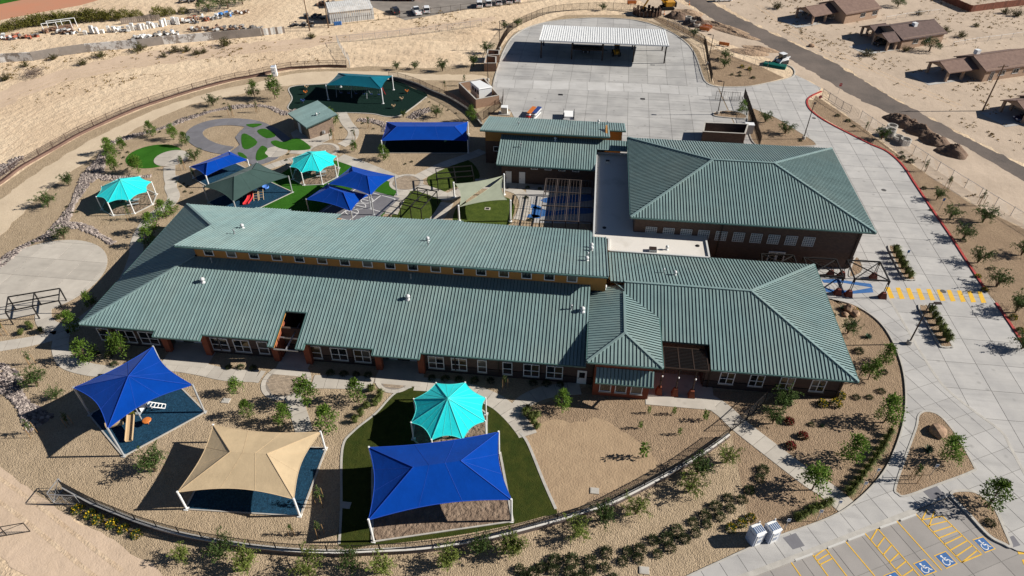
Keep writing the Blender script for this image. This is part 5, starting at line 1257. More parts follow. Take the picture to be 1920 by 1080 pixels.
# ================================================================== enclosures and site furniture
def box_wall(t, P, h, th=.22, mat=None, close=True):
    Q = [Vector((p.x, p.y, 0)) for p in P]
    for a, b in zip(Q, Q[1:] + ([Q[0]] if close else [])):
        d = (b - a).normalized() * (th / 2 - .004)
        part('wall', MB().bar(a - d + Vector((0, 0, h / 2)), b - d * .99 + Vector((0, 0, h / 2)), th, h), mat or M_ENCL, t)
        part('cap', MB().bar(a - d + Vector((0, 0, h + .03)), b - d + Vector((0, 0, h + .03)), th + .06, .06), M_CURB, t)
en = thing('generator_enclosure', g(905, 185), 'brown block enclosure around the white generator cabinet', 'enclosure')
EN = gs([(860, 174), (893, 205), (943, 198), (910, 165)])
box_wall(en, [g(862, 172), g(893, 203), g(935, 195), g(908, 163)], 2.0)
gn = thing('generator_cabinet', g(900, 182), 'white boxy generator cabinet with dark louvres inside the block enclosure', 'generator')
A, B, C_, D_ = [g(*q, 2.9) for q in ((882, 153), (898, 166), (922, 162), (900, 150))]
bt = lambda p, z: (p.x, p.y, z)
part('body', MB().add([bt(p, .1) for p in (A, B, C_, D_)] + [bt(p, 2.7) for p in (A, B, C_, D_)], [(0, 1, 5, 4), (1, 2, 6, 5), (2, 3, 7, 6), (3, 0, 4, 7), (4, 5, 6, 7)]), M_WMET, gn)
cc = (A + B + C_ + D_) / 4
part('roof', MB().add([bt(cc.lerp(p, 1.06), 2.71) for p in (A, B, C_, D_)] + [bt(cc.lerp(p, 1.0), 2.9) for p in (A, B, C_, D_)], [(0, 1, 5, 4), (1, 2, 6, 5), (2, 3, 7, 6), (3, 0, 4, 7), (4, 5, 6, 7)]), M_WMET, gn)
for k in range(3): q = A.lerp(B, .2 + k * .3); n_ = (B - A).cross(Vector((0, 0, 1))).normalized(); part('louvre', MB().bar((q.x + n_.x * .03, q.y + n_.y * .03, 1.9), (q.x + (B - A).x * .2 + n_.x * .03, q.y + (B - A).y * .2 + n_.y * .03, 1.9), .05, .8), M_BLACK, gn)
for lab, P, h in (('small brown block enclosure at the left edge of the yard', [(909, 134), (930, 134), (930, 122), (912, 120)], 2.0), ('brown block screen wall above the left yard edge', [(914, 118), (936, 117), (936, 109), (915, 108)], 1.9)):
    e = thing('block_enclosure', g(*P[0]), lab, 'enclosure'); box_wall(e, gs(P), h)
e = thing('trash_enclosure', g(1350, 262), 'low brown walled enclosure behind the gymnasium roof', 'enclosure'); box_wall(e, [g(1315, 266), g(1392, 270), g(1398, 252), g(1318, 249)], 2.2, mat=M_BRICK)
top('equipment_box', MB().box(g(1333, 262) + Vector((0, 0, .6)), (1.4, 1.2, 1.2)).box(g(1333, 262) + Vector((0, 0, 1.25)), (1.5, 1.3, .1)), M_GALV, label='grey metal equipment box inside the trash enclosure', cat='equipment', base=g(1333, 262))
e = thing('utility_cabinet', g(1400, 252), 'pale steel utility cabinet beside the trash enclosure', 'cabinet'); p = g(1402, 250)
part('body', MB().box((p.x, p.y, 1.0), (1.6, 1.2, 2.0)), M_CAPW, e); part('lid', MB().box((p.x, p.y, 2.04), (1.7, 1.3, .08)), M_WMET, e); part('door', MB().box((p.x - .4, p.y - .62, 1.0), (.7, .04, 1.7)), M_GALV, e)
e = thing('transformer', g(946, 214), 'white pad mounted transformer beside the service building', 'transformer'); p = g(946, 213)
part('pad', MB().box((p.x, p.y, .08), (2.4, 2.0, .16)), M_CURB, e); part('cabinet', MB().box((p.x, p.y, .85), (1.3, 1.2, 1.4)), M_WMET, e); part('lid', MB().box((p.x, p.y, 1.58), (1.4, 1.3, .08)), M_WMET, e)
part('doors', MB().box((p.x - .32, p.y - .62, .8), (.6, .04, 1.2)).box((p.x + .32, p.y - .62, .8), (.6, .04, 1.2)), M_GALV, e)
def porta(px, py, rz, label, mat, roofm):
    t = local_thing('portable_toilet', label, 'portable toilet'); w_ = 1.15
    part('cabin', MB().box((0, 0, 1.05), (w_, w_, 2.1)), mat, t); part('skid', MB().box((-.4, 0, .03), (.12, 1.25, .1)).box((.4, 0, .03), (.12, 1.25, .1)), M_BLACK, t)
    r_ = part('roof', MB().add([(-.62, -.62, 2.1), (.62, -.62, 2.1), (.62, .62, 2.1), (-.62, .62, 2.1), (-.5, -.5, 2.28), (.5, -.5, 2.28), (.5, .5, 2.28), (-.5, .5, 2.28)], [(0, 1, 5, 4), (1, 2, 6, 5), (2, 3, 7, 6), (3, 0, 4, 7), (4, 5, 6, 7)]), roofm, t)
    for k in range(5): part('roof_rib', MB().box((-.42 + k * .21, -.1, 2.29), (.1, .7, .04)), M_PLAST('toilet_blue', (.10, .17, .3)), r_)
    part('vent_pipe', MB().tube((.45, .45, 2.1), (.45, .45, 2.55), .06), M_WHITE, t)
    d = part('door', MB().box((0, -.6, 1.05), (.75, .05, 1.85)), M_WHITE, t); part('vent_panel', MB().box((0, -.635, 1.65), (.45, .02, .3)).box((0, -.635, .9), (.45, .02, .5)), M_PLAST('toilet_grey', (.3, .34, .42)), d)
    for s_ in (-1, 1): part('vent_grille', MB().box((s_ * .585, 0, 1.75), (.03, .6, .22)), M_PLAST('toilet_grey', (.3, .34, .42)), t)
    place(t, g(px, py), rz)
PTG = M_PLAST('toilet_pale', (.42, .46, .55))
porta(1412, 1014, R(28), 'left one of two grey portable toilets by the sidewalk', PTG, M_WHITE); porta(1441, 1009, R(28), 'right one of two grey portable toilets by the sidewalk', PTG, M_WHITE)
porta(516, 142, R(15), 'lone white portable toilet by the perimeter fence', M_WMET, M_WHITE)

# ================================================================== play equipment
Y_ = lambda n, c: M_PLAST(n, c)
PY_R, PY_Y, PY_T, PY_G, PY_B, PY_O = Y_('play_red', (.5, .03, .035)), Y_('play_lime', (.42, .5, .03)), Y_('play_tan', (.46, .33, .19)), Y_('play_grey', (.3, .32, .33)), Y_('play_blue', (.03, .06, .2)), Y_('play_orange', (.55, .16, .03))
def slide(par, a, b, w_=.6, mat=None, curve=0.0, name='slide'):
    n = 10; mb = MB(); A = []; B = []; A2 = []; B2 = []
    d = (b - a); d.z = 0; s_ = Vector((-d.y, d.x, 0)).normalized()
    for i in range(n + 1):
        t_ = i / n; p = a.lerp(b, t_); p = p + s_ * curve * math.sin(t_ * math.pi); p.z = lerp(a.z, b.z, t_ ** .9) + .12
        if t_ > .85: p.z = max(p.z, b.z + .1)
        A.append(p + s_ * w_ / 2); B.append(p - s_ * w_ / 2); A2.append(A[-1] + Vector((0, 0, .25))); B2.append(B[-1] + Vector((0, 0, .25)))
    mb.strip(A, B); mb.strip(A2, A); mb.strip(B, B2)
    mb.strip([p + s_ * .05 for p in A2], A2); mb.strip(B2, [p - s_ * .05 for p in B2]); mb.strip([p + s_ * .05 - Vector((0, 0, .3)) for p in A2], [p + s_ * .05 for p in A2])
    return part(name, mb, mat or PY_T, par)
ps = thing('play_structure', g(262, 790), 'tan slide and white climbing deck under the blue pyramid canopy', 'play structure')
c0 = g(262, 778)
for x in (-1.0, 1.0):
    for y in (-1.0, 1.0): part('post', MB().tube((c0.x + x, c0.y + y, 0), (c0.x + x, c0.y + y, 3.0), .07), PY_G, ps)
part('deck', MB().box((c0.x, c0.y, 1.3), (2.1, 2.1, .1)), PY_G, ps)
for k in range(4): part('panel', MB().box((c0.x + (1.02 if k == 0 else -1.02 if k == 1 else 0), c0.y + (1.02 if k == 2 else -1.02 if k == 3 else 0) , 1.8), (.06 if k < 2 else 1.2, .06 if k > 1 else 1.2, .8)), M_WHITE if k % 2 == 0 else PY_Y, ps)
slide(ps, Vector((c0.x + .1, c0.y - 1.1, 1.35)), Vector((c0.x + 1.0, c0.y - 3.9, .1)), .7, PY_T)
cl = part('climber', MB().bar((c0.x + 1.1, c0.y + .3, 1.3), (c0.x + 2.5, c0.y + 1.2, .1), .08).bar((c0.x + 1.1, c0.y + 1.0, 1.3), (c0.x + 2.3, c0.y + 1.8, .1), .08), M_WHITE, ps)
for k in range(6): t_ = k / 5; part('rung', MB().bar(Vector((c0.x + 1.1, c0.y + .3, 1.3)).lerp(Vector((c0.x + 2.5, c0.y + 1.2, .1)), t_), Vector((c0.x + 1.1, c0.y + 1.0, 1.3)).lerp(Vector((c0.x + 2.3, c0.y + 1.8, .1)), t_), .06), M_WHITE, cl)
part('play_panel', MB().lathe((c0.x + 1.8, c0.y - 1.2, 0), [(.05, 0), (.05, .7), (.5, .72), (.45, .8), (.1, .85)], 12), PY_O, ps)
part('tunnel', MB().tube((c0.x - 1.1, c0.y - 1.5, .6), (c0.x - 2.6, c0.y - 2.2, .6), .5, n=12), PY_T, ps)
ps = thing('play_structure', g(462, 372), 'red curved slide and ladder climbers under the grey green canopy', 'play structure')
c0 = g(450, 366)
for x in (-.9, .9):
    for y in (-.9, .9): part('post', MB().tube((c0.x + x, c0.y + y, 0), (c0.x + x, c0.y + y, 2.6), .07), PY_G, ps)
part('deck', MB().box((c0.x, c0.y, 1.4), (1.9, 1.9, .1)), PY_G, ps)
slide(ps, g(462, 366) + Vector((0, 0, 1.5)), g(461, 385) + Vector((0, 0, .1)), .8, PY_R, .9)
for k, (px, py) in enumerate(((478, 368), (488, 366))):
    p = g(px, py); l = MB(); d = Vector((.5, -1.6, 0))
    part('arch_rail', MB().tube(p + Vector((0, 0, 1.5)), p + d + Vector((0, 0, .05)), .05).tube(p + Vector((.7, .2, 1.5)), p + d + Vector((.7, .2, .05)), .05), PY_T, ps)
    for i in range(6): part('rung', MB().bar(p.lerp(p + d, i / 5) + Vector((0, 0, 1.5 * (1 - i / 5) + .05)), p.lerp(p + d, i / 5) + Vector((.7, .2, 1.5 * (1 - i / 5) + .05)), .06), PY_T, ps)
p = g(499, 355); part('rocker', MB().lathe((p.x, p.y, .05), [(.1, 0), (.6, .3), (.55, .6), (.3, .45), (.1, .4)], 10), Y_('play_bright_blue', (.08, .2, .55)), ps)
sw = thing('swing_set', g(660, 178), 'swing set hanging in the dark shade of the teal canopy', 'swing set')
A, B = g(633, 178), g(718, 182)
part('beam', MB().tube(A + Vector((0, 0, 2.5)), B + Vector((0, 0, 2.5)), .06), PY_G, sw)
for k in range(4):
    q = A.lerp(B, k / 3)
    for s_ in (-1, 1): part('leg', MB().tube(q + Vector((0, 0, 2.5)), q + Vector((.2, s_ * 1.3, 0)), .06), PY_R if k == 3 else PY_G, sw)
for k in range(6):
    q = A.lerp(B, (k + .5) / 6)
    o = part('swing_seat', MB().box((q.x, q.y, .55), (.5, .25, .12)), PY_B, sw)
    part('chain', MB().bar((q.x - .22, q.y, .6), (q.x - .22, q.y, 2.5), .02).bar((q.x + .22, q.y, .6), (q.x + .22, q.y, 2.5), .02), M_GALV, o)
def rider(px, py, mat, label):
    p = g(px, py, .06); t = thing('spring_rider', tuple(p), label, 'spring rider')
    part('spring', MB().lathe(p, [(.14, 0), (.1, .1), (.14, .2), (.1, .3), (.13, .38)], 8), M_BLACK, t)
    part('body', MB().lathe((p.x, p.y, p.z + .36), [(.1, 0), (.3, .1), (.32, .25), (.15, .38)], 8).box((p.x + .35, p.y, p.z + .75), (.25, .12, .35)).box((p.x - .3, p.y, p.z + .7), (.1, .35, .3)), mat, t)
    part('handle', MB().bar((p.x + .25, p.y - .25, p.z + .85), (p.x + .25, p.y + .25, p.z + .85), .05), M_BLACK, t)
rider(573, 177, PY_O, 'orange spring rider at the left of the green play surface'); rider(575, 167, PY_T, 'tan spring rider at the back left of the green play surface'); rider(763, 175, PY_O, 'orange spring rider right of the teal canopy')
rider(753, 189, PY_T, 'tan spring rider at the right of the green play surface'); rider(738, 203, PY_T, 'brown spring rider at the front right of green play surface')
rider(568, 193, PY_B, 'dark blue rider by the restroom hut')
def picnic(c, rz, label):
    t = local_thing('picnic_table', label, 'picnic table')
    part('table_top', MB().box((0, 0, .75), (1.8, .8, .06)), PY_G, t)
    for s_ in (-1, 1):
        part('bench', MB().box((0, s_ * .75, .45), (1.8, .28, .05)), PY_G, t)
        part('leg', MB().bar((s_ * .6, -.7, .05), (s_ * .6, 0, .72), .06).bar((s_ * .6, .7, .05), (s_ * .6, 0, .72), .06).bar((s_ * .6, -.8, .42), (s_ * .6, .8, .42), .05), M_BLACK, t)
    place(t, c, rz)
for o_, l in ((o1, 'front lawn'), (o2, 'far left'), (o3, 'ball court')):
    picnic(Vector((o_.x + 1.2, o_.y - .6, .06)), R(25), 'grey picnic table on the right under the %s aqua canopy' % l); picnic(Vector((o_.x - 1.4, o_.y + .5, .06)), R(-30), 'grey picnic table on the left under the %s aqua canopy' % l)
tc = thing('trike_stand', g(402, 326), 'row of ride-on wheels under the small blue canopy', 'ride-on toys')
for k in range(3):
    p = g(396 + k * 6, 329 - k * 2.4, .07); part('wheel', MB().tube((p.x, p.y, .35), (p.x + .08, p.y + .12, .35), .34, n=14), M_BLACK, tc); part('hub', MB().tube((p.x - .01, p.y - .02, .35), (p.x + .09, p.y + .14, .35), .2, n=10), M_GALV, tc)
# drain boxes and ground lids
for px, py, l in ((914, 392, 'sage sail lawn'), (649, 948, 'shaded strip of the front lawn'), (1115, 921, 'bare soil patch'), (424, 752, 'gravel right of the blue pyramid canopy'), (1208, 1070, 'gravel near the sidewalk')):
    p = g(px, py); t = thing('ground_lid', tuple(p), 'pale square utility lid set in the %s' % l, 'utility lid'); part('frame', MB().box((p.x, p.y, .06), (.95, .75, .1)), M_WALK, t)
    if px == 914: part('grate', MB().box((p.x, p.y, .115), (.6, .45, .02)), M_BLACK, t)
    else: part('lid', MB().box((p.x, p.y, .115), (.8, .6, .02)), M_CURB, t)
for px, py, l in ((1051, 178, 'left'), (1205, 186, 'right')):
    p = g(px, py); top('drain_grate', MB().box((p.x, p.y, .06), (1.0, .8, .03)).box((p.x, p.y, .08), (.7, .06, .02)), M_BLACK, label='%s black drain grate in the concrete yard' % l, cat='drain', base=p)
for px, py, l in ((1657, 357, 'beside the gymnasium corner'), (1526, 222, 'near the drive entrance'), (1768, 547, 'on the yellow crosswalk')):
    p = g(px, py); top('manhole_cover', MB().lathe((p.x, p.y, .05), [(.42, 0), (.42, .025), (.36, .03)], 16), material('cast_iron', (.08, .075, .07), .7), label='round iron manhole cover %s' % l, cat='manhole', base=p)
# ================================================================== plants
L_BRIGHT = leafmat('leaf_bright', (.13, .20, .03), (.055, .11, .016)); L_MID = leafmat('leaf_mid', (.085, .125, .035), (.04, .07, .018)); L_DARK = leafmat('leaf_dark', (.07, .088, .036), (.03, .042, .018))
L_OLIVE = leafmat('leaf_olive', (.085, .085, .025), (.045, .045, .014)); L_LIME = leafmat('leaf_lime', (.19, .22, .05), (.10, .14, .03)); L_GRASS = leafmat('grass_blade', (.14, .16, .045), (.065, .085, .022))
L_HEDGE = leafmat('leaf_hedge', (.17, .15, .03), (.07, .08, .02)); L_YEL = leafmat('yellow_flower', (.55, .38, .02), (.4, .25, .01)); L_RED = leafmat('red_flower', (.28, .02, .03), (.16, .01, .015)); L_DRY = leafmat('dry_twig', (.18, .14, .12), (.10, .08, .07)); L_AGAVE = leafmat('agave_leaf', (.06, .10, .06), (.035, .06, .035))
M_BARK = material('young_bark', (.15, .10, .065), .9, var=.3, scale=6); M_STAKE = material('tree_stake', (.30, .18, .08), .9, var=.2, scale=4)
def rdir(r_, up=0.0):
    while True:
        v = Vector((r_.uniform(-1, 1), r_.uniform(-1, 1), r_.uniform(-1, 1)))
        if .05 < v.length < 1: v.normalize(); v.z += up; return v.normalized()
def leaf(mb, c, d, L, W, r_):
    s_ = d.cross(rdir(r_)).normalized() * W / 2; e = c + d * L
    mb.add([c - s_ * .5, c + d * L * .5 - s_, e, c + d * L * .5 + s_], [(0, 1, 2, 3)])
def plant_proto(kind, seed):
    r_ = random.Random(seed); cr = MB(); tk = MB(); leafm = L_BRIGHT; names = ('trunk', 'crown')
    if kind == 'dense':          # round leafy young shade tree, 3.4 m
        tk.tube((0, 0, 0), (0, 0, 1.1), .07, .05, 6)
        cl = []
        for i in range(34):
            a = r_.uniform(0, 6.28); z = r_.uniform(.75, 3.3); f = math.sin(min(1, max(.12, (3.5 - z) / 2.8)) * math.pi * .62)
            rr = 1.15 * f * math.sqrt(r_.uniform(.15, 1)); c = Vector((rr * math.cos(a), rr * math.sin(a), z)); cl.append(c)
            if i % 3 == 0: tk.tube((0, 0, max(.5, z * .45)), c, .028, .01, 4)
        for c in cl:
            for _ in range(36):
                d = rdir(r_, .15); leaf(cr, c + d * r_.uniform(.05, .42), d, r_.uniform(.14, .26), .13, r_)
    elif kind in ('feather', 'lime'):      # open desert tree with fine arching sprays, 3 m
        leafm = L_MID if kind == 'feather' else L_LIME
        nb = 12
        for i in range(nb):
            a = i * 6.28 / nb + r_.uniform(-.3, .3); el = r_.uniform(.5, 1.25); L = r_.uniform(1.5, 2.5)
            d = Vector((math.cos(a) * math.cos(el), math.sin(a) * math.cos(el), math.sin(el)))
            p0 = Vector((r_.uniform(-.06, .06), r_.uniform(-.06, .06), .05)); p1 = p0 + Vector((d.x * .3, d.y * .3, .9)); p2 = p1 + d * L * .75
            tk.tube(p0, p1, .045, .03, 5); tk.tube(p1, p2, .03, .012, 4)
            for k in range(9):
                q = p1.lerp(p2, .25 + .75 * k / 8); s_ = rdir(r_, .2)
                for m_ in range(15):
                    t_ = m_ / 14; w_ = q + s_ * (t_ * .75) - Vector((0, 0, .3 * t_ * t_)); dd = rdir(r_, .1)
                    leaf(cr, w_, dd, r_.uniform(.14, .28), .085, r_)
    elif kind == 'sapling':      # thin staked tree
        tk.tube((0, 0, 0), (.05, 0, 1.9), .03, .015, 5)
        for i in range(26):
            z = r_.uniform(1.0, 2.4); d = rdir(r_, .3); q = Vector((.04, 0, z)); e = q + d * r_.uniform(.2, .5); tk.tube(q, e, .012, .006, 3)
            for _ in range(7): leaf(cr, q.lerp(e, r_.uniform(.2, 1)), rdir(r_, .2), .2, .08, r_)
        leafm = L_MID
    elif kind == 'shrub':        # low dark mound
        leafm = L_DARK
        for i in range(420):
            d = rdir(r_, .35); d.z = abs(d.z); rr = r_.uniform(.25, .62); leaf(cr, Vector((d.x * rr, d.y * rr, .06 + d.z * rr * .95)), (d + rdir(r_) * .4).normalized(), r_.uniform(.14, .26), .07, r_)
        tk.tube((0, 0, 0), (0, 0, .35), .04, .02, 5)
    elif kind == 'tuft':         # fountain of grass blades
        leafm = L_GRASS; names = ('root_clump', 'blades')
        for i in range(170):
            a = r_.uniform(0, 6.28); ou = r_.uniform(.15, .62); h = r_.uniform(.45, .85); b0 = Vector((math.cos(a) * .1, math.sin(a) * .1, 0)); m_ = Vector((math.cos(a) * ou * .5, math.sin(a) * ou * .5, h)); e = Vector((math.cos(a) * ou, math.sin(a) * ou, h * .8))
            s_ = Vector((-math.sin(a), math.cos(a), 0)) * .022; cr.add([b0 - s_, b0 + s_, m_ + s_, m_ - s_, e], [(0, 1, 2, 3), (3, 2, 4)])
        tk.lathe((0, 0, 0), [(.16, 0), (.14, .1), (.06, .16)], 7)
    elif kind in ('yellow', 'red'):
        leafm = L_MID
        for i in range(300):
            d = rdir(r_, .35); d.z = abs(d.z); rr = r_.uniform(.2, .55); leaf(cr, Vector((d.x * rr, d.y * rr, .05 + d.z * rr * 1.15)), (d + rdir(r_) * .5).normalized(), .2, .08, r_)
        tk.tube((0, 0, 0), (0, 0, .35), .04, .02, 5)
    elif kind == 'creosote':     # rounded open desert bush, 1.6 m
        leafm = L_OLIVE
        for i in range(36):
            a = r_.uniform(0, 6.28); el = r_.uniform(.25, 1.4); L = r_.uniform(.9, 1.6); d = Vector((math.cos(a) * math.cos(el), math.sin(a) * math.cos(el), math.sin(el)))
            e = d * L; tk.tube((0, 0, 0), e, .02, .008, 3)
            for _ in range(22): leaf(cr, d * L * r_.uniform(.35, 1.05) + rdir(r_) * .14, rdir(r_, .2), r_.uniform(.12, .24), .08, r_)
    elif kind == 'agave':
        leafm = L_AGAVE; names = ('root_clump', 'blades')
        for i in range(34):
            a = i * 2.4; el = .25 + .95 * (i / 34); d = Vector((math.cos(a) * math.cos(el), math.sin(a) * math.cos(el), math.sin(el))); s_ = Vector((-math.sin(a), math.cos(a), 0)) * .06; L = .75
            cr.add([-s_, s_, d * L * .5 + s_ * 1.2, d * L * .5 - s_ * 1.2, d * L], [(0, 1, 2, 3), (3, 2, 4)])
        tk.lathe((0, 0, 0), [(.14, 0), (.12, .1), (.05, .16)], 7)
    elif kind == 'brush':        # heap of dead branches
        leafm = L_DRY; names = ('stems', 'twigs')
        for i in range(260):
            d = rdir(r_, .2); d.z = abs(d.z) * .6; c = Vector((r_.uniform(-1, 1) * 1.6, r_.uniform(-1, 1) * 1.1, r_.uniform(.05, .7))); leaf(cr, c, d.normalized(), r_.uniform(.5, 1.1), .05, r_)
        for i in range(14): c = Vector((r_.uniform(-1, 1), r_.uniform(-.8, .8), .2)); tk.tube(c, c + rdir(r_, .3) * 1.1, .03, .015, 4)
    elif kind == 'bigtree':      # broad old tree, 6 m
        leafm = L_MID; tk.tube((0, 0, 0), (0, 0, 1.8), .28, .2, 8)
        for i in range(90):
            a = r_.uniform(0, 6.28); rr = 3.2 * math.sqrt(r_.uniform(.05, 1)); z = 1.6 + (1 - (rr / 3.4) ** 2) * 3.6 * r_.uniform(.45, 1); c = Vector((rr * math.cos(a), rr * math.sin(a), z))
            if i % 4 == 0: tk.tube((0, 0, 1.7), c, .07, .02, 4)
            for _ in range(26): d = rdir(r_, .15); leaf(cr, c + d * r_.uniform(.1, .6), d, r_.uniform(.2, .35), .16, r_)
    elif kind == 'hedge':        # broad olive hedge bush to the ground, 3 m
        leafm = L_HEDGE; tk.tube((0, 0, 0), (0, 0, 1.0), .12, .08, 6)
        for i in range(60):
            a = r_.uniform(0, 6.28); rr = 2.2 * math.sqrt(r_.uniform(.02, 1)); c = Vector((rr * math.cos(a), rr * math.sin(a), .3 + (1 - (rr / 2.5) ** 2) * 2.6 * r_.uniform(.2, 1)))
            for _ in range(26): d = rdir(r_, .15); leaf(cr, c + d * r_.uniform(.1, .5), d, r_.uniform(.2, .34), .16, r_)
    elif kind == 'sprout':
        leafm = L_BRIGHT; tk.tube((0, 0, 0), (.05, 0, 1.0), .02, .01, 4)
        for i in range(90): z = r_.uniform(.25, 1.3); d = rdir(r_, .2); leaf(cr, Vector((d.x * .1, d.y * .1, z)), d, r_.uniform(.16, .3), .1, r_)
    m1, m2 = mesh_of(tk, M_BARK, name=kind + '_trunk'), mesh_of(cr, leafm, name=kind + '_crown')
    extra = None
    if kind == 'sapling':
        st = MB()
        for a in (0, 2.1, 4.2): st.tube((.45 * math.cos(a), .45 * math.sin(a), 0), (.42 * math.cos(a), .42 * math.sin(a), 1.9), .035, n=5)
        extra = ('stakes', mesh_of(st, M_STAKE, name='stakes'))
    if kind in ('yellow', 'red'):
        fl_ = MB()
        for i in range(45 if kind == 'yellow' else 170): d = rdir(r_, .5); d.z = abs(d.z); leaf(fl_, Vector((d.x * .55, d.y * .55, .1 + d.z * .62)), rdir(r_, .3), .16, .13, r_)
        extra = ('blossoms', mesh_of(fl_, L_YEL if kind == 'yellow' else L_RED, name='blossoms'))
    return names, m1, m2, extra
PROTO = {k: [plant_proto(k, s_ * 13 + 5) for s_ in range(3)] for k in ('dense', 'feather', 'lime', 'sapling', 'shrub', 'tuft', 'yellow', 'red', 'creosote', 'agave', 'brush', 'bigtree', 'sprout', 'hedge')}
NAMES = dict(dense='shade_tree', feather='desert_tree', lime='palo_verde', sapling='staked_sapling', shrub='shrub', tuft='grass_tuft', yellow='flowering_shrub', red='flowering_shrub', creosote='desert_bush', agave='agave', brush='brush_pile', bigtree='broad_tree', sprout='seedling', hedge='hedge_bush')
CATS = dict(dense='tree', feather='tree', lime='tree', sapling='sapling', shrub='shrub', tuft='grass', yellow='shrub', red='shrub', creosote='bush', agave='agave', brush='brush pile', bigtree='tree', sprout='seedling', hedge='bush')
LOOK = dict(dense='dense leafy green tree', feather='feathery desert tree', lime='pale lime green desert tree', sapling='thin staked sapling', shrub='low dark shrub', tuft='arching grass tuft', yellow='yellow flowering shrub', red='red flowering shrub', creosote='round olive desert bush', agave='spiky agave', brush='heap of dead branches', bigtree='broad green tree', sprout='small leafy seedling', hedge='broad olive hedge bush')
ORD = 'first second third fourth fifth sixth seventh eighth ninth tenth eleventh twelfth thirteenth fourteenth fifteenth sixteenth seventeenth eighteenth nineteenth twentieth'.split()
ORD += [t_ + '-' + o_ for t_ in ('twenty', 'thirty', 'forty') for o_ in ORD[:9]]; ORD.insert(29, 'thirtieth'); ORD.insert(39, 'fortieth')
pr_ = random.Random(99)
def plant(kind, px, py, sc, label, group=None, z=0.0):
    names, m1, m2, ex = PROTO[kind][pr_.randrange(3)]
    o = bpy.data.objects.new(NAMES[kind], None); COL.objects.link(o); tag(o, label, CATS[kind], group)
    for n_, m_ in ((names[0], m1), (names[1], m2)) + ((ex,) if ex else ()): obj(n_, m_, o)
    s_ = sc * pr_.uniform(.92, 1.08) * dict(dense=1.1, feather=1.02, lime=1.08, sapling=1.1, shrub=.82, creosote=.9).get(kind, 1); p = g(px, py, z)
    place(o, p, pr_.uniform(0, 6.28), (s_ * pr_.uniform(.92, 1.08), s_ * pr_.uniform(.92, 1.08), s_)); return o
def zone(kind, phrase, pts, sc=1.0, z=0.0, same=False, look=None):
    pts = sorted(pts); grp = '%ss %s' % (CATS[kind], phrase)
    for i, q in enumerate(pts):
        lk = look or LOOK[kind]
        if same: lab = '%s %s' % (lk, phrase)
        elif len(pts) == 1: lab = 'single %s %s' % (lk, phrase)
        else: lab = '%s %s from the left %s' % (ORD[i], lk, phrase)
        wd = lab.split()
        while len(wd) > 16 and 'the' in wd: wd.remove('the')
        lab = ' '.join(wd)
        plant(kind, q[0], q[1], sc * (q[2] if len(q) > 2 else 1), lab, grp if len(pts) > 1 else None, z)
zone('dense', 'on the gravel before the classroom front', [(446, 738, .75), (467, 782, .75), (535, 794, .85), (575, 755, 1.1), (617, 808, 1.0), (672, 754, 1.0), (1053, 766, .85)])
zone('dense', 'beside the shaded left front corner of the classrooms', [(165, 677, 1.0), (232, 668, 1.15), (172, 575, .7), (141, 622, .9)])
zone('dense', 'against the left end of the classroom roof', [(312, 410, .95), (290, 437, .95), (280, 462, .9), (326, 402, .7)])
zone('dense', 'beside the oval lawn', [(209, 290, .95), (217, 322, .95), (232, 282, .8), (261, 325, .95), (285, 257, .9), (327, 262, .9), (350, 273, .7), (213, 305, .9)])
zone('dense', 'in the gravel behind the tricycle track', [(478, 184, 1.0), (516, 186, 1.4), (624, 235, .9)])
zone('dense', 'on gravel around the office wing', [(1655, 682, .85), (1627, 712, .9), (1657, 792, 1.15), (1592, 862, 1.1), (1522, 919, 1.1)])
zone('dense', 'on the two kerbed islands by the parking lot', [(1772, 862, 1.1), (1850, 950, 1.1)], z=.15)
zone('dense', 'beside the lamp post on the small yard island', [(1390, 213, .72)])
zone('dense', 'beside the long blue canopy', [(720, 300, .8), (885, 228, 1.0), (665, 284, .6)])
zone('feather', 'between fire lane and dry creek', [(130, 348, .9), (92, 388, 1.0), (121, 448, .85), (400, 199, .9)])
zone('feather', 'in the left front gravel', [(72, 724, .95), (292, 884, 1.15), (107, 748, .6)])
zone('feather', 'near the small blue canopy', [(366, 302, .9)])
zone('feather', 'right of the front gate', [(1466, 768, 1.15), (1448, 795, 1.0), (1588, 626, .8)])
zone('feather', 'on the gravel verge right of the drive', [(1652, 262, .9), (1755, 375, .9), (1780, 411, .95), (1805, 449, 1.0), (1842, 417, 1.1), (1832, 493, 1.0), (1867, 538, 1.05), (1914, 479, 1.0), (1903, 586, 1.1), (1915, 655, .9)])
zone('feather', 'on the island by the drive lamp post', [(1434, 231, .95), (1471, 252, .95)])
zone('feather', 'outside the yard fence', [(970, 50, .85), (946, 55, .85), (913, 100, 1.0), (888, 125, 1.05), (1130, 20, .8), (1300, 70, .95), (1359, 112, 1.0), (1357, 128, .9)])
zone('feather', 'along the upper edge of the fire lane', [(744, 131, .8), (778, 130, .7), (830, 134, 1.15)])
zone('feather', 'between green play surface and long blue canopy', [(818, 220, 1.0), (757, 220, .6)])
zone('feather', 'pressed against the outside of the front wall', [(417, 1042, .85), (660, 1062, .9), (901, 1036, .9), (1131, 976, .95), (1308, 888, 1.0), (952, 1030, .8)], look='darker feathery tree')
zone('lime', 'in the gravel below the front wall', [(345, 1048, .75), (466, 1070, .95), (580, 1076, .95), (717, 1074, .9), (842, 1063, .95), (965, 1038, .9), (1083, 1007, .9), (1192, 964, .85), (1291, 922, .9), (1361, 868, .85)])
zone('sapling', 'among the gravel of the play garden', [(435, 219, 1.0), (483, 211, .9), (624, 265, 1.0), (692, 240, .9), (834, 170, .9), (871, 161, .9), (345, 318, 1.0), (366, 338, .9), (245, 412, 1.0), (665, 262, .8)])
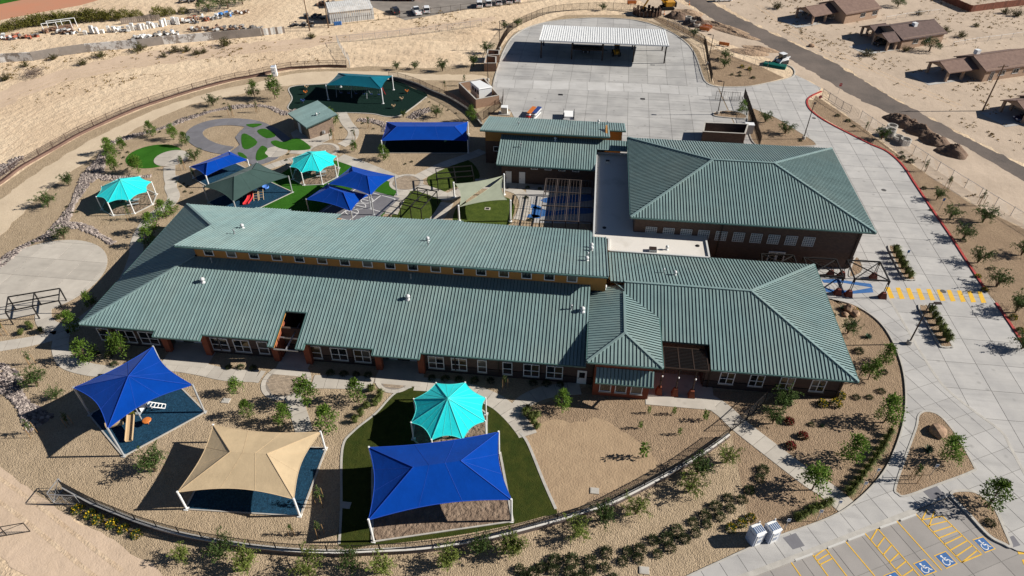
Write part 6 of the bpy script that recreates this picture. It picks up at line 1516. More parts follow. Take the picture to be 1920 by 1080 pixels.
zone('sapling', 'in the front gravel', [(10, 627, 1.0), (60, 684, .9), (602, 945, 1.0), (600, 1003, .9), (548, 1002, .7), (62, 815, .9), (130, 798, .8), (947, 727, .8)])
zone('sapling', 'on the gravel verge by the wire fence', [(1732, 322, .9), (1775, 354, 1.0), (1836, 385, 1.0), (1404, 142, .8), (1622, 246, .8)])
zone('sapling', 'on the triangular kerbed island', [(1712, 900, 1.0)], z=.15)
zone('sprout', 'on the brown gravel below the entry hall', [(1216, 775, .9), (1263, 777, .9), (1321, 788, 1.3), (1200, 803, 1.0), (1273, 815, .9), (1206, 858, 1.9)])
zone('shrub', 'in the bed between front wall and sidewalk', [(x, y, s_) for x, y, s_ in ((1430, 883, 1.2), (1424, 899, 1.1), (1405, 920, 1.1), (1365, 935, 1.1), (1391, 938, 1.1), (1342, 950, 1.2), (1370, 955, 1.0), (1322, 968, 1.2), (1350, 970, 1.2), (1299, 980, 1.0), (1325, 985, 1.0), (1305, 1000, 1.1), (1270, 997, 1.3), (1283, 1012, 1.2), (1250, 1010, 1.4), (1256, 1028, 1.2), (1225, 1014, 1.2), (1233, 1040, 1.1), (1200, 1032, 1.2), (1197, 1049, 1.1), (1177, 1035, 1.0), (1168, 1054, 1.1), (1137, 1038, 1.4), (1135, 1065, 1.1), (1107, 1053, 1.2), (1107, 1070, 1.1), (1072, 1053, 1.5), (1067, 1075, 1.3), (1040, 1053, 1.3), (1038, 1070, 1.3), (1017, 1065, 1.2), (975, 1069, 1.2), (1000, 1077, 1.3), (985, 1085, 1.2), (1090, 1085, 1.3), (1150, 1085, 1.1))])
zone('shrub', 'on the brown gravel right of the office wing', [(1610, 660, 1.1), (1657, 699, .9), (1652, 735, .9), (1605, 746, .9), (1630, 746, .8), (1676, 752, .8), (1520, 797, .7), (1560, 592, 1.0)])
zone('shrub', 'on the drive verge behind the red kerb', [(1690, 287, .8), (1692, 297, 1.2), (1707, 304, 1.2), (1732, 354, .9), (1570, 218, .9), (1500, 266, .8), (1590, 228, 1.0), (1806, 452, .8), (1745, 395, .6), (1855, 505, .7), (1600, 238, .8)])
zone('shrub', 'on the lower parking island', [(1856, 982, 1.0)], z=.18)
zone('shrub', 'along the shaded classroom front', [(x, 702 + (x - 640) * .05) for x in (620, 645, 668, 690, 810, 835, 860, 890, 920, 1000, 1025, 1050)] + [(430, 690), (452, 690), (475, 692), (180, 665), (205, 668), (250, 680), (270, 682), (215, 685)])
zone('agave', 'beside the curved drive walk', [(1580, 580, 1.1), (1600, 610, 1.0), (1627, 633, 1.0), (1541, 800, .6)])
zone('agave', 'on the triangular kerbed island', [(1740, 845, 1.1)], z=.15)
TU = [q4(a, b) for a, b in ((600, 475), (635, 430), (670, 385), (700, 340), (735, 295), (765, 250), (795, 205), (825, 165), (850, 120), (880, 70), (905, 25))]
zone('tuft', 'in the row above the curved walk by the parking lot', TU, 1.3)
zone('tuft', 'in the short row behind the portable toilets', [q4(a, b) for a, b in ((215, 665), (260, 645), (310, 610), (360, 585), (410, 565), (450, 545))], 1.3)
zone('tuft', 'in the planted drive island near the lamp post', [(1744, 585), (1750, 597), (1757, 609), (1763, 621), (1770, 632), (1775, 641)], 1.6, .18)
zone('tuft', 'in the planted drive island near the gymnasium', [(1677, 473), (1682, 483), (1687, 493), (1692, 503), (1699, 513), (1705, 521)], 1.6, .18)
zone('tuft', 'on gravel between plaza and front lawn', [(697, 733), (714, 743), (705, 760), (688, 765), (677, 780), (667, 792), (712, 752)], 1.25)
zone('tuft', 'beside the path left of the bare soil', [(985, 778), (995, 784), (1006, 783), (999, 794), (1006, 804), (990, 770)], 1.2)
zone('tuft', 'near the left steel trellis', [(42, 625), (55, 612), (60, 617), (78, 622), (40, 628), (112, 598), (122, 592)], 1.0)
zone('yellow', 'outside the left end of the front wall', [(147, 957), (170, 967), (186, 977), (212, 984), (232, 994), (257, 1004)], 1.0)
zone('yellow', 'at the front right corner of the office wing', [(1575, 744), (1542, 759), (1567, 759), (1601, 586)], 1.1)
zone('yellow', 'behind the portable toilets', [(1370, 992), (1390, 983), (1407, 973)], .9)
zone('yellow', 'beside the lower red kerb', [(1899, 597), (1912, 622), (1845, 545), (1832, 520)], .9)
zone('yellow', 'on the gravel beside the excavation', [(1391, 127), (1405, 131)], 1.0)
zone('red', 'on brown gravel below the office wing', [(1479, 792), (1482, 838), (1505, 819)], .95)
zone('creosote', 'in front of the graffiti wall', [(102, 112, 1.3), (188, 107, 1.4), (262, 96, 1.6), (330, 98, 1.4), (350, 97, 1.3), (308, 107, 1.0), (368, 103, 1.2), (382, 100, 1.0), (422, 87, 1.9), (155, 122, 1.2), (47, 125, 1.0), (12, 150, 1.3), (585, 72, 1.2)])
zone('creosote', 'around the houses at right', [(1625, 105, 1.4), (1697, 96, 1.1), (1772, 60, 1.4), (1457, 16, 1.6), (1885, 26, 1.5), (1905, 30, 1.6), (1800, 70, 1.4), (1722, 28, 1.2), (1830, 50, .9)])
zone('bigtree', 'beside the middle brown house', [(1742, 96, .75)]); zone('bigtree', 'above the junk yard', [(392, 22, .9), (428, 16, .95), (455, 8, .8)]); zone('bigtree', 'behind the top right house', [(1683, 13, .6)])
zone('hedge', 'along the ball field', [(-5, 62, .9), (14, 58, .9), (30, 54, 1.0), (48, 50, 1.0), (66, 47, 1.0), (84, 45, 1.1), (102, 43, 1.1), (120, 42, 1.1), (140, 40, 1.1), (160, 39, 1.2), (178, 38, 1.2), (196, 37, 1.1), (214, 36, 1.1), (234, 35, 1.0), (256, 33, .9), (300, 30, 1.0), (318, 28, .8), (345, 25, .7)])
zone('brush', 'beside the left dirt track', [(66, 142, 1.5)])
zone('shrub', 'scattered beside the dry creek', [(x, y, .5) for x, y in ((62, 457), (75, 450), (100, 445), (136, 400), (145, 398), (108, 425), (150, 367), (158, 357), (122, 398), (120, 405), (126, 388), (345, 345), (352, 350), (347, 360), (360, 362), (340, 350), (332, 342), (225, 268), (235, 272), (225, 288), (240, 286), (232, 296), (243, 302), (250, 310), (228, 308), (238, 318), (300, 248), (318, 235), (330, 231), (350, 222), (370, 214), (385, 208), (420, 195), (465, 195), (640, 240), (680, 232), (700, 242), (660, 246), (805, 192), (790, 215), (840, 207), (855, 213), (540, 290), (537, 301), (772, 304), (760, 308))])
zone('shrub', 'in the courtyard bed by the trellis', [(989, 353, .8), (1012, 355, .8), (1003, 345, .8), (987, 372, .8), (996, 413, .8)])
zone('shrub', 'on the gravel corner right of the yard', [(1372, 141, .8), (1386, 143, .8), (1412, 147, .9), (1387, 137, .8), (1346, 110, .6)])
# loose scrub and stones on the open desert: nobody could count them
def scrub(name, label, mat, n, test, seed, big):
    r_ = random.Random(seed); mb = MB(); k = 0
    while k < n:
        p = Vector((r_.uniform(-190, 130), r_.uniform(95, 245), 0))
        v = p - Vector((0, 0, CAMZ)); x, y = 960 + FPX * v.dot(CR) / v.dot(CF), 540 - FPX * v.dot(CU) / v.dot(CF)
        if mnoise.noise(p * .06) + .35 * mnoise.noise(p * .3) < .08 and r_.random() > .12: continue
        if not test(x, y): continue
        k += 1; s_ = big * r_.uniform(.4, 1.2)
        for j in range(5): d = rdir(r_, .3); d.z = abs(d.z); leaf(mb, p + Vector((d.x, d.y, 0)) * s_ * .5, d, s_, s_ * .55, r_)
    top(name, mb, mat, label=label, cat='scrub', kind='stuff')
wild = lambda x, y: (x < 640 and y < 190 - x * .22 + 20 and y > 60 and not (y > 345 - .64 * x + 0 and x < 320) and y < 340 - .62 * x if x < 300 else (x < 640 and 55 < y < 118) or (640 <= x < 930 and 10 + (930 - x) * .07 < y < 46 + (930 - x) * .12 and y < 72)) or (x > 1300 and y < .62 * x - 800 + 18 and y < (x - 1330) * .52 - 10 and y > 0) or (1620 < x < 1940 and .55 * x - 655 < y < .64 * x - 800 + 20)
scrub('dry_scrub', 'sparse dry grass and scrub scattered over open desert', leafmat('dry_grass', (.30, .20, .07), (.14, .10, .04)), 2600, wild, 3, .42)
# ================================================================== houses
M_SHING = material('brown_shingle', (.20, .13, .10), .95, col2=(.15, .095, .075), scale=1.2, bump=.3, bscale=14); M_SHING2 = material('dark_brown_shingle', (.135, .09, .078), .95, col2=(.10, .068, .058), scale=1.2, bump=.3, bscale=14)
M_STUC = material('tan_stucco', (.38, .26, .18), .95, var=.15, scale=1.5)
class House:
    def __init__(s, O, ang, label, roofm):
        s.O, s.a, s.m = O, ang, roofm; s.t = thing('house', tuple(O), label, 'house')
    def W(s, x, y, z=0.0): c, q = math.cos(s.a), math.sin(s.a); return Vector((s.O.x + x * c - y * q, s.O.y + x * q + y * c, z))
    def poly(s, pts, faces, mat, name, par=None): return part(name, MB().add([s.W(*p) for p in pts], faces), mat, par or s.t)
    def gable(s, x0, x1, y0, y1, ze, rise, ov=.5, along='x', open_=False):
        """gable roof with its ridge along local x, eaves at y0 and y1"""
        ym = (y0 + y1) / 2; k = rise / ((y1 - y0) / 2); zo = ze - ov * k; th = .18
        for nm, ya in (('roof_slope', y0 - ov), ('roof_slope', y1 + ov)):
            s.poly([(x0 - ov, ya, zo), (x1 + ov, ya, zo), (x1 + ov, ym, ze + rise), (x0 - ov, ym, ze + rise), (x0 - ov, ya, zo - th), (x1 + ov, ya, zo - th), (x1 + ov, ym, ze + rise - th), (x0 - ov, ym, ze + rise - th)],
                   [(0, 1, 2, 3), (7, 6, 5, 4), (0, 4, 5, 1), (1, 5, 6, 2), (3, 7, 4, 0)], s.m, nm)
        part('ridge', MB().bar(s.W(x0 - ov, ym, ze + rise + .03), s.W(x1 + ov, ym, ze + rise + .03), .25, .08), s.m, s.t)
        for x in (x0, x1): s.poly([(x, y0, ze - .1), (x, y1, ze - .1), (x, ym, ze + rise - .22)], [(0, 1, 2)], M_STUC, 'gable_end')
        if not open_:
            for a, b in (((x0, y0), (x1, y0)), ((x1, y0), (x1, y1)), ((x1, y1), (x0, y1)), ((x0, y1), (x0, y0))): part('wall', MB().bar(s.W(*a, ze / 2), s.W(*b, ze / 2), .2, ze), M_STUC, s.t)
        else:
            for x in (x0 + .2, (x0 + x1) / 2, x1 - .2):
                for y in (y0 + .2, y1 - .2): p = s.W(x, y); part('pillar', MB().box((p.x, p.y, ze / 2), (.5, .5, ze), s.a), M_STUC, s.t)
    def window(s, x, w_, y, z0=1.0, z1=2.1):
        d = -.13
        f = MB().bar(s.W(x - w_ / 2, y + d, z0), s.W(x + w_ / 2, y + d, z0), .08).bar(s.W(x - w_ / 2, y + d, z1), s.W(x + w_ / 2, y + d, z1), .08).bar(s.W(x - w_ / 2, y + d, z0), s.W(x - w_ / 2, y + d, z1), .08).bar(s.W(x + w_ / 2, y + d, z0), s.W(x + w_ / 2, y + d, z1), .08).bar(s.W(x, y + d, z0), s.W(x, y + d, z1), .06)
        o = part('window', f, M_WHITE, s.t); part('pane', MB().bar(s.W(x - w_ / 2, y + d * .85, (z0 + z1) / 2), s.W(x + w_ / 2, y + d * .85, (z0 + z1) / 2), .04, z1 - z0), M_GLASS, o)
    def cooler(s, x, y, z): p = s.W(x, y, z); o = part('evaporative_cooler', MB().box((p.x, p.y, p.z), (1.0, 1.0, .9), s.a), M_WMET, s.t); part('cooler_lid', MB().box((p.x, p.y, p.z + .48), (1.08, 1.08, .08), s.a), M_WMET, o)
    def slab(s, x0, x1, y0, y1): s.poly([(x0, y0, .05), (x1, y0, .05), (x1, y1, .05), (x0, y1, .05)], [(0, 1, 2, 3)], M_CONC, 'driveway_slab')
def frame(fl, fr):
    a, b = g(*fl, 2.8), g(*fr, 2.8); return math.atan2(b.y - a.y, b.x - a.x), a, b
an, a, b = frame((1850, 131), (1935, 119))
h = House(Vector((a.x, a.y, 0)), an, 'brown roofed house with open front carport nearest at right', M_SHING); L = 15.0
h.gable(0, L, 0, 8.6, 2.9, 1.7); h.gable(-8.2, 1.0, 2.2, 8.2, 2.6, 1.2, open_=True); h.slab(-13, .0, 1.8, 8.6)
for x in (5.0, 9.0, 12.5): h.window(x, 1.7, 0)
h.window(2.2, 1.0, 0, .1, 2.1); h.cooler(3.0, 6.5, 4.3)
an, a, b = frame((1667, 76), (1772, 60))
h = House(Vector((a.x, a.y, 0)), an, 'dark brown roofed house with a big shrub beside its wall', M_SHING2); L = (b - a).length
h.gable(4.5, L, 0, 9.5, 2.8, 1.7); h.gable(.4, 6, .2, 5.2, 2.6, 1.1, open_=True); h.gable(2.2, 6.5, 6.2, 11.5, 2.5, 1.0, open_=True); h.slab(-6, 4.5, 0, 6)
for x in (9, 13): h.window(x, 1.6, 0)
h.cooler(11, 3.6, 4.3)
an, a, b = frame((1587, 25), (1649, 14))
h = House(Vector((a.x, a.y, 0)), an, 'brown house at the top edge with a trampoline in front', M_SHING); L = (b - a).length
h.gable(0, L, 0, 10, 2.9, 2.0); h.gable(-8.5, 1.0, 3.0, 9.5, 2.6, 1.3, open_=True); h.slab(-14, 0, 2.5, 9)
for x in (6.5, 11): h.window(x, 1.7, 0)
p = g(1552, 35)
tr = thing('trampoline', tuple(p), 'round trampoline with net poles before the top house', 'trampoline')
part('mat', MB().lathe((p.x, p.y, .75), [(1.7, 0), (1.7, .04)], 18), M_BLACK, tr); part('ring', MB().lathe((p.x, p.y, .72), [(1.95, 0), (1.95, .08), (1.7, .09)], 18), M_GALV, tr)
for k in range(6): a_ = k * math.pi / 3; part('pole', MB().tube((p.x + 1.95 * math.cos(a_), p.y + 1.95 * math.sin(a_), 0), (p.x + 1.95 * math.cos(a_), p.y + 1.95 * math.sin(a_), 2.3), .03), M_GALV, tr)
an, a, b = frame((1980, 212), (2065, 200))
h = House(Vector((a.x, a.y, 0)), an, 'brown house whose shade and carport reach the right edge', M_SHING); h.gable(0, 14, 0, 8.6, 2.9, 1.7); h.gable(-4.5, 1.0, 2.2, 8.2, 2.6, 1.2, open_=True); h.slab(-9, 0, 1.8, 8.6)
# plank fence of the top right lot
wf = thing('plank_fence', g(1820, 18), 'reddish brown plank fence around the top right lot', 'fence')
M_PLANK = material('red_brown_plank', (.20, .07, .04), .9, var=.3, scale=2, obj_var=.2)
WP = gs([(1735, -12), (1780, 7), (1818, 23), (1870, 16), (1930, 9), (2000, 2)]); seg = resample(WP, .62)
for k, (a, b) in enumerate(zip(seg, seg[1:])):
    part('plank', MB().bar((a.x, a.y, .95), Vector((b.x, b.y, .95)) + (a - b).normalized() * .03, .05, 1.85 + .04 * (k % 3)), M_PLANK, wf)
fence('pipe_fence', 'white pipe rail fence behind the nearest house', [(1785, 88), (1830, 80), (1880, 74), (1920, 68)], 0, 1.3, 4, 0, mat=M_WMET, smooth=1, rails=1, mesh_mat=None)
fence('pipe_fence', 'white pipe rail fence between the two upper houses', [(1660, 40), (1700, 33), (1740, 28), (1782, 24)], 0, 1.3, 4, 0, mat=M_WMET, smooth=1, rails=1)

# ================================================================== vehicles
def carpaint(n, c): return material(n, c, .25, spec=.6)
CW, CB, CO = carpaint('car_white', (.72, .72, .71)), carpaint('car_black', (.02, .02, .022)), carpaint('bus_orange', (.75, .22, .01))
M_TYRE = material('tyre_rubber', (.018, .018, .018), .9)
def wheel(t, x, y, r=.36, w_=.25):
    o = part('wheel', MB().tube((x, y - w_ / 2, r), (x, y + w_ / 2, r), r, n=14), M_TYRE, t); part('rim', MB().tube((x, y - w_ / 2 - .01, r), (x, y + w_ / 2 + .01, r), r * .58, n=10), M_GALV, o)
def loft(secs, caps=True):
    """secs: list of (x, [(y, z)...]) cross sections"""
    mb = MB(); n = len(secs[0][1])
    for x, s_ in secs: mb.v += [(x, y, z) for y, z in s_]
    for i in range(len(secs) - 1): mb.f += [(i * n + k, i * n + (k + 1) % n, (i + 1) * n + (k + 1) % n, (i + 1) * n + k) for k in range(n)]
    mb.f += [tuple(range(n)), tuple(range((len(secs) - 1) * n, len(secs) * n))[::-1]]; return mb
def car(px, py, rz, label, paint_, kind='suv', group=None):
    L, W_, H = dict(suv=(4.7, 1.85, 1.72), pickup=(5.6, 1.95, 1.85), sedan=(4.6, 1.8, 1.45))[kind]
    t = local_thing('car' if kind != 'pickup' else 'pickup_truck', label, 'car' if kind != 'pickup' else 'pickup truck', group); hw = W_ / 2; zb, zs = .28, (1.0 if kind != 'sedan' else .88)
    def sec(w_, z0, z1): return [(-w_, z0), (-w_ * 1.0, (z0 + z1) / 2 + .08), (-w_ * .93, z1), (w_ * .93, z1), (w_, (z0 + z1) / 2 + .08), (w_, z0)]
    part('body', loft([(-L / 2, sec(hw * .88, .42, zs - .08)), (-L / 2 + .15, sec(hw * .97, zb, zs)), (-L / 4, sec(hw, zb, zs + .02)), (L / 4, sec(hw, zb, zs)), (L / 2 - .35, sec(hw * .97, zb, zs - .08)), (L / 2, sec(hw * .85, .4, zs - .25))]), paint_, t)
    x0, x1 = (-L / 2 + .1, L * .2) if kind == 'suv' else (-.35, L * .23) if kind == 'pickup' else (-L * .36, L * .2)
    r0, r1 = (x0 + .35, x1 - .75) if kind != 'pickup' else (x0 + .2, x1 - .7)
    def sc_(w_, z): return [(-w_, z), (w_, z)]
    gl = MB().add([(x0, -hw * .92, zs), (x1, -hw * .92, zs), (x1, hw * .92, zs), (x0, hw * .92, zs), (r0, -hw * .76, H - .06), (r1, -hw * .76, H - .06), (r1, hw * .76, H - .06), (r0, hw * .76, H - .06)], [(0, 1, 5, 4), (1, 2, 6, 5), (2, 3, 7, 6), (3, 0, 4, 7), (4, 5, 6, 7)])
    cb_ = part('windows', gl, M_GLASS, t)
    part('roof', MB().add([(r0 - .06, -hw * .78, H - .07), (r1 + .06, -hw * .78, H - .07), (r1 + .06, hw * .78, H - .07), (r0 - .06, hw * .78, H - .07), (r0, -hw * .7, H), (r1, -hw * .7, H), (r1, hw * .7, H), (r0, hw * .7, H)], [(0, 1, 5, 4), (1, 2, 6, 5), (2, 3, 7, 6), (3, 0, 4, 7), (4, 5, 6, 7), (3, 2, 1, 0)]), paint_, t)
    for s_ in (-1, 1):
        for xa, xb, xc, xd in ((x0, x0 + .12, r0 + .12, r0), (x1 - .1, x1, r1, r1 - .1), ((x0 + x1) / 2 - .05, (x0 + x1) / 2 + .05, (r0 + r1) / 2 + .05, (r0 + r1) / 2 - .05)):
            part('pillar', MB().add([(xa, s_ * hw * .93, zs), (xb, s_ * hw * .93, zs), (xc, s_ * hw * .775, H - .06), (xd, s_ * hw * .775, H - .06)], [(0, 1, 2, 3)]), paint_, cb_)
        part('headlight', MB().box((L / 2 - .12, s_ * hw * .62, .72), (.2, .35, .16)), M_WHITE, t); part('tail_light', MB().box((-L / 2 + .05, s_ * hw * .75, .85), (.12, .18, .25)), PY_R, t); part('mirror', MB().box((x1 - .15, s_ * (hw + .1), zs + .1), (.12, .2, .16)), paint_, t)
        for x in (-L * .3, L * .31): wheel(t, x, s_ * (hw - .12))
    if kind == 'pickup':
        part('bed', MB().box((-L / 4 - .35, 0, zs - .02), (1.9, W_ * .78, .06)), M_BLACK, t)
        for s_ in (-1, 1): part('bed_side', MB().box((-L / 4 - .35, s_ * hw * .9, zs + .14), (2.1, .1, .3)), paint_, t)
        part('tailgate', MB().box((-L / 2 + .12, 0, zs + .1), (.08, W_ * .84, .34)), paint_, t)
    place(t, g(px, py), rz); return t
car(741, 24, R(120), 'black car parked alone in the far lot', CB); car(781, 25, R(118), 'white pickup truck in the far gravel lot', CW, 'pickup'); car(800, 22, R(105), 'white car right beside the white pickup truck', CW)
for k, (x, y) in enumerate(((899, 12), (916, 9.5), (935, 7.5), (954, 4.5), (970, 2))): car(x, y, R(100), '%s white car from the left in the row behind the lot fence' % ORD[k], CW, group='white cars in the far row')
car(1355, 2, R(15), 'white pickup truck parked beside the road at top edge', CW, 'pickup'); car(1514, 23, R(195), 'white car under the top house carport', CW, 'sedan'); car(1652, 84, R(190), 'black car under the middle house carport', CB); car(1921, 227, R(185), 'dark blue car at the right edge driveway', carpaint('car_navy', (.015, .02, .06)), 'sedan'); car(1925, 200, R(190), 'white car at the right edge in house shade', CW)
bt_ = local_thing('school_bus', 'orange school bus cut off by the top edge', 'bus')
part('body', loft([(-5.5, [(-1.2, .5), (-1.2, 2.7), (-.9, 3.0), (.9, 3.0), (1.2, 2.7), (1.2, .5)]), (3.6, [(-1.2, .5), (-1.2, 2.7), (-.9, 3.0), (.9, 3.0), (1.2, 2.7), (1.2, .5)])]), CO, bt_); part('hood', MB().box((4.5, 0, 1.05), (1.9, 2.1, 1.1)), CO, bt_)
for k in range(9):
    for s_ in (-1, 1): part('window', MB().box((-4.8 + k * .95, s_ * 1.19, 2.1), (.75, .06, .65)), M_GLASS, bt_)
for x in (-3.2, 4.2):
    for s_ in (-1, 1): wheel(bt_, x, s_ * 1.05, .5, .3)
for s_ in (-1, 1): part('rub_rail', MB().box((-1, s_ * 1.215, 1.4), (9, .04, .1)), M_BLACK, bt_)
place(bt_, g(749, 0), R(3))
# earth-moving machines
ex = local_thing('excavator', 'yellow tracked excavator reaching into the pit at the top', 'excavator'); CY = carpaint('machine_yellow', (.62, .30, .02))
for s_ in (-1, 1):
    o = part('track', loft([(-1.9, [(s_ * 1.1 - .28, .25), (s_ * 1.1 - .28, .6), (s_ * 1.1 + .28, .6), (s_ * 1.1 + .28, .25)]), (-1.6, [(s_ * 1.1 - .28, 0), (s_ * 1.1 - .28, .85), (s_ * 1.1 + .28, .85), (s_ * 1.1 + .28, 0)]), (1.6, [(s_ * 1.1 - .28, 0), (s_ * 1.1 - .28, .85), (s_ * 1.1 + .28, .85), (s_ * 1.1 + .28, 0)]), (1.9, [(s_ * 1.1 - .28, .25), (s_ * 1.1 - .28, .6), (s_ * 1.1 + .28, .6), (s_ * 1.1 + .28, .25)])]), M_TYRE, ex)
part('house', MB().box((.7, 0, 1.6), (2.6, 2.4, 1.2)), CY, ex); part('cab', MB().box((-.6, .75, 1.95), (1.4, .95, 1.7)), M_GLASS, ex); part('cab_roof', MB().box((-.6, .75, 2.84), (1.5, 1.05, .08)), CY, ex); part('counterweight', MB().box((2.15, 0, 1.5), (.5, 2.5, 1.3)), M_BLACK, ex)
part('boom', MB().bar((-.8, -.2, 1.8), (-3.4, -.2, 4.0), .45, .55).bar((-3.3, -.2, 4.0), (-5.6, -.2, 3.2), .4, .5), CY, ex); part('stick', MB().bar((-5.5, -.2, 3.4), (-7.2, -.2, .4), .32, .4), CY, ex)
part('bucket', MB().add([(-7.4, -.7, .5), (-7.4, .3, .5), (-6.8, .3, -.3), (-6.8, -.7, -.3), (-6.5, -.7, .5), (-6.5, .3, .5)], [(0, 1, 2, 3), (2, 5, 4, 3), (0, 3, 4), (1, 5, 2)]), M_BLACK, ex)
place(ex, g(1250, 17), R(12))
sk = local_thing('skid_steer', 'white skid steer loader parked beside green pipes', 'loader')
part('body', loft([(-1.4, [(-.6, .4), (-.6, 1.2), (.6, 1.2), (.6, .4)]), (-.2, [(-.75, .35), (-.75, 1.3), (.75, 1.3), (.75, .35)]), (.9, [(-.7, .35), (-.7, .8), (.7, .8), (.7, .35)])]), CW, sk); part('cab', MB().box((0, 0, 1.55), (1.2, 1.1, 1.1)), M_GLASS, sk); part('cab_roof', MB().box((0, 0, 2.14), (1.3, 1.2, .08)), CW, sk)
for s_ in (-1, 1): part('lift_arm', MB().bar((-1.3, s_ * .85, 1.5), (.8, s_ * .85, 1.2), .16, .22).bar((.75, s_ * .85, 1.25), (1.5, s_ * .85, .4), .16, .2), CW, sk); part('track', MB().box((-.1, s_ * .85, .4), (2.0, .35, .75)), M_TYRE, sk)
part('bucket', MB().add([(1.4, -1, .6), (1.4, 1, .6), (1.5, 1, .05), (1.5, -1, .05), (2.1, -1, .08), (2.1, 1, .08)], [(0, 1, 2, 3), (3, 2, 5, 4), (0, 3, 4), (1, 5, 2)]), M_BLACK, sk)
place(sk, g(1464, 119), R(215), 1.15)
ld = local_thing('wheel_loader', 'yellow machine parked in the vehicle canopy shade', 'loader')
part('body', loft([(-1.6, [(-.6, .6), (-.6, 1.5), (.6, 1.5), (.6, .6)]), (.2, [(-.75, .5), (-.75, 1.6), (.75, 1.6), (.75, .5)]), (1.4, [(-.6, .6), (-.6, 1.3), (.6, 1.3), (.6, .6)])]), CY, ld); part('cab', MB().box((0, 0, 2.1), (1.3, 1.2, 1.1)), M_GLASS, ld); part('cab_roof', MB().box((0, 0, 2.68), (1.5, 1.4, .1)), CY, ld); part('mast', MB().bar((1.6, -.4, .2), (1.6, -.4, 2.6), .12).bar((1.6, .4, .2), (1.6, .4, 2.6), .12), M_BLACK, ld)
for x in (-1, 1):
    for s_ in (-1, 1): wheel(ld, x, s_ * .85, .5, .35)
place(ld, g(1155, 103), R(-85))
ft = local_thing('flatbed_trailer', 'flatbed trailer parked in the vehicle canopy shade', 'trailer'); part('deck', MB().box((0, 0, .85), (7.5, 2.3, .18)), M_WOOD, ft); part('tongue', MB().bar((3.7, 0, .7), (5.0, 0, .5), .14), M_BLACK, ft)
for x in (-.9, .2):
    for s_ in (-1, 1): wheel(ft, x, s_ * 1.0, .38)
part('rails', MB().box((0, 1.15, 1.05), (7.5, .06, .2)).box((0, -1.15, 1.05), (7.5, .06, .2)), M_BLACK, ft); place(ft, g(1101, 97), R(0))
ct = local_thing('flatbed_cart', 'white utility bed parked behind the service roof', 'trailer'); part('bed', MB().box((0, 0, .8), (2.2, 4.0, .15)), M_WHITE, ct)
for s_ in (-1, 1): part('side', MB().box((s_ * 1.1, 0, 1.1), (.08, 4.0, .5)), M_BLACK, ct); wheel(ct, s_ * .8, .5, .35)
part('load', MB().box((0, -.3, 1.1), (1.8, 2.8, .45)), M_WHITE, ct); place(ct, g(1066, 223), R(2))
for k, (px, col, l) in enumerate(((997, PY_O, 'orange and red'), (1007, M_WHITE, 'white'))):
    t = local_thing('barricade_stack', '%s barricade boards stacked behind the service building' % l, 'barricades')
    for i in range(4): part('board', MB().bar((-.6, -1 + i * .25, .15 + i * .3), (-.4, 2.4 + i * .1, .2 + i * .35), .9, .1), (col, PY_R, M_WHITE, PY_O)[i] if k == 0 else (M_WHITE, M_GALV, M_WHITE, PY_B)[i], t)
    place(t, g(px, 221), R(-15))

# ================================================================== earthworks and building materials
M_SOIL = material('dark_soil', (.19, .125, .085), .98, col2=(.13, .085, .06), scale=1.5, extra=ground_relief(1.5, .2, 6, .1)); M_SPOIL = material('pale_spoil', (.40, .28, .18), .98, col2=(.30, .2, .13), scale=1.2, extra=ground_relief(1.2, .3, 5, .12))
def mound(px, py, rx, ry, h, rz, label, mat, seed, name='soil_mound'):
    c = g(px, py); mb = MB(); nr, na = 14, 40
    for i in range(nr + 1):
        f = i / nr
        for k in range(na):
            a = k * 2 * math.pi / na; q = Vector((math.cos(a) * f, math.sin(a) * f, 0)); nz = mnoise.noise(Vector((q.x * 2 + seed, q.y * 2, seed * .7)))
            rr = 1 + .18 * mnoise.noise(Vector((math.cos(a) * 1.5, math.sin(a) * 1.5, seed)))
            nz += .5 * mnoise.noise(Vector((q.x * 6, q.y * 6 + seed, 3))) + .3 * mnoise.noise(Vector((q.x * 14, q.y * 14, seed)))
            z = h * (1 - f ** 1.25) * (1 + .5 * nz) if i < nr else -.05
            x, y = q.x * rx * rr, q.y * ry * rr; mb.v.append((c.x + x * math.cos(rz) - y * math.sin(rz), c.y + x * math.sin(rz) + y * math.cos(rz), max(z, -.05)))
    mb.f += [(i * na + k, i * na + (k + 1) % na, (i + 1) * na + (k + 1) % na, (i + 1) * na + k) for i in range(nr) for k in range(na)]
    return top(name, mb, mat, label=label, cat='soil mound', base=c, smooth=True)
for k, (x, y) in enumerate(((1685, 226), (1704, 237), (1726, 249), (1752, 266), (1784, 286))): mound(x, y, 3.1, 2.3, 1.7, R(-35), '%s dark soil mound from the top along the paved road' % ORD[k], M_SOIL, k * 3.1 + 1)
for k, (x, y, rx, ry, h_) in enumerate(((1270, 32, 3.4, 2.6, 1.8), (1308, 46, 4.2, 3.0, 1.9))): mound(x, y, rx, ry, h_, R(-20), '%s dark soil mound beside the excavator' % ('left', 'right')[k], M_SOIL, k * 5.3 + 2)
for k, (x, y, rx, ry, h_, r_) in enumerate(((1345, 48, 9, 1.8, .8, -38), (1375, 62, 8, 1.6, .7, -38), (1290, 24, 5, 2.5, .8, -25), (1405, 98, 5, 2.5, .7, -15), (1425, 92, 5, 1.8, .6, -20))): mound(x, y, rx, ry, h_, R(r_), '%s pale ridge of dug soil from the top along the road' % ORD[k], M_SPOIL, k * 2.3 + 9)
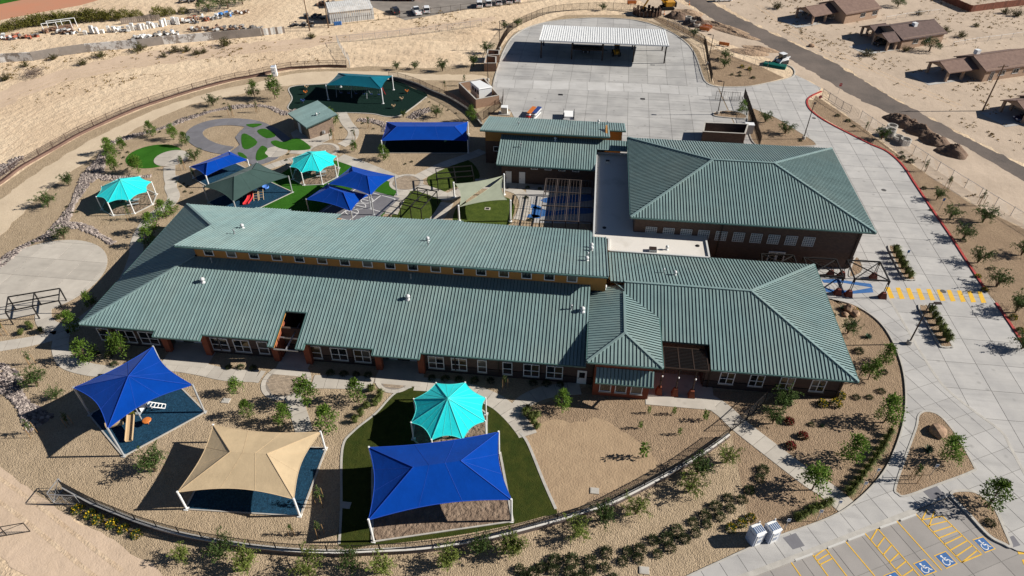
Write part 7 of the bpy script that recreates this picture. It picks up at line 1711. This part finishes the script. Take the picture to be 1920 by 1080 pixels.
for k, (x, y, rx, ry, h_, r_) in enumerate(((660, 95, 9, 2.2, .5, 5), (760, 80, 14, 2.0, .5, 5), (860, 72, 12, 2.4, .7, 8), (720, 108, 12, 2.0, .4, 3), (800, 100, 10, 3.0, .45, 3), (880, 62, 8, 2.5, .8, 10))): mound(x, y, rx, ry, h_, R(r_), '%s low churned sand ridge from the left behind the fire lane' % ('first', 'second', 'fifth', 'third', 'fourth', 'sixth')[k], M_SAND, k * 1.7 + 30, 'sand_ridge')
top('pit_pool', MB().prism([(p.x, p.y) for p in gs([(1388, 92), (1402, 88), (1424, 92), (1418, 99), (1398, 100)])], 0, .03), M_SOIL, kind='structure')
def ring(px, py, r, h, label, lying=False):
    p = g(px, py); n = 16; t = MB(); pts = [(r, 0), (r, h), (r * .8, h), (r * .8, .05)]
    for q, z in pts: t.v += [(p.x + q * math.cos(k * 2 * math.pi / n), p.y + q * math.sin(k * 2 * math.pi / n), z) for k in range(n)]
    t.f += [(i * n + k, i * n + (k + 1) % n, (i + 1) * n + (k + 1) % n, (i + 1) * n + k) for i in range(3) for k in range(n)] + [tuple(range(3 * n, 4 * n))]
    top('concrete_ring', t, M_CURB, label=label, cat='concrete ring', group='precast manhole rings', base=p)
for k, (x, y, h_) in enumerate(((1671, 243, 1.0), (1667, 254, 1.4), (1683, 263, .9), (1696, 270, 1.1))): ring(x, y, 1.0, h_, '%s pale concrete manhole ring from the top beside the soil mounds' % ORD[k])
for k, (x, y, h_) in enumerate(((1290, 40, 1.3), (1299, 46, 1.4), (1306, 50, .9))): ring(x, y, .9, h_, '%s pale concrete manhole ring from the left near the excavator' % ORD[k])
pt = thing('shored_pit', g(1213, 28), 'pit shored with rusty steel sheet piles below the excavator', 'pit'); M_RUSTY = material('rusty_steel', (.10, .055, .035), .9, var=.4, scale=2)
c0 = g(1213, 27)
for k in range(22):
    a = k * 2 * math.pi / 22; part('sheet_pile', MB().box((c0.x + 3.9 * math.cos(a), c0.y + 2.6 * math.sin(a), .6 + .15 * (k % 3)), (.75, .22, 1.3 + .3 * (k % 3)), a + math.pi / 2), M_RUSTY, pt)
part('pit_floor', MB().lathe((c0.x, c0.y, .03), [(3.6, 0), (3.5, .02)], 20), M_BLACK, pt)
def barrier(px, py, rz, label, n=3):
    t = local_thing('barrier', label, 'barrier')
    for k in range(n): part('panel', MB().box((0, k * 1.0, .55), (2.6, .08, .8)), PY_O if k % 2 == 0 else M_PLAST('barrier_pale', (.6, .4, .3)), t); part('foot', MB().box((-1, k * 1.0, .08), (.15, .6, .14)).box((1, k * 1.0, .08), (.15, .6, .14)), M_BLACK, t)
    place(t, g(px, py), rz)
barrier(1320, 58, R(-25), 'stack of orange mesh barriers near the concrete rings', 4); barrier(1357, 86, R(-20), 'fallen orange barrier on the dug ground', 1); barrier(1185, 8, R(10), 'orange barriers by the pit at the top edge', 2)
def cone(px, py, label): p = g(px, py); t = thing('traffic_marker', tuple(p), label, 'marker'); part('cone', MB().lathe(p, [(.28, 0), (.28, .06), (.17, .07), (.06, 1.05)], 10), PY_O, t); part('band', MB().lathe((p.x, p.y, p.z + .5), [(.135, 0), (.115, .16)], 10), M_WHITE, t)
cone(1245, 27, 'orange traffic marker between pit and soil mound'); cone(1292, 9, 'orange traffic marker beside the road edge')
gp = local_thing('pipe_bundle', 'bundle of green pipes lying next to the skid steer', 'pipes'); M_GP = M_PLAST('green_pipe', (.01, .16, .12))
for i in range(5):
    for j in range(2): part('pipe', MB().tube((-2.6, i * .36 + j * .18, .18 + j * .32), (2.6, i * .36 + j * .18, .18 + j * .32), .17, n=10), M_GP, gp)
place(gp, g(1451, 127), R(-22))
def rock(px, py, s_, label, z=0.0, seed=1):
    r_ = random.Random(seed); bm = bmesh.new(); bmesh.ops.create_icosphere(bm, subdivisions=2, radius=1)
    for v in bm.verts: v.co *= 1 + .35 * mnoise.noise(v.co * 1.4 + Vector((seed, 0, 0))); v.co.z *= .65
    me = bpy.data.meshes.new('rock'); bm.to_mesh(me); bm.free(); me.materials.append(material('boulder_stone', (.36, .24, .15), .95, col2=(.24, .15, .10), scale=2, bump=.4, bscale=4)); o = obj('boulder', me); tag(o, label, 'boulder'); place(o, g(px, py, z) + Vector((0, 0, s_ * .3)), r_.uniform(0, 6), s_)
rock(1757, 812, .95, 'reddish boulder on the triangular kerbed island', .15, 4); rock(1592, 582, .9, 'largest tan boulder beside the office wing roof', 0, 7); rock(1601, 589, .8, 'dark tan boulder right of the largest boulder', 0, 9); rock(1584, 591, .5, 'small pale boulder left of the others near the office wing', 0, 11); rock(1521, 87, .75, 'lone dark boulder across the road from the drive', 0, 15); rock(1767, 815, .5, 'small boulder beside the reddish boulder', .15, 21)

# ================================================================== junk yard and sheds
sd_ = thing('corrugated_shed', g(660, 42), 'white corrugated metal shed behind the lot fence', 'shed'); M_CORR = material('white_corrugated', (.62, .61, .58), .5, var=.25, scale=.8)
A, B = g(620, 45), g(702, 36); d = (B - A).normalized(); n_ = Vector((-d.y, d.x, 0)); Ls = (B - A).length; k = int(Ls / .55)
for i in range(k): p = A + d * (i + .5) * Ls / k; part('wall_sheet', MB().bar(p - d * (.25) + Vector((0, 0, 1.5)), p + d * .2 + Vector((0, 0, 1.5)), .08, 3.0), M_CORR, sd_); part('roof_sheet', MB().bar(p + n_ * -.3 + Vector((0, 0, 3.0)), p + n_ * 6 + Vector((0, 0, 4.0)), .5, .06), M_CORR, sd_)
for q in (A, B): part('end_wall', MB().bar(q + Vector((0, 0, 1.6)), q + n_ * 5.8 + Vector((0, 0, 1.6)), .1, 3.2), M_CORR, sd_)
s2 = thing('corrugated_shed', g(665, 14), 'second white shed roof at the top edge', 'shed'); A2_, B2_ = g(628, 16), g(695, 9); d2_ = (B2_ - A2_).normalized(); n2 = Vector((-d2_.y, d2_.x, 0)); L2 = (B2_ - A2_).length; k = int(L2 / .7)
for i in range(k): p = A2_ + d2_ * (i + .5) * L2 / k; part('roof_sheet', MB().bar(p + Vector((0, 0, 2.6)), p + n2 * 5 + Vector((0, 0, 3.0)), .62, .06), M_CORR, s2)
for i in range(4):
    for v in (0.2, 4.8): q = A2_.lerp(B2_, i / 3) + n2 * v; part('post', MB().box((q.x, q.y, 1.3), (.15, .15, 2.6)), M_GALV, s2)
for i in range(4): p = g(628 + i * 3.6, 47.5 - i * .4); top('drum', MB().lathe(p, [(.3, 0), (.32, .03), (.3, .3), (.32, .32), (.3, .6), (.32, .62), (.3, .88), (.26, .9)], 12), M_PLAST('drum_blue', (.03, .12, .32)), label='%s blue drum from the left at the corrugated shed' % ORD[i], cat='drum', group='blue drums', base=p)
def appliance(px, py, w_, d_, h_, tilt, rz, label):
    t = local_thing('old_appliance', label, 'appliance', 'discarded white appliances'); m_ = material('enamel_white', (.66, .65, .62), .4, obj_var=.15)
    part('cabinet', MB().box((0, 0, h_ / 2), (w_, d_, h_)), m_, t); dr = part('door', MB().box((0, -d_ / 2 - .03, h_ * .4), (w_ * .94, .05, h_ * .72)), m_, t); part('upper_door', MB().box((0, -d_ / 2 - .03, h_ * .88), (w_ * .94, .05, h_ * .18)), m_, t); part('handle', MB().box((w_ * .36, -d_ / 2 - .08, h_ * .5), (.05, .06, .4)), M_GALV, dr)
    place(t, g(px, py), rz, .85); t.rotation_euler = (tilt, 0, rz)
AP = [(161, 65), (173, 62), (184, 63), (193, 62), (205, 60), (216, 60), (224, 59), (243, 58), (250, 57), (257, 56), (264, 56), (270, 55), (276, 54), (281, 53), (288, 52), (294, 51), (304, 50), (310, 48), (318, 46), (326, 45), (334, 46)]
jr = random.Random(5)
for i, (x, y) in enumerate(AP): appliance(x, y, jr.uniform(.8, 1.1), .8, (1.9 if i % 3 else 1.1) * jr.uniform(.9, 1.2), R(jr.uniform(-8, 12)), R(jr.uniform(-15, 25)), '%s white appliance from the left in the junk row' % ORD[i] if i < 20 else 'last white appliance at the right of the junk row')
def junk_heap(px, py, w_, label, seed, cols, n=26):
    r_ = random.Random(seed); t = local_thing('junk_heap', label, 'junk heap'); p = g(px, py)
    for k in range(n):
        x, y, z = r_.uniform(-w_, w_), r_.uniform(-1, 1), r_.uniform(.1, .9); s_ = (r_.uniform(.3, 1.4), r_.uniform(.2, .8), r_.uniform(.1, .6))
        part(r_.choice(['board', 'panel', 'scrap']), MB().box((x, y, z), s_, r_.uniform(0, 3), Matrix.Rotation(r_.uniform(-.5, .5), 3, 'X')), r_.choice(cols), t)
    place(t, p, R(5))
M_SCRAP = material('grey_scrap', (.2, .19, .18), .7, obj_var=.4); M_SCRAPB = material('brown_scrap', (.2, .12, .08), .9, obj_var=.4); M_SCRAPR = material('rusty_red_scrap', (.32, .10, .06), .8, obj_var=.3); M_SCRAPW = material('white_scrap', (.6, .6, .58), .6, obj_var=.3)
for k, (x, y, w_, c, l) in enumerate(((12, 73, 3, (M_SCRAP, M_SCRAPR, M_SCRAPW), 'reddish junk heap at the left edge of the yard'), (50, 70, 3, (M_SCRAP, M_SCRAPR, M_SCRAPB), 'grey junk heap beside the timber racks'), (108, 60, 4, (M_SCRAPB, M_SCRAPB, M_SCRAP), 'brown timber heap below the hedge'), (132, 62, 3, (M_SCRAPB, M_SCRAP, M_SCRAPW), 'mixed timber heap left of the appliances'), (230, 58, 2, (M_SCRAPW, M_SCRAP), 'small white junk heap among the appliances'), (352, 42, 3, (M_SCRAP, M_SCRAPW, M_SCRAPB), 'grey junk heap right of the appliances'), (372, 38, 3, (M_SCRAPB, M_SCRAPW, M_SCRAPR), 'brown and white junk heap near the big trees'), (398, 35, 3, (M_SCRAP, M_SCRAPW), 'pale junk heap below the big trees'), (424, 30, 2, (M_PLAST('tarp_blue', (.05, .2, .5)), M_SCRAPW, M_SCRAP), 'junk heap under a blue tarp'), (447, 26, 3, (M_SCRAPB, M_SCRAPW), 'boxy junk heap at the right of the junk row'), (316, 66, 3, (M_SCRAP, M_SCRAPW), 'dark junk heap before the graffiti wall'), (268, 73, 2, (M_SCRAPW, M_SCRAP), 'single wreck heap behind the graffiti wall'), (385, 58, 4, (M_SCRAP, M_SCRAPW, M_SCRAPB), 'row of pale tanks and scrap behind the graffiti wall'), (425, 56, 4, (M_SCRAP, M_SCRAPB), 'dark scrap behind the right of the graffiti wall'), (465, 54, 4, (M_SCRAP, M_SCRAP), 'long grey scrap heap at the wall end'), (590, 34, 3, (M_SCRAP, M_BLACK), 'dark scrap heap left of the corrugated shed'), (568, 48, 3, (M_BLACK, M_SCRAP), 'black scrap heap near the utility poles'), (612, 10, 3, (M_SCRAP, M_SCRAPB), 'dark scrap heap at the top edge'), (358, 4, 4, (M_BLACK, M_SCRAP), 'dark scrap in shade at the top edge'))):
    junk_heap(x, y, w_, l, k + 40, c)
bf = thing('board_fence', g(265, 45), 'ragged grey board fence behind the appliances', 'fence'); seg = resample(gs([(228, 46), (262, 42), (303, 38)]), .5); M_BOARD = material('grey_board', (.22, .18, .15), .9, obj_var=.3)
for k, (a, b) in enumerate(zip(seg, seg[1:])): part('board', MB().bar((a.x, a.y, .8), Vector((b.x, b.y, .8)) + (a - b).normalized() * .06, .05, 1.5 + .3 * ((k * 7) % 5) / 5), M_BOARD, bf)
bf = thing('board_fence', g(505, 60), 'pale board fence at the right end of the graffiti wall', 'fence'); seg = resample(gs([(478, 68), (500, 66), (538, 62)]), .6)
for k, (a, b) in enumerate(zip(seg, seg[1:])): part('board', MB().bar((a.x, a.y, .9), Vector((b.x, b.y, .9)) + (a - b).normalized() * .06, .05, 1.7 + .3 * ((k * 3) % 5) / 5), M_SCRAPW if k % 3 else M_BOARD, bf)
rk = thing('timber_rack', g(108, 58), 'open white steel rack holding timber below the hedge', 'rack'); A, B = g(84, 62), g(137, 55)
for q in (A, B, A.lerp(B, .5)): part('upright', MB().box((q.x, q.y, 1.2), (.14, .14, 2.4)), M_WMET, rk); part('upright', MB().box((q.x, q.y + 2, 1.2), (.14, .14, 2.4)), M_WMET, rk)
part('top_rail', MB().bar(A + Vector((0, 0, 2.4)), B + Vector((0, 0, 2.4)), .14), M_WMET, rk); part('top_rail', MB().bar(A + Vector((0, 2, 2.4)), B + Vector((0, 2, 2.4)), .14), M_WMET, rk)
for k in range(6): part('timber', MB().bar(A + Vector((.3, .3 + k * .28, .5 + .18 * (k % 3))), B + Vector((-.4, .3 + k * .28, .5 + .18 * (k % 3))), .22, .15), M_SCRAPB, rk)
